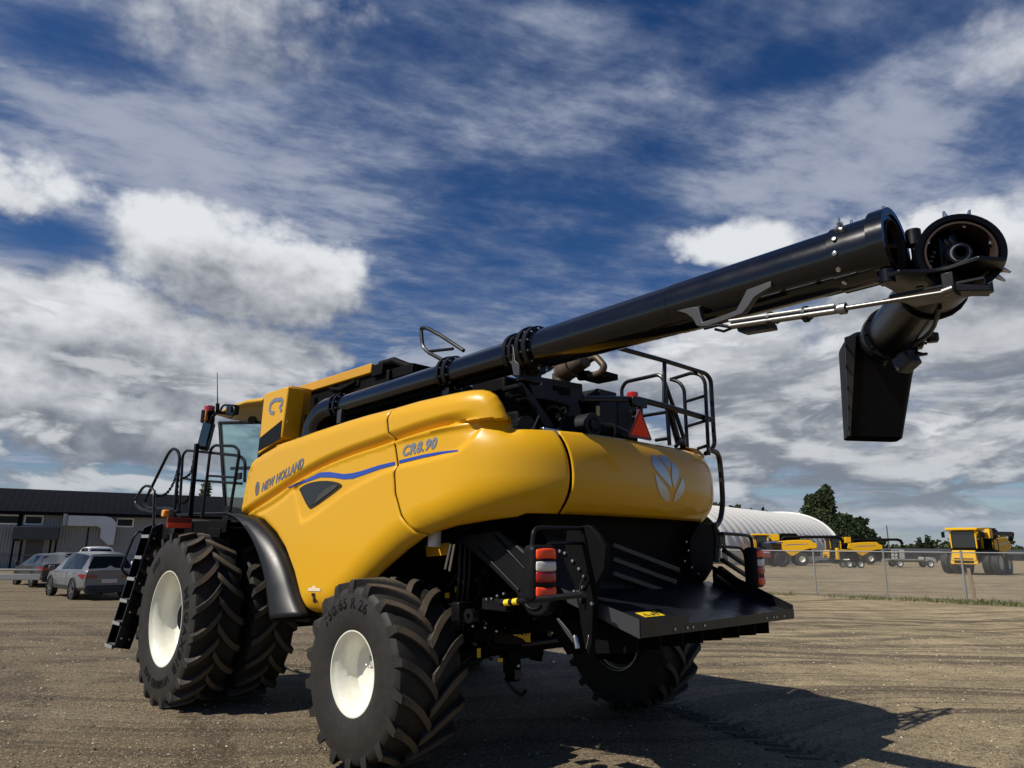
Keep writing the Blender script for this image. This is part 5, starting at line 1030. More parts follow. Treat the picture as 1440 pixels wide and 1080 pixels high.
# loose gravel near the camera
rnd = random.Random(9); mb = MB()
for k in range(22000):
    f = 3.2+rnd.random()**1.5*15; r = rnd.uniform(-.9, .9)*f
    p = site(r, f); s = rnd.choice((.005, .006, .007, .009, .012, .017))*rnd.uniform(.7, 1.2)*(1+f*.03)
    a = rnd.uniform(0, 6.3); vs = []
    for q in ((1, 0, .1), (-.5, .8, .0), (-.6, -.75, .15), (.1, .1, .75)):
        x, y = q[0]*math.cos(a)-q[1]*math.sin(a), q[0]*math.sin(a)+q[1]*math.cos(a); vs.append((p.x+x*s*rnd.uniform(.7,1.2), p.y+y*s*rnd.uniform(.7,1.2), q[2]*s*rnd.uniform(.6,1.1)-.001))
    mb.add(vs, [(0, 1, 3), (1, 2, 3), (2, 0, 3)], rnd.choice((0, 0, 1, 2)))
g2 = mb.build('gravel', [mat('stone_grey', (.26,.215,.15), .9), mat('stone_dark', (.12,.095,.065), .9), mat('stone_pale', (.50,.44,.33), .9)], None, fix=False); tag(g2, 'loose gravel scattered over the yard', None, None, 'stuff')
# clods pressed up by the tyre lugs near the front-left of the rear wheel
rnd = random.Random(21); mb = MB()
for k in range(150):
    p = site(rnd.uniform(-2.6, -1.1), rnd.uniform(5.2, 8.0)); s = rnd.uniform(.008, .03); a = rnd.uniform(0, 6.3)
    vs = []
    for q in range(7):
        an = a+q*2*PI/6; rr = s*rnd.uniform(.6, 1.3)
        vs.append((p.x+rr*math.cos(an), p.y+rr*math.sin(an), -.003) if q < 6 else (p.x, p.y, s*.5))
    mb.add(vs, [(q, (q+1) % 6, 6) for q in range(6)])
tag(mb.build('clod', mat('dry_clod', (.15,.115,.08), .95, bump=.4, bscale=90), None, sharp=80, fix=False), 'crumbly dirt clods lying before the rear wheel', None, None, 'stuff').name = 'dirt_clods'

# chevrons pressed into the yard by the lugs of a rear wheel
mb = MB(); T0, T1 = Vector((0.406, -2.843, -0.000)), Vector((-2.752, -1.524, 0.000)); td = (T1-T0).normalized(); tn = Vector((-td.y, td.x, 0)); rnd = random.Random(13)
for k in range(int((T1-T0).length/.16)):
    for sg in (1, -1):
        c = T0+td*(k*.16+(.08 if sg > 0 else 0)+rnd.uniform(-.015, .015)); a = c+tn*sg*.02; b = c+tn*sg*rnd.uniform(.24, .31)-td*rnd.uniform(.14, .2); w_ = td*rnd.uniform(.018, .035)
        h0 = rnd.uniform(.008, .016); m_ = (a+b)/2+td*.012
        vs = []
        for p in (a, m_, b): vs += [p-w_*1.6+Vector((0,0,-.012)), p-w_*.3+Vector((0,0,h0)), p+w_*.5+Vector((0,0,h0*.9)), p+w_*1.7+Vector((0,0,-.012))]
        mb.add(vs, [(q, q+1, q+5, q+4) for q in (0, 1, 2, 4, 5, 6)])
tt = mb.build('tyre_track', mat('pressed_soil', (.10,.078,.052), .95, var=.4, vscale=9, bump=.5, bscale=80), None, fix=False, sharp=80); tag(tt, 'chevron tyre track pressed into the gravel', None, None, 'structure')

# ================================================================== VEHICLES OF THE CAR PARK
CP = {'glass': mat('car_glass', (.004,.005,.006), .10, spec=.2), 'tyre': mat('car_tyre', (.014,.014,.014), .6), 'rim': mat('alloy_rim', (.35,.35,.36), .3, .8), 'trim': mat('black_trim', (.015,.015,.016), .5), 'lamp': mat('car_tail_lamp', (.22,.006,.01), .15, coat=1.0), 'chrome': mat('chrome', (.7,.7,.7), .1, 1.0), 'plate': mat('number_plate', (.62,.55,.5), .5)}
def car(name, paint, prof, L, Wd, wb, wr, lab, cat, group=None, pickup=False, shark=True):
    """prof: (x, z_belt, z_roof or None, half width at roof); x from the tail (-) to the nose (+)"""
    root = empty(name); tag(root, lab, cat, group)
    hw = Wd/2; mb = MB(); rows = []
    for (x, zb, zr, rw) in prof:
        nose = max(0.0, (abs(x)-L/2+.55)/.55); w = hw*(1-.13*nose**2)
        z0 = .30+.10*nose; zr_ = zr if zr else zb+.03; rw_ = rw*hw if zr else w*.86
        rows.append([(x, -w*.90, z0), (x, -w*.985, .42+.04*nose), (x, -w, zb*.72), (x, -w*.965, zb-.04), (x, -w*.93, zb), (x, -rw_, zr_-.05 if zr else zb+.015), (x, -rw_*.86, zr_), (x, 0, zr_+.02), (x, rw_*.86, zr_), (x, rw_, zr_-.05 if zr else zb+.015), (x, w*.93, zb), (x, w*.965, zb-.04), (x, w, zb*.72), (x, w*.985, .42+.04*nose), (x, w*.90, z0)])
    m = len(rows[0]); vs = [p for r in rows for p in r]; fs = [(i*m+j, i*m+j+1, i*m+m+j+1, i*m+m+j) for i in range(len(rows)-1) for j in range(m-1)]
    fs += [tuple(range(m))[::-1], tuple((len(rows)-1)*m+j for j in range(m))]; fs += [(i*m, i*m+m, i*m+2*m-1, i*m+m-1) for i in range(len(rows)-1)]
    mb.add(vs, fs); body = mb.build('body', paint, root, sharp=28)
    # windows: laid over the greenhouse between belt and roof
    def quad(i, j, k0, k1, s, t0=.0, t1=1.0):
        a, b = rows[i], rows[j]; o = []
        for row, kk in ((a, k0), (b, k0), (b, k1), (a, k1)): o.append(Vector(row[kk]))
        c = sum(o, Vector())/4; n = (o[1]-o[0]).cross(o[3]-o[0]).normalized(); 
        if n.dot(c-Vector((c.x*.6, 0, .7))) < 0: n = -n
        return [c+(p-c)*s+n*.006 for p in o], n
    gi = [i for i, p in enumerate(prof) if p[2]]
    for sy in (0, 1):
        k0, k1 = (4, 5) if sy == 0 else (10, 9)
        for i in gi[:-1]:
            if i+1 in gi:
                q, n = quad(i, i+1, k0, k1, .93); mw = MB(); mw.prism(q, n*.004); mw.build('side_window', CP['glass'], body)
    for sy in (0, 1):
        ks = (1, 2, 3, 4) if sy == 0 else (13, 12, 11, 10)
        for xq in (prof[gi[0]][0]+.42, prof[gi[0]][0]+1.42, prof[gi[-1]][0]+.32):
            i = max(q for q in range(len(prof)-1) if prof[q][0] <= xq); t = (xq-prof[i][0])/(prof[i+1][0]-prof[i][0])
            P_ = [Vector(rows[i][k]).lerp(Vector(rows[i+1][k]), t)+Vector((0, (-.004 if sy == 0 else .004), 0)) for k in ks]
            mw = MB(); mw.add([p+Vector((o, 0, 0)) for p in P_ for o in (-.008, .008)], [(q*2, q*2+1, q*2+3, q*2+2) for q in range(3)]); mw.build('door_seam', CP['trim'], body, fix=False)
        yy = -hw*.99 if sy == 0 else hw*.99
        for xq in (prof[gi[0]][0]+.62, prof[gi[0]][0]+1.6): mw = MB(); mw.box((xq, yy*.992, prof[gi[0]][1]-.14), (.2, .03, .035)); mw.build('door_handle', paint if sy else paint, body, bevel=.01)
        mw = MB(); mw.beam((-L/2+.9, yy, .40), (L/2-.95, yy, .40), .03, .14); mw.build('sill_trim', CP['trim'], body, bevel=.01)
    def face(p, zlo, zhi, wl, wh, x0, x1, nm, mt):
        mw = MB(); mw.prism([(x0, -wl, zlo), (x0, wl, zlo), (x1, wh, zhi), (x1, -wh, zhi)], (-.012 if x0 < 0 else .012, 0, .004)); mw.build(nm, mt, body, bevel=.003)
    t0, t1 = prof[gi[0]-1], prof[gi[0]]; f0, f1 = prof[gi[-1]+1], prof[gi[-1]]
    def lerp(a, b, t): return a+(b-a)*t
    face(None, lerp(t0[1], t1[2], .12), lerp(t0[1], t1[2], .86), hw*.80, hw*t1[3]*.86, lerp(t0[0], t1[0], .12)-.012, lerp(t0[0], t1[0], .86)-.012, 'rear_window', CP['glass'])
    face(None, lerp(f0[1], f1[2], .08), lerp(f0[1], f1[2], .9), hw*.82, hw*f1[3]*.86, lerp(f0[0], f1[0], .08)+.012, lerp(f0[0], f1[0], .9)+.012, 'windscreen', CP['glass'])
    zt = prof[1][1]; xt = prof[0][0]
    for sy in (-1, 1):
        mw = MB(); a = Vector((xt-.005, sy*hw*.46, zt-.19)); b = Vector((xt+.0, sy*hw*.845, zt-.185)); c = Vector((xt+.11, sy*hw*.945, zt-.17)); d = Vector((xt+.42, sy*hw*1.0, zt-.13))
        u1, u2, u3, u4 = .05, .075, .075, .02; P_ = [(a, u1), (b, u2), (c, u3), (d, u4)]; vs = []
        for p, h in P_:
            n = Vector((-1, 0, 0)) if p in (a, b) else Vector((-.3, sy, 0)).normalized()
            for o in (-.04, .018):
                for e in (-h, h): vs.append(p+n*o+Vector((0, 0, e)))
        mw.add(vs, [(i*4+q, i*4+r, i*4+4+r, i*4+4+q) for i in range(3) for q, r in ((0, 1), (1, 3), (3, 2), (2, 0))]+[(0, 1, 3, 2), (12, 14, 15, 13)]); mw.build('tail_lamp', CP['lamp'], body)
        mw = MB(); mw.box((prof[gi[-1]+1][0]-.15, sy*(hw+.1), prof[gi[-1]][1]+.08), (.1, .2, .14)); mw.build('mirror', paint, body, bevel=.03)
    mw = MB(); mw.box((xt-.005, 0, .40), (.10, Wd*.86, .22)); mw.box((xt+.02, 0, .30), (.2, Wd*.8, .12)); mw.build('bumper_trim', CP['trim'], body, bevel=.03)
    mw = MB(); mw.box((xt-.012, 0, zt-.34), (.02, .52, .14)); mw.build('number_plate', CP['plate'], body)
    mw = MB(); mw.beam((xt+.02, -hw*.6, zt-.22), (xt+.02, hw*.6, zt-.22), .03, .02); mw.build('chrome_strip', CP['chrome'], body)
    for sx in (-1, 1):
        for sy in (-1, 1):
            ww = empty('wheel', (sx*wb/2+.05, sy*(hw-.10), wr), 0 if sy > 0 else PI, root)
            mw = MB(); mw.lathe([(-.11, wr*.62), (-.11, wr*.94), (-.08, wr), (.08, wr), (.11, wr*.94), (.112, wr*.66)], 32); mw.build('tyre', CP['tyre'], ww)
            mw = MB(); mw.lathe([(-.1, wr*.62), (.10, wr*.66), (.105, wr*.60), (.06, wr*.56), (.05, .001)], 28)
            for a in range(5): an = a*2*PI/5; mw.beam((wr*.14*math.cos(an), .075, wr*.14*math.sin(an)), (wr*.6*math.cos(an), .098, wr*.6*math.sin(an)), .03, .075, up=(0, 1, 0))
            mw.build('rim', CP['rim'], ww)
            mw = MB(); mw.lathe([(.045, wr*.98), (.045, wr*1.14), (.125, wr*1.14), (.125, wr*1.04)], 28); mw.build('wheel_arch', CP['trim'], ww)
    return root
P_SUV = [(-2.30,.80,None,.8), (-2.32,1.0,None,.8), (-2.26,1.04,None,.8), (-1.92,1.05,1.60,.66), (-1.2,1.04,1.66,.68), (-.35,1.02,1.68,.68), (.45,1.0,1.60,.66), (1.30,.98,None,.8), (2.0,.90,None,.8), (2.28,.76,None,.8), (2.34,.60,None,.8)]
P_SED = [(-2.40,.72,None,.8), (-2.42,.98,None,.8), (-2.2,1.0,None,.8), (-1.85,1.0,None,.8), (-.95,.98,1.38,.62), (-.35,.95,1.44,.64), (.35,.93,1.40,.63), (1.30,.90,None,.8), (2.1,.80,None,.8), (2.38,.66,None,.8), (2.42,.5,None,.8)]
def paint(n, c, r=.3, me=.6): return mat(n, c, r, me, coat=.5, var=.04)
v = car('parked_car', paint('silver_paint', (.17,.175,.185), .35, .4), P_SUV, 4.66, 1.84, 2.79, .36, 'silver estate car parked on the gravel left of the harvester ladder', 'car', 'cars parked before the metal building')
SUVH = head(-.78, .63); v.location = site(-15.25, 26.85); v.rotation_euler = (0, 0, head(-.717, .697)); v.scale = (.95, .95, .94)
v = car('parked_car', mat('grey_paint', (.028,.027,.027), .35, coat=.25), P_SED, 4.8, 1.84, 2.8, .34, 'dark grey sedan parked to the left of the silver estate car', 'car', 'cars parked before the metal building')
v.location = site(-21.1, 33.7); v.rotation_euler = (0, 0, head(-.72, .69)); v.scale = (.95, .95, .97)
v = car('parked_car', paint('white_paint', (.75,.75,.75), .3, 0), P_SUV, 4.66, 1.86, 2.79, .37, 'white car half hidden between the ladder and the large front wheel', 'car', 'cars parked before the metal building')
v.location = site(-14.35, 31.2); v.rotation_euler = (0, 0, head(-.78, .63))
v = car('parked_car', paint('black_paint_car', (.02,.022,.025)), P_SUV, 4.66, 1.84, 2.79, .36, 'black car whose roof shows between the dark sedan and the silver estate', 'car', 'cars parked before the metal building')
v.location = site(-24.9, 41.0); v.rotation_euler = (0, 0, head(-.72, .69)); v.scale = (.92, .9, .82)
P_PICK = [(-2.85,.85,None,.8), (-2.87,1.12,None,.8), (-2.6,1.14,None,.8), (-.95,1.14,None,.8), (-.80,1.14,1.86,.70), (-.1,1.13,1.92,.72), (.65,1.12,1.86,.70), (1.35,1.12,None,.8), (2.5,1.08,None,.8), (2.85,.95,None,.8), (2.9,.7,None,.8)]
v = car('pickup_truck', paint('white_paint_truck', (.78,.78,.78), .3, 0), P_PICK, 5.8, 2.0, 3.6, .40, 'white pickup whose cab rises behind the silver estate car', 'pickup truck')
v.location = site(-25.1, 44.6); v.rotation_euler = (0, 0, head(-.72, .69)); v.scale = (.92, .9, .87)

# rail barrier at the left
bar = empty('rail_barrier', site(-20.3, 29.0)); tag(bar, 'low grey rail barrier in front of the dark sedan, at the left edge', 'barrier'); bar.rotation_euler = (0, 0, head(1, .12))
for z, h in ((.82, .07), (.55, .24)):
    mb = MB(); mb.box((-1.6, 0, z), (6.8, .06, h)); mb.build('rail', M['galv'], bar, bevel=.02)
for x in (-4.6, -1.6, 1.2) if False else (-4.4, .55-.62): 
    mb = MB(); mb.box((x, .08, .4), (.14, .14, .8)); mb.build('post', M['galv'], bar, bevel=.01)

# ================================================================== LEFT BUILDING
def bmat_wall():
    m = mat('ribbed_grey_cladding', (.33,.33,.315), .5, .0, var=.06, vscale=2); nt = m.node_tree; b = nt.nodes['Principled BSDF']
    tc = nd(nt, 'ShaderNodeTexCoord'); w = nd(nt, 'ShaderNodeTexWave'); w.wave_profile = 'SIN'; w.inputs['Scale'].default_value = 1.6; nt.links.new(tc.outputs['Object'], w.inputs['Vector'])
    bp = nd(nt, 'ShaderNodeBump'); bp.inputs['Strength'].default_value = 1; bp.inputs['Distance'].default_value = .06; nt.links.new(w.outputs['Fac'], bp.inputs['Height']); nt.links.new(bp.outputs[0], b.inputs['Normal']); return m
def bmat_roof():
    m = mat('dark_metal_roof', (.006,.0065,.009), .7, .0, spec=.05, var=.08, vscale=.6); nt = m.node_tree; b = nt.nodes['Principled BSDF']
    tc = nd(nt, 'ShaderNodeTexCoord'); w = nd(nt, 'ShaderNodeTexWave'); w.inputs['Scale'].default_value = .7; nt.links.new(tc.outputs['Object'], w.inputs['Vector'])
    bp = nd(nt, 'ShaderNodeBump'); bp.inputs['Strength'].default_value = .5; bp.inputs['Distance'].default_value = .03; nt.links.new(w.outputs['Fac'], bp.inputs['Height']); nt.links.new(bp.outputs[0], b.inputs['Normal']); return m
WB = empty('metal_building', site(-38.6, 55)); tag(WB, 'long grey metal building with a dark roof at the left, behind the parked cars', 'building'); WB.rotation_euler = (0, 0, head(.87, .49))
# local: x along the wall to the right, y away from the camera, z up
mb = MB(); mb.box((12, 5.5, 2.0), (56, 11, 4.0)); mb.build('wall', bmat_wall(), WB)
mb = MB(); mb.prism([(-17, -.75, 3.98), (-17, -.75, 4.2), (-17, 4.9, 6.2), (-17, 5.5, 6.25), (-17, 11.6, 4.2), (-17, 11.6, 4.0)], (58, 0, 0)); mb.build('roof', bmat_roof(), WB)
def bwin(x0, x1, z0, z1):
    mb = MB(); mb.box(((x0+x1)/2, -.03, (z0+z1)/2), (x1-x0+.16, .08, z1-z0+.16)); f = mb.build('window', mat('window_trim', (.85,.85,.83), .5), WB, bevel=.01); mb = MB(); mb.box(((x0+x1)/2, -.075, (z0+z1)/2), (x1-x0-.06, .02, z1-z0-.06)); mb.build('pane', CP['glass'], f)
for w in ((-.15, 1.2, 3.28, 3.86), (1.62, 2.72, 3.28, 3.86), (7.85, 8.95, 3.25, 3.82), (14.2, 15.3, 3.25, 3.82), (-3.2, -2.0, 3.28, 3.86)): bwin(*w)
du = MB(); du.prism([(4.4, -.75, 4.02), (6.9, -.75, 4.02), (7.4, -.75, 3.9), (7.75, -.75, 3.55), (7.8, -.75, 3.2), (7.75, -.75, 1.75), (7.35, -.75, 1.75), (6.75, -.75, 2.3), (6.75, -.75, 3.0), (6.5, -.75, 3.18), (4.4, -.75, 3.18)], (0, .72, 0))
dm = mat('galvanised_duct', (.62,.63,.63), .45, .2, var=.15, vscale=1.5, bump=.3, bscale=2); d_ = du.build('duct', dm, WB, bevel=.05)
mb = MB(); mb.box((4.25, -.4, 3.62), (.25, .8, .9)); mb.build('duct_collar', M['galv'], d_, bevel=.02)
mb = MB(); mb.box((2.5, -.7, 2.58), (2.9, 1.4, .95)); mb.build('canopy', mat('canopy_cladding', (.06,.06,.065), .5, var=.1), WB, bevel=.02)
for x in (1.2, 1.7, 3.55, 3.9): 
    mb = MB(); mb.box((x, -1.2, 1.06), (.13, .13, 2.12)); mb.build('canopy_post', M['dark'], WB)
mb = MB(); mb.box((2.45, -.02, 1.05), (1.1, .06, 2.1)); dr = mb.build('door', mat('grey_door', (.09,.09,.09), .5), WB); mb = MB(); mb.box((2.85, -.07, 1.05), (.12, .04, .04)); mb.build('handle', M['bolt'], dr)
for c_, d_, n_ in (((1.3, -.05, 3.0), (.28, .08, 2.0), 'downpipe'), ((5.9, -.04, 1.6), (.06, .06, 3.0), 'downpipe'), ((7.0, -.05, 2.95), (.3, .1, .12), 'wall_lamp')):
    mb = MB(); mb.box(c_, d_); mb.build(n_, M['dark'], WB)
mb = MB(); mb.box((13.3, -.04, 2.9), (1.9, .06, 2.2)); mb.build('wall_panel', mat('pale_panel', (.42,.42,.40), .5), WB)
mb = MB(); mb.box((12, -.03, .95), (56, .05, .10)); mb.build('wall_trim', mat('trim_grey', (.2,.2,.2), .5), WB)

# ================================================================== FENCE
FD = Vector((.815, -.58)); FO = (10.95, 33.55)
def fpos(t): return site(FO[0]+FD.x*t, FO[1]+FD.y*t)
FE = empty('chain_link_fence', fpos(0)); tag(FE, 'galvanised chain link fence crossing the yard at the right', 'fence'); 
frz = math.atan2(*(fpos(1)-fpos(0)).yx); FE.rotation_euler = (0, 0, frz)
FH = 1.87
for k in range(-5, 8):
    mb = MB(); mb.ring((k*2.75, 0, -.05), (k*2.75, 0, FH+.02), 0, .034 if k != 3 else .045, 12); mb.ring((k*2.75, 0, FH), (k*2.75, 0, FH+.05), 0, .045, 12); mb.build('post', M['galv'], FE)
mb = MB(); mb.ring((-14, 0, FH-.02), (20, 0, FH-.02), 0, .024, 10); mb.build('top_rail', M['galv'], FE)
mb = MB(); p_ = .075; w = .0042
for k in range(int(34/p_)):
    for sgn in (1, -1):
        x0 = -14+k*p_; a = Vector((x0, .03+.004*sgn, .04)); b = Vector((x0+sgn*(FH-.08), .03+.004*sgn, FH-.04))
        mb.tube([a, b], w, 3, caps=False)
mb.build('mesh', M['galv'], FE, fix=False)
wp = MB(); wp.box((0, 0, .55), (.12, .12, 1.42)); o = wp.build('wooden_post', M['wood'], None, bevel=.008); o.location = fpos(8.50)+Vector((0, 0, 0)); o.rotation_euler = (.02, -.05, frz); tag(o, 'short weathered wooden post leaning beside a steel fence post', 'post')

# grass along the fence
rnd = random.Random(4); mb = MB()
def blade(p, h, mi):
    a = rnd.uniform(0, 6.3); w_ = h*.10+.004; dx, dy = math.cos(a), math.sin(a); l = rnd.uniform(.1, .6)*h
    mb.add([(p.x-dy*w_, p.y+dx*w_, 0), (p.x+dy*w_, p.y-dx*w_, 0), (p.x+dx*l*.5+dy*w_*.7, p.y+dy*l*.5-dx*w_*.7, h*.6), (p.x+dx*l, p.y+dy*l, h)], [(0, 1, 2), (0, 2, 3)], mi)
for k in range(26000):
    t = rnd.uniform(-5, 14); o = rnd.gauss(-.55, .55); c = math.sin(t*1.7)+math.sin(t*.63+2)+math.sin(t*4.1)*.6
    if rnd.random() > -.05+.16*c+.075*t: continue
    q = fpos(t); n = Vector((math.cos(frz-PI/2), math.sin(frz-PI/2), 0)); p = q+n*(-o*1.0 if False else .25-o*.9)
    blade(p, rnd.uniform(.03, .11)*(1 if rnd.random() < .95 else 2), rnd.choice((0, 0, 1, 2)))
tag(mb.build('grass', [mat('grass_green', (.075,.098,.030), .8), mat('grass_dry', (.24,.20,.10), .9), mat('grass_pale', (.12,.135,.05), .85)], None, fix=False), 'thin grass growing along the fence', None, None, 'stuff')

# ================================================================== FABRIC DOME
DM = tag(empty('fabric_dome_building', site(48.0, 132)), 'long white ribbed fabric dome building beyond the fence', 'building'); DM.rotation_euler = (0, 0, head(-.657, -.753))
# local x: along the ridge towards the camera's left, local y: towards the side facing away
mb = MB(); nx, na = 90, 40; W2, HD = 11.0, 8.4; vs = []
for i in range(nx+1):
    x = i*44/nx; s = 1-.030*abs(math.sin(PI*x/2.2))**.5
    s = 1-.022+.022*(1-abs(math.cos(PI*x/2.2))**6)
    for j in range(na+1):
        a = PI*j/na; vs.append((x, W2*s*math.copysign(abs(math.cos(a))**.85, math.cos(a)), HD*s*math.sin(a)**.8))
mb.add(vs, [(i*(na+1)+j, i*(na+1)+j+1, (i+1)*(na+1)+j+1, (i+1)*(na+1)+j) for i in range(nx) for j in range(na)])
fab = mat('white_fabric', (.74,.72,.66), .55, var=.05, vscale=.3); mb.build('cover', fab, DM, sharp=70)
mb = MB(); arc = [(0, W2*math.copysign(abs(math.cos(PI*j/na))**.85, math.cos(PI*j/na)), HD*math.sin(PI*j/na)**.8) for j in range(na+1)]
mb.prism([(-1.3, y*1.0, z) for x, y, z in arc], (1.25, 0, 0)); mb.build('end_wall', mat('end_fabric', (.52,.54,.58), .6), DM, sharp=60)
mb = MB(); mb.tube([(-.1, y*1.015, z*1.015) for x, y, z in arc], .22, 8); mb.build('end_arch', mat('arch_fabric', (.68,.68,.67), .6), DM)

# ================================================================== FARM MACHINES BEYOND THE FENCE
BK = {k: M[k] for k in ('yellow_dull', 'black_matt', 'dark', 'cream', 'glass', 'blue')}
BK['rub'] = mat('far_tyre', (.02,.019,.018), .7); BK['yel'] = mat('far_yellow_paint', (.72,.40,.012), .5, spec=.2); BK['gl'] = mat('dark_cab_glass', (.012,.015,.018), .08, coat=.8); BK['redp'] = mat('red_paint', (.42,.02,.02), .35, coat=.5); BK['wht'] = mat('white_panel', (.6,.6,.58), .45)
def far_wheel(parent, x, y, R, W, rim, rr, lugs=20):
    w = empty('wheel', (x, y, R), 0 if y > 0 else PI, parent); mb = MB(); hw = W/2
    mb.lathe([(-hw*.8, rr), (-hw, (R+rr)/2), (-hw*.9, R*.93), (-hw*.5, R*.96), (hw*.5, R*.96), (hw*.9, R*.93), (hw, (R+rr)/2), (hw*.8, rr)], 40)
    for s in (-1, 1):
        for i in range(lugs):
            a = 2*PI*(i+(.5 if s > 0 else 0))/lugs; b = a-.28
            mb.beam((R*.93*math.cos(a), s*hw*.95, R*.93*math.sin(a)), (R*.975*math.cos(b), s*hw*.05, R*.975*math.sin(b)), .07, .08, up=(math.cos(a), 0, math.sin(a)))
    mb.build('tyre', BK['rub'], w)
    mb = MB(); mb.lathe([(-hw*.8, rr), (hw*.82, rr*1.03), (hw*.8, rr*.95), (hw*.3, rr*.88), (hw*.15, rr*.4), (hw*.15, .001)], 32); mb.build('rim', rim, w); return w
def far_combine(loc, rz, lab, spray=True, rim=None):
    root = tag(empty('combine_harvester', loc, rz), lab, 'combine harvester', 'yellow harvesters beyond the fence')
    rim = rim or BK['cream']
    for sy in (1, -1):
        side = [(3.2, 2.25), (2.95, 2.95), (1.6, 3.12), (0, 3.2), (-1.2, 3.2), (-1.55, 2.85), (-1.9, 2.8), (-1.95, 2.4), (-1.85, 2.12), (-1.0, 2.08), (-.3, 1.9), (.4, 1.5), (.9, 1.2), (1.25, 1.18), (1.7, 1.5), (2.4, 2.0)]
        mb = MB(); mb.prism([(x, sy*1.62, z) for x, z in side], (0, -sy*.16, 0)); sd = mb.build('side_panel', BK['yel'], root, bevel=.09, seg=3)
        mb = MB(); mb.prism([(x, sy*1.623, z) for x, z in ((2.2, 2.42), (1.5, 2.62), (-.9, 2.72), (-.9, 2.66), (1.4, 2.54))], (0, sy*.006, 0)); mb.build('stripe', BK['blue'], sd)
        mb = MB(); mb.prism([(x, sy*1.0 if False else sy*1.5, z) for x, z in ((2.5, 3.1), (2.5, 3.9), (3.3, 3.9), (3.4, 3.05))], (0, -sy*.4, 0)); mb.build('corner_pillar', BK['yel'], root, bevel=.03)
    mb = MB(); mb.box((-1.78, 0, 2.47), (.4, 2.6, .66)); mb.build('rear_hood', BK['yel'], root, bevel=.15, seg=4)
    mb = MB(); mb.box((.8, 0, 2.0), (4.2, 2.7, 1.7)); mb.box((1.2, 0, 3.3), (2.6, 2.2, .6)); mb.box((-.9, 0, 3.05), (1.0, 2.0, .5)); mb.build('inner_body', BK['dark'], root, bevel=.03)
    mb = MB(); mb.box((1.3, 0, 3.95), (2.0, 2.4, .12)); mb.box((1.3, 1.25, 3.72), (2.2, .08, .3)); mb.box((1.3, -1.25, 3.72), (2.2, .08, .3)); mb.build('tank_cover', BK['dark'], root, bevel=.02)
    cb = empty('cab', parent=root)
    mb = MB(); mb.box((4.6, 0, 2.95), (1.5, 1.9, 1.5)); mb.build('glass', BK['gl'], cb, bevel=.08)
    mb = MB()
    for y in (.97, -.97): mb.beam((5.36, y, 2.2), (5.42, y, 3.75), .10, .10); mb.beam((3.9, y, 2.2), (3.9, y, 3.75), .18, .16)
    mb.build('frame', BK['yel'], cb, bevel=.01)
    mb = MB(); mb.box((4.7, 0, 3.83), (2.1, 2.5, .22)); mb.build('roof', BK['yel'], cb, bevel=.06)
    mb = MB(); mb.box((4.6, 0, 2.1), (1.6, 2.1, .16)); mb.box((4.2, 1.6, 2.05), (1.4, 1.0, .08)); mb.build('platform', BK['dark'], root)
    mb = MB(); mb.prism([(3.6, -.75, 1.1), (3.6, -.75, 1.95), (5.9, -.75, 1.35), (5.9, -.75, .75)], (0, 1.5, 0)); mb.build('feeder_house', BK['dark'], root, bevel=.02)
    mb = MB(); mb.prism([(5.62, -1.0, 1.15), (5.45, -.88, 2.02), (5.45, .88, 2.02), (5.62, 1.0, 1.15)], (.30, 0, 0)); mb.prism([(5.7, -1.05, .85), (5.62, -1.05, 1.2), (5.62, 1.05, 1.2), (5.7, 1.05, .85)], (.22, 0, 0)); fp_ = mb.build('feeder_cover', BK['yel'], root, bevel=.05)
    mb = MB()
    for z in (1.42, 1.60, 1.76): mb.box((5.89-(z-1.15)*.19, 0, z), (.04, 1.0-(z-1.4)*.1, .09))
    mb.build('grille', BK['dark'], fp_)
    mb = MB(); mb.box((5.90-(.53)*.19, 0, 1.68), (.02, 1.04, .03)); mb.build('headlamp', BK['wht'], fp_)
    mb = MB(); mb.tube([(2.2, 1.2, 2.9), (2.2, 1.2, 3.3), (1.9, 1.2, 3.5), (1.5, 1.2, 3.52), (-4.3, 1.2, 3.6)], .19, 14); mb.tube([(-4.3, 1.2, 3.6), (-4.9, 1.0, 3.45), (-5.2, .8, 3.0)], .22, 12); mb.build('unloading_auger', BK['black_matt'], root)
    for y in (1.95, 1.26, -1.26, -1.95): far_wheel(root, 3.74, y, 1.0, .58, rim, .55)
    for y in (1.53, -1.53): far_wheel(root, 0, y, .81, .7, rim, .36)
    mb = MB()
    for y in (1.75, 2.1): mb.tube([(3.6, y, 2.1), (3.6, y, 3.0), (4.8, y, 3.0), (4.8, y, 2.1)], .03, 6, fil=.1)
    mb.tube([(-1.5, -1.2, 2.8), (-1.5, -1.2, 3.8), (-.5, -1.2, 4.0)], .03, 6); mb.build('handrail', BK['dark'], root)
    for y in (1.35, -1.35):
        mb = MB(); mb.box((5.5, y*1.12, 3.35), (.1, .26, .5)); mb.beam((5.3, y*.8, 3.7), (5.5, y*1.12, 3.6), .04, .04); mb.build('mirror', BK['dark'], root, bevel=.02)
    mb = MB(); mb.box((-2.0, 0, 1.5), (.7, 2.2, .6)); mb.build('spreader', BK['dark'], root, bevel=.03)
    return root
def face_to(r, f): return head(r, f)
far_combine(site(40.6, 64.6)-Vector((3.74*math.cos(head(-.75, -.66)), 3.74*math.sin(head(-.75, -.66)), 0)), head(-.75, -.66), 'yellow harvester facing the camera behind the fence at the right edge')
far_combine(site(37.2, 94.5), head(-.98, .20), 'yellow harvester with a blue stripe standing in front of the white dome')
far_combine(site(53.2, 110), head(-1, .05), 'yellow harvester between the white dome and the flatbed truck')
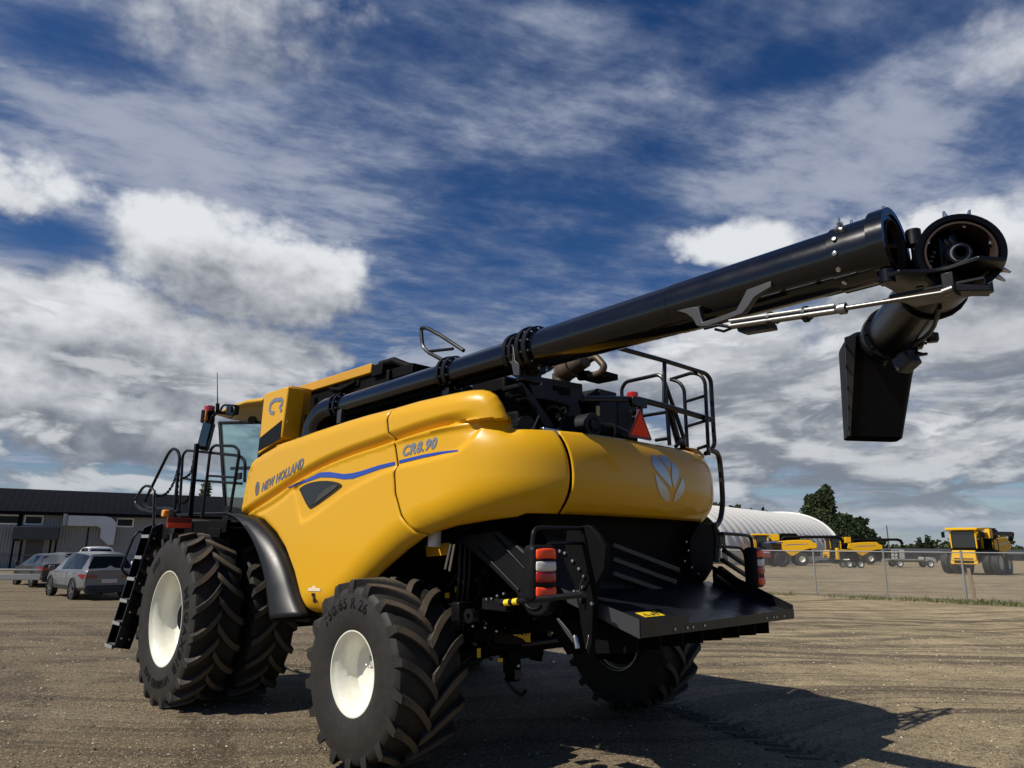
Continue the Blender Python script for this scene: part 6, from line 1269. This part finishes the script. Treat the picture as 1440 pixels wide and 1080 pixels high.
# red tractor
TR = tag(empty('tractor', site(30.6, 86), head(-1, -.15)), 'red and white tractor with black wheels parked before the striped harvester', 'tractor')
mb = MB(); mb.prism([(.3, -.45, 1.0), (.3, -.45, 1.85), (1.9, -.40, 1.75), (2.3, -.36, 1.55), (2.3, -.36, .95)], (0, .85, 0)); mb.build('bonnet', BK['redp'], TR, bevel=.06)
mb = MB(); mb.box((1.2, .44, 1.62), (1.5, .02, .16)); mb.box((1.2, -.44, 1.62), (1.5, .02, .16)); mb.build('white_band', BK['wht'], TR)
mb = MB(); mb.box((-.35, 0, 2.1), (1.3, 1.4, 1.1)); mb.build('cab_glass', BK['gl'], TR, bevel=.06); mb = MB(); mb.box((-.35, 0, 2.75), (1.5, 1.6, .16)); mb.build('roof', mat('blue_roof', (.05,.10,.25), .4), TR, bevel=.04)
mb = MB(); mb.box((.4, 0, .85), (3.4, .6, .5)); mb.build('chassis', BK['dark'], TR, bevel=.03)
for x, y, R, W in ((-.75, .95, .92, .55), (-.75, -.95, .92, .55), (1.75, .85, .66, .42), (1.75, -.85, .66, .42)): far_wheel(TR, x, y, R, W, M['grey_plate'], R*.5, 16)
# towed implement at the dome
IM = tag(empty('towed_implement', site(37.4, 84), head(-1, 0)), 'low yellow and black towed implement in front of the striped harvester', 'farm implement')
mb = MB(); mb.beam((-2.4, 0, .8), (2.2, 0, .7), .18, .18); mb.beam((-1.5, -.9, .8), (-1.5, .9, .8), .14, .14); mb.beam((.4, -.9, .8), (.4, .9, .8), .14, .14); mb.beam((2.2, 0, .7), (3.0, 0, .5), .1, .1); mb.build('frame', BK['dark'], IM)
mb = MB(); mb.box((.1, .3, 1.55), (.30, .4, 1.3)); mb.beam((.1, .3, 2.0), (-1.8, .2, 1.9), .16, .16); mb.beam((-1.8, .2, 1.9), (-2.6, .1, 1.0), .12, .12); mb.build('boom', BK['yel'], IM, bevel=.04)
mb = MB(); mb.prism([(-2.3, -.7, 1.0), (-.4, -.7, 1.0), (-.8, -.7, 1.9), (-1.9, -.7, 1.9)], (0, 1.3, 0)); mb.build('hopper', BK['dark'], IM, bevel=.05)
for x, y in ((-.9, .8), (-2.2, .8), (-.9, -.8), (-2.2, -.8)): far_wheel(IM, x, y, .42, .25, BK['wht'], .24, 0)
# flatbed truck
FT = tag(empty('flatbed_truck', site(48.7, 90), head(1, -.05)), 'old grey flatbed truck with a box behind its deck, beyond the fence', 'truck')
mb = MB(); mb.box((-.6, 0, .92), (4.2, 2.1, .14)); mb.box((-.2, 0, .70), (5.6, .8, .2)); mb.build('deck', mat('worn_deck', (.26,.24,.21), .7, var=.2), FT, bevel=.02)
mb = MB(); mb.box((-1.15, 0, 1.55), (.75, 1.9, 1.1)); mb.build('box', mat('grey_box', (.40,.40,.38), .5, var=.1), FT, bevel=.03)
mb = MB()
for x in (-2.6, -2.0, -1.6): mb.beam((x, -1.0, .95), (x, -1.0, 2.0), .06, .06); mb.beam((x, 1.0, .95), (x, 1.0, 2.0), .06, .06)
for z in (1.3, 1.65, 2.0): mb.beam((-2.7, -1.0, z), (-1.5, -1.0, z), .05, .08); mb.beam((-2.7, 1.0, z), (-1.5, 1.0, z), .05, .08)
mb.beam((1.55, -.9, .95), (1.3, -.9, 1.9), .07, .07); mb.beam((1.55, .9, .95), (1.3, .9, 1.9), .07, .07); mb.build('rack', BK['dark'], FT)
mb = MB(); mb.prism([(1.6, -.85, .65), (1.6, -.85, 1.25), (2.7, -.8, 1.18), (3.05, -.75, .95), (3.05, -.75, .6)], (0, 1.65, 0)); mb.build('bonnet', mat('pale_bonnet', (.40,.38,.34), .5), FT, bevel=.08)
mb = MB(); mb.box((3.08, 0, .85), (.12, 1.6, .5)); mb.build('bumper', BK['dark'], FT, bevel=.04)
for x, y in ((-1.5, .95), (-1.5, -.95), (2.15, .9), (2.15, -.9)): far_wheel(FT, x, y, .45, .28, BK['wht'], .27, 0)

# utility pole
up = MB(); up.tube([(0, 0, -.2), (.05, 0, 7.2)], [.16, .11], 10); o = up.build('utility_pole', mat('pole_wood', (.10,.085,.07), .85, var=.2), None); o.location = site(78.6, 152); tag(o, 'bare grey utility pole standing on the far horizon', 'pole')
# low dark houses on the horizon
for k, (r, f, w, h, lab) in enumerate(((88, 165, 18, 1.5, 'long low dark shed left of the gabled house on the horizon'), (104, 168, 13, 1.5, 'small grey gabled house far behind the flatbed truck'), (123, 175, 14, 1.4, 'low grey house far off, left of the right-hand harvester'))):
    H = tag(empty('house', site(r, f), head(1, .05)), lab, 'house', 'houses on the horizon'); mb = MB(); mb.box((0, 4, h/2), (w, 8, h)); mb.build('wall', mat('far_wall', (.10,.105,.115) if k != 1 else (.18,.18,.19), .7), H)
    mb = MB(); mb.prism([(-w/2-.4, -.5, h), (-w/2-.4, 4, h+1.1), (-w/2-.4, 8.5, h)], (w+.8, 0, 0)); mb.build('roof', mat('far_roof', (.045,.047,.052), .7), H)
    mb = MB(); 
    for x in (-w*.3, 0, w*.3): mb.box((x, -.02, h*.55), (1.4, .06, 1.0))
    mb.build('window', CP['glass'], H)

# ================================================================== TREES
LEAF_M = [mat('leaf_dark', (.024,.038,.015), .7, spec=.3), mat('leaf_mid', (.042,.062,.023), .7, spec=.3), mat('leaf_light', (.075,.098,.036), .7, spec=.3)]
BARK = mat('bark', (.07,.055,.04), .9, var=.3, vscale=10)
def tree(name, loc, lumps, th, tr, n, ls, seed, lab, group=None, cat='tree', mi=(0, 0, 1, 1, 2), parent=None):
    """lumps: ellipsoids (x, y, z, rx, ry, rz) carrying leaf clumps on and inside their outline"""
    rnd = random.Random(seed); root = tag(empty(name, loc), lab, cat, group)
    mb = MB(); mb.tube([(0, 0, -.2), (rnd.uniform(-.1,.1), rnd.uniform(-.1,.1), th*.5), (0, 0, th)], [tr, tr*.8, tr*.5], 8)
    for L in lumps[:10]: mb.tube([(0, 0, th*.55), (L[0]*.5, L[1]*.5, (th*.6+L[2])/2), (L[0], L[1], L[2])], [tr*.45, tr*.3, tr*.12], 6)
    mb.build('trunk', BARK, root)
    mb = MB(); tot = sum(l[3]*l[4]+l[5]*l[3] for l in lumps)
    for L in lumps:
        for k in range(int(n*(L[3]*L[4]+L[5]*L[3])/tot)):
            while True:
                d = Vector((rnd.gauss(0,1), rnd.gauss(0,1), rnd.gauss(0,1)))
                if d.length > .1: break
            d.normalize(); rr = (1-rnd.random()**2*.55)*rnd.uniform(.86, 1.10)
            p = Vector((L[0]+d.x*L[3]*rr, L[1]+d.y*L[4]*rr, max(.3, L[2]+d.z*L[5]*rr)))
            c = rnd.choice(mi)
            for q in range(2):
                s = ls*rnd.uniform(.5, 1.2); u = Vector((rnd.gauss(0,1), rnd.gauss(0,1), rnd.gauss(0,1))).normalized(); w = u.orthogonal().normalized(); pp = p+u*s*.5*q
                mb.add([pp-u*s*.6, pp+w*s*.45, pp+u*s*.7, pp-w*s*.4], [(0, 1, 2, 3)], c)
    mb.build('crown', LEAF_M, root, fix=False, sharp=180); return root
rnd = random.Random(17)
def lumpset(w, h, z0, n, seed, taper=.55):
    r = random.Random(seed); o = []
    for k in range(n):
        t = k/(n-1); z = z0+(h-z0)*t*.9; rad = w*(1-taper*t)*(.55+.45*math.sin(PI*min(1, t+.25)))
        a = r.uniform(0, 6.3); o.append((math.cos(a)*rad*.55, math.sin(a)*rad*.55, z, rad*r.uniform(.45, .7), rad*r.uniform(.45, .7), (h-z0)*r.uniform(.10, .17)))
    return o
tree('poplar_tree', site(62.4, 146), lumpset(6.4, 14.6, 1.0, 34, 3, .30), 7, .35, 22000, .48, 5, 'tall dark tree rising behind the right end of the white dome')
tree('bushy_tree', site(64.2, 136), lumpset(5.0, 8.3, .6, 24, 8, .2), 4, .3, 14000, .44, 6, 'broad dark bushy tree at the right foot of the tall tree', mi=(0, 0, 0, 1))
tree('bushy_tree', site(61.0, 138), lumpset(4.5, 7.5, .6, 14, 12, .3), 3, .25, 7000, .48, 16, 'small round tree under the left of the tall tree, above the dome end', mi=(0, 0, 1))
tree('bushy_tree', site(54.6, 158), lumpset(4.5, 9.9, 2, 16, 22, .3), 4, .3, 4000, .8, 26, 'dark treetop peeping above the ridge of the dome', mi=(0, 0, 1))
for k, (r, h, lab) in enumerate(((47.5, 11.7, 'treetops above the middle of the dome ridge'), (44.0, 12.3, 'rounded green treetops next to the harvester tail, above the dome'), (41.0, 12.1, 'green treetop partly hidden by the harvester tail'))):
    tree('bushy_tree', site(r, 150), lumpset(5.5, h-1.5, 2, 16, 31+k, .1), 5, .3, 4500, .8, 41+k, lab, mi=(0, 1, 1, 2))
tree('bushy_tree', site(-41.5, 98), lumpset(3.0, 10.2, 2, 14, 51, .5), 5, .25, 2200, .55, 61, 'tree standing behind the roof of the grey metal building', mi=(0, 1, 1))
# far tree line along the horizon
rnd = random.Random(77); mb = MB()
for k in range(9000):
    r = rnd.uniform(95, 330); f = 260+rnd.uniform(-15, 15); h = 4.0+1.8*math.sin(r*.09)+1.8*math.sin(r*.23+1)+1.2*math.sin(r*.61); h = max(2.0, h)*(1 if r > 150 else .7)
    p = site(r, f, rnd.random()**.7*h); s = rnd.uniform(.7, 1.6); u = Vector((rnd.gauss(0,1), rnd.gauss(0,1), rnd.gauss(0,1))).normalized(); w = u.orthogonal().normalized()
    mb.add([p-u*s*.6, p+w*s*.5, p+u*s*.7, p-w*s*.5], [(0, 1, 2, 3)], rnd.choice((0, 0, 1)))
tag(mb.build('far_tree_line', [LEAF_M[1], LEAF_M[2]], None, fix=False, sharp=180), 'far line of trees along the horizon', None, None, 'stuff')
for k, (r, f, h) in enumerate(((92, 190, 6.0), (109, 195, 5.6), (113, 198, 6.2))):
    tree('spruce_tree', site(r, f), [(0, 0, h*t, 1.9*(1-t)+.25, 1.9*(1-t)+.25, h*.10) for t in (.15, .3, .45, .6, .75, .9)], h, .18, 500, .6, 80+k, ('small spruce left of the gabled house on the horizon', 'small spruce right behind the gabled house roof', 'tallest small spruce right of the gabled house')[k], 'small spruces on the horizon', mi=(0, 0))
# ================================================================== SKY AND LIGHT
SUN_AZ, SUN_EL = math.atan2(.93, .27), math.radians(45.9)
w = bpy.data.worlds.new('World'); scene.world = w; w.use_nodes = True; nt = w.node_tree; nt.nodes.clear(); LK = nt.links.new
class E:
    """a value in the sky shader"""
    def __init__(s, x): s.x = x
    def op(s, o, b=None, c=None):
        n = nt.nodes.new('ShaderNodeMath'); n.operation = o
        for i, q in enumerate((s, b, c)):
            if q is None: continue
            if isinstance(q, E): LK(q.x, n.inputs[i])
            else: n.inputs[i].default_value = q
        return E(n.outputs[0])
    def __add__(s, b): return s.op('ADD', b)
    __radd__ = __add__
    def __sub__(s, b): return s.op('SUBTRACT', b)
    def __mul__(s, b): return s.op('MULTIPLY', b)
    __rmul__ = __mul__
    def __truediv__(s, b): return s.op('DIVIDE', b)
    def mx(s, b): return s.op('MAXIMUM', b)
    def mn(s, b): return s.op('MINIMUM', b)
    def ss(s, a, b, lo=0.0, hi=1.0):
        n = nt.nodes.new('ShaderNodeMapRange'); n.interpolation_type = 'SMOOTHSTEP'; LK(s.x, n.inputs[0])
        for i, q in enumerate((a, b, lo, hi)): n.inputs[i+1].default_value = q
        return E(n.outputs[0])
def vec(x, y, z=0.0):
    n = nt.nodes.new('ShaderNodeCombineXYZ')
    for i, q in enumerate((x, y, z)):
        if isinstance(q, E): LK(q.x, n.inputs[i])
        else: n.inputs[i].default_value = q
    return n.outputs[0]
def fbm(v, scale, det=7, ro=.55, dist=0.0):
    n = nt.nodes.new('ShaderNodeTexNoise'); n.noise_dimensions = '2D'; n.inputs['Scale'].default_value = scale; n.inputs['Detail'].default_value = det; n.inputs['Roughness'].default_value = ro; n.inputs['Distortion'].default_value = dist; LK(v, n.inputs['Vector']); return E(n.outputs['Fac'])
def puff(v, scale, det=3.0, ro=.5):
    n = nt.nodes.new('ShaderNodeTexVoronoi'); n.feature = 'F1'; n.voronoi_dimensions = '2D'; n.inputs['Scale'].default_value = scale; n.inputs['Detail'].default_value = det; n.inputs['Roughness'].default_value = ro; n.normalize = True; LK(v, n.inputs['Vector']); return E(n.outputs['Distance'])*-1.0+1.0
def mixc(f, a, b):
    n = nt.nodes.new('ShaderNodeMix'); n.data_type = 'RGBA'
    for i, q in ((0, f), (6, a), (7, b)):
        if isinstance(q, E): LK(q.x, n.inputs[i])
        elif isinstance(q, tuple): n.inputs[i].default_value = (*q, 1)
        elif isinstance(q, (int, float)): n.inputs[i].default_value = q
        else: LK(q, n.inputs[i])
    return n.outputs[2]
tcw = nt.nodes.new('ShaderNodeTexCoord'); sxyz = nt.nodes.new('ShaderNodeSeparateXYZ'); LK(tcw.outputs['Generated'], sxyz.inputs[0])
dx, dy, dz = (E(sxyz.outputs[i]) for i in range(3))
sky = nt.nodes.new('ShaderNodeTexSky'); sky.sky_type = 'NISHITA'; sky.sun_disc = False; sky.sun_elevation = SUN_EL; sky.sun_rotation = PI/2-SUN_AZ; sky.altitude = 500; sky.air_density = 1.0; sky.dust_density = .4; sky.ozone_density = 3.0
STR = .07
hs = nt.nodes.new('ShaderNodeHueSaturation'); hs.inputs['Hue'].default_value = .511; hs.inputs['Saturation'].default_value = 1.30; hs.inputs['Value'].default_value = .92; LK(sky.outputs[0], hs.inputs['Color'])
# azimuth relative to the view and elevation (radians), left positive
az_ = dy.op('ARCTAN2', dx)-YAW; el_ = dz.op('ARCSINE')
D2R = PI/180
hz = dz.mx(0.0)+.055
px_, py_ = dx/hz, dy/hz                               # flat cloud deck, shrinking to the horizon
base = hs.outputs[0]
W_ = lambda v: tuple(c/STR for c in v)
# high thin sheet of altocumulus: soft streaks with fine mottling
cs, sn = math.cos(YAW-PI/2+.35), math.sin(YAW-PI/2+.35)
u_s, v_s = px_*cs+py_*sn, py_*cs-px_*sn               # u across the view, v away
st = vec(u_s*.85, v_s*1.25)
a1 = fbm(st, 1.15, 5, .50, .2); a2 = fbm(vec(u_s*.8, v_s*1.5), 5.0, 7, .62, .15); a3 = fbm(vec(px_, py_), .55, 2, .5); a4 = fbm(vec(u_s, v_s*1.3), 16.0, 4, .6, .2)
def lumps(L):
    d = None
    for (a0, e0), ra, re, k in L:
        x = (az_-a0*D2R)*(1/(ra*D2R)); y = (el_-e0*D2R)*(1/(re*D2R)); v = ((x*x+y*y)*-1.0+1.0).mx(0.0)*k; d = v if d is None else d+v
    return d
bias = lumps([((-3.600, 35.069), 15, 6, .17), ((32.561, 28.530), 12, 4, .15), ((14.758, 26.763), 9, 2.6, .14), ((-25.289, 29.286), 16, 5, .15), ((-0.320, 40.035), 12, 3, .10), ((-34.339, 30.397), 8, 4, .12), ((33.611, 32.093), 8, 3, -.13), ((5.130, 27.535), 7, 3.2, -.03), ((-25.340, 34.699), 9, 2.0, -.09), ((35.287, 20.030), 5, 2.4, -.2), ((5.011, 24.030), 7, 4, -.02), ((-4.779, 25.215), 8, 4, .02)])
thin = (a1*.60+a2*.28+a4*.10+(a3-.5)*.35+bias*(a2*.8+.65)).ss(.31, .66)
fill_cut = az_.op('ABSOLUTE').ss(.72, 1.1, 1.0, .10)*el_.ss(.8, 1.15, 1.0, .2)       # cloud thinned outside the view to lower the fill light
alpha_hi = thin*a2.ss(.22, .68, .60, 1.0)*.80*fill_cut
colr = mixc(alpha_hi, base, W_((.235,.285,.405)))
bright = (a1*.50+a2*.38+a4*.12+(a3-.5)*.2+bias*.8).ss(.46, .72)*thin*fill_cut
colr = mixc(bright*.62, colr, W_((.44,.47,.56)))
# cumulus lumps in the places where they stood, broken up into puffs
BLOBS = [((21.417, 19.838), 11.0, 4.6, 1.0), ((26.512, 21.630), 6.0, 3.0, 1.0), ((15.679, 19.975), 4.6, 3.6, 1.0), ((32.080, 15.605), 9.5, 4.0, 1.0), ((33.860, 9.972), 13.0, 3.4, .95), ((25.940, 14.505), 12, 3.6, .95), ((27.466, 7.158), 15.0, 2.2, .7),
         ((25.237, 38.149), 10.0, 4.8, .62), ((37.767, 22.647), 5.5, 2.6, .55), ((-18.776, 22.913), 5.6, 2.2, .95), ((-25.948, 20.411), 7.0, 2.8, .75), ((-38.994, 31.963), 3.6, 2.0, .5), ((-32.439, 15.652), 12.0, 6.0, .9), ((-16.559, 13.642), 12, 5.0, .7), ((-26.776, 8.742), 16, 3.4, .75), ((-35.583, 20.357), 6.0, 3.4, .8), ((4.475, 6.031), 18, 3.0, .5)]
def density(a, e, det):
    d = None
    for (a0, e0), ra, re, k in BLOBS:
        x = (a-a0*D2R)*(1/(ra*D2R)); y = (e-e0*D2R)*(1/(re*D2R))
        v = ((x*x+y*y)*-1.0+1.0).mx(-2.6)*k
        d = v if d is None else d.mx(v)
    q = vec(a, e*1.5)
    return d*.95+(fbm(q, 5.0, 3+det, .55, .3)-.5)*2.0+(puff(q, 14.0, det, .55)-.62)*1.35
dn = density(az_, el_, 4.0)
dn2 = density(az_+.040, el_+.060, 2.0)
cov = dn.ss(-.06, .62)*el_.ss(.44, .56, 1.0, 0.0)+dn.ss(-.15, 1.25)*el_.ss(.44, .56)*.85
fine = fbm(vec(az_, el_*1.5), 34, 5, .6)
lit = ((dn-dn2)*.36+.57-(dn-.5).mx(0.0)*.22+(fine-.5)*.30).ss(.18, .98)
cum = mixc(lit, W_((.17,.19,.23)), W_((.78,.80,.825)))
colr = mixc(cov*.96, colr, cum)
# crowded small cumulus towards the horizon, with flat grey bases
vl = vec(az_, el_*3.2); vlo = vec(az_+.022, el_*3.2+.11)
l1 = fbm(vl, 7.0, 6, .56, .35)+(puff(vl, 16.0, 3.0)-.62)*.16; l1o = fbm(vlo, 7.0, 4, .56, .35)+(puff(vlo, 16.0, 2.0)-.62)*.16
band = el_.ss(.0, .05)*el_.ss(.17, .36, 1.0, 0.0)*az_.op('ABSOLUTE').ss(.8, 1.2, 1.0, .35)  # low band also faded outside the view, for weaker fill light
side = (az_*-1.0).ss(-.35, .2, -.055, .085)
cl = (l1+side).ss(.44, .58)*band
ll = ((l1-l1o)*2.8+.33+(fine-.5)*.3).ss(.02, .95)
lowc = mixc(ll, W_((.20,.225,.27)), W_((.58,.60,.63)))
colr = mixc(cl*.93, colr, lowc)
# pale air low down
colr = mixc(el_.ss(.0, .10, .50, 0.0), colr, W_((.30,.37,.48)))
bg = nt.nodes.new('ShaderNodeBackground'); bg.inputs['Strength'].default_value = STR; LK(colr, bg.inputs['Color'])
wo = nt.nodes.new('ShaderNodeOutputWorld'); LK(bg.outputs[0], wo.inputs[0])

sd = bpy.data.lights.new('sun', 'SUN'); sd.energy = 5.0; sd.angle = math.radians(.53); sd.color = (1.0, .94, .84)
so = bpy.data.objects.new('sun', sd); COL.objects.link(so); so.location = (0, 0, 30)
so.rotation_euler = Vector((math.cos(SUN_AZ)*math.cos(SUN_EL), math.sin(SUN_AZ)*math.cos(SUN_EL), math.sin(SUN_EL))).to_track_quat('Z', 'Y').to_euler()

cd = bpy.data.cameras.new('camera'); cam = bpy.data.objects.new('camera', cd); COL.objects.link(cam)
cam.matrix_world = Matrix(((-0.688613, -0.155346, -0.708294, -5.720268), (-0.725063, 0.160702, 0.669670, 5.397465), (0.009793, 0.974701, -0.223297, 1.857744), (0, 0, 0, 1))); cd.lens = 25.1282; cd.sensor_width = 36; cd.clip_end = 8000; cd.clip_start = .05
scene.camera = cam
vs_ = scene.view_settings; vs_.view_transform = 'Standard'; vs_.look = 'None'; vs_.exposure = 0.0; vs_.gamma = 1.0
scene.cycles.max_bounces = 8
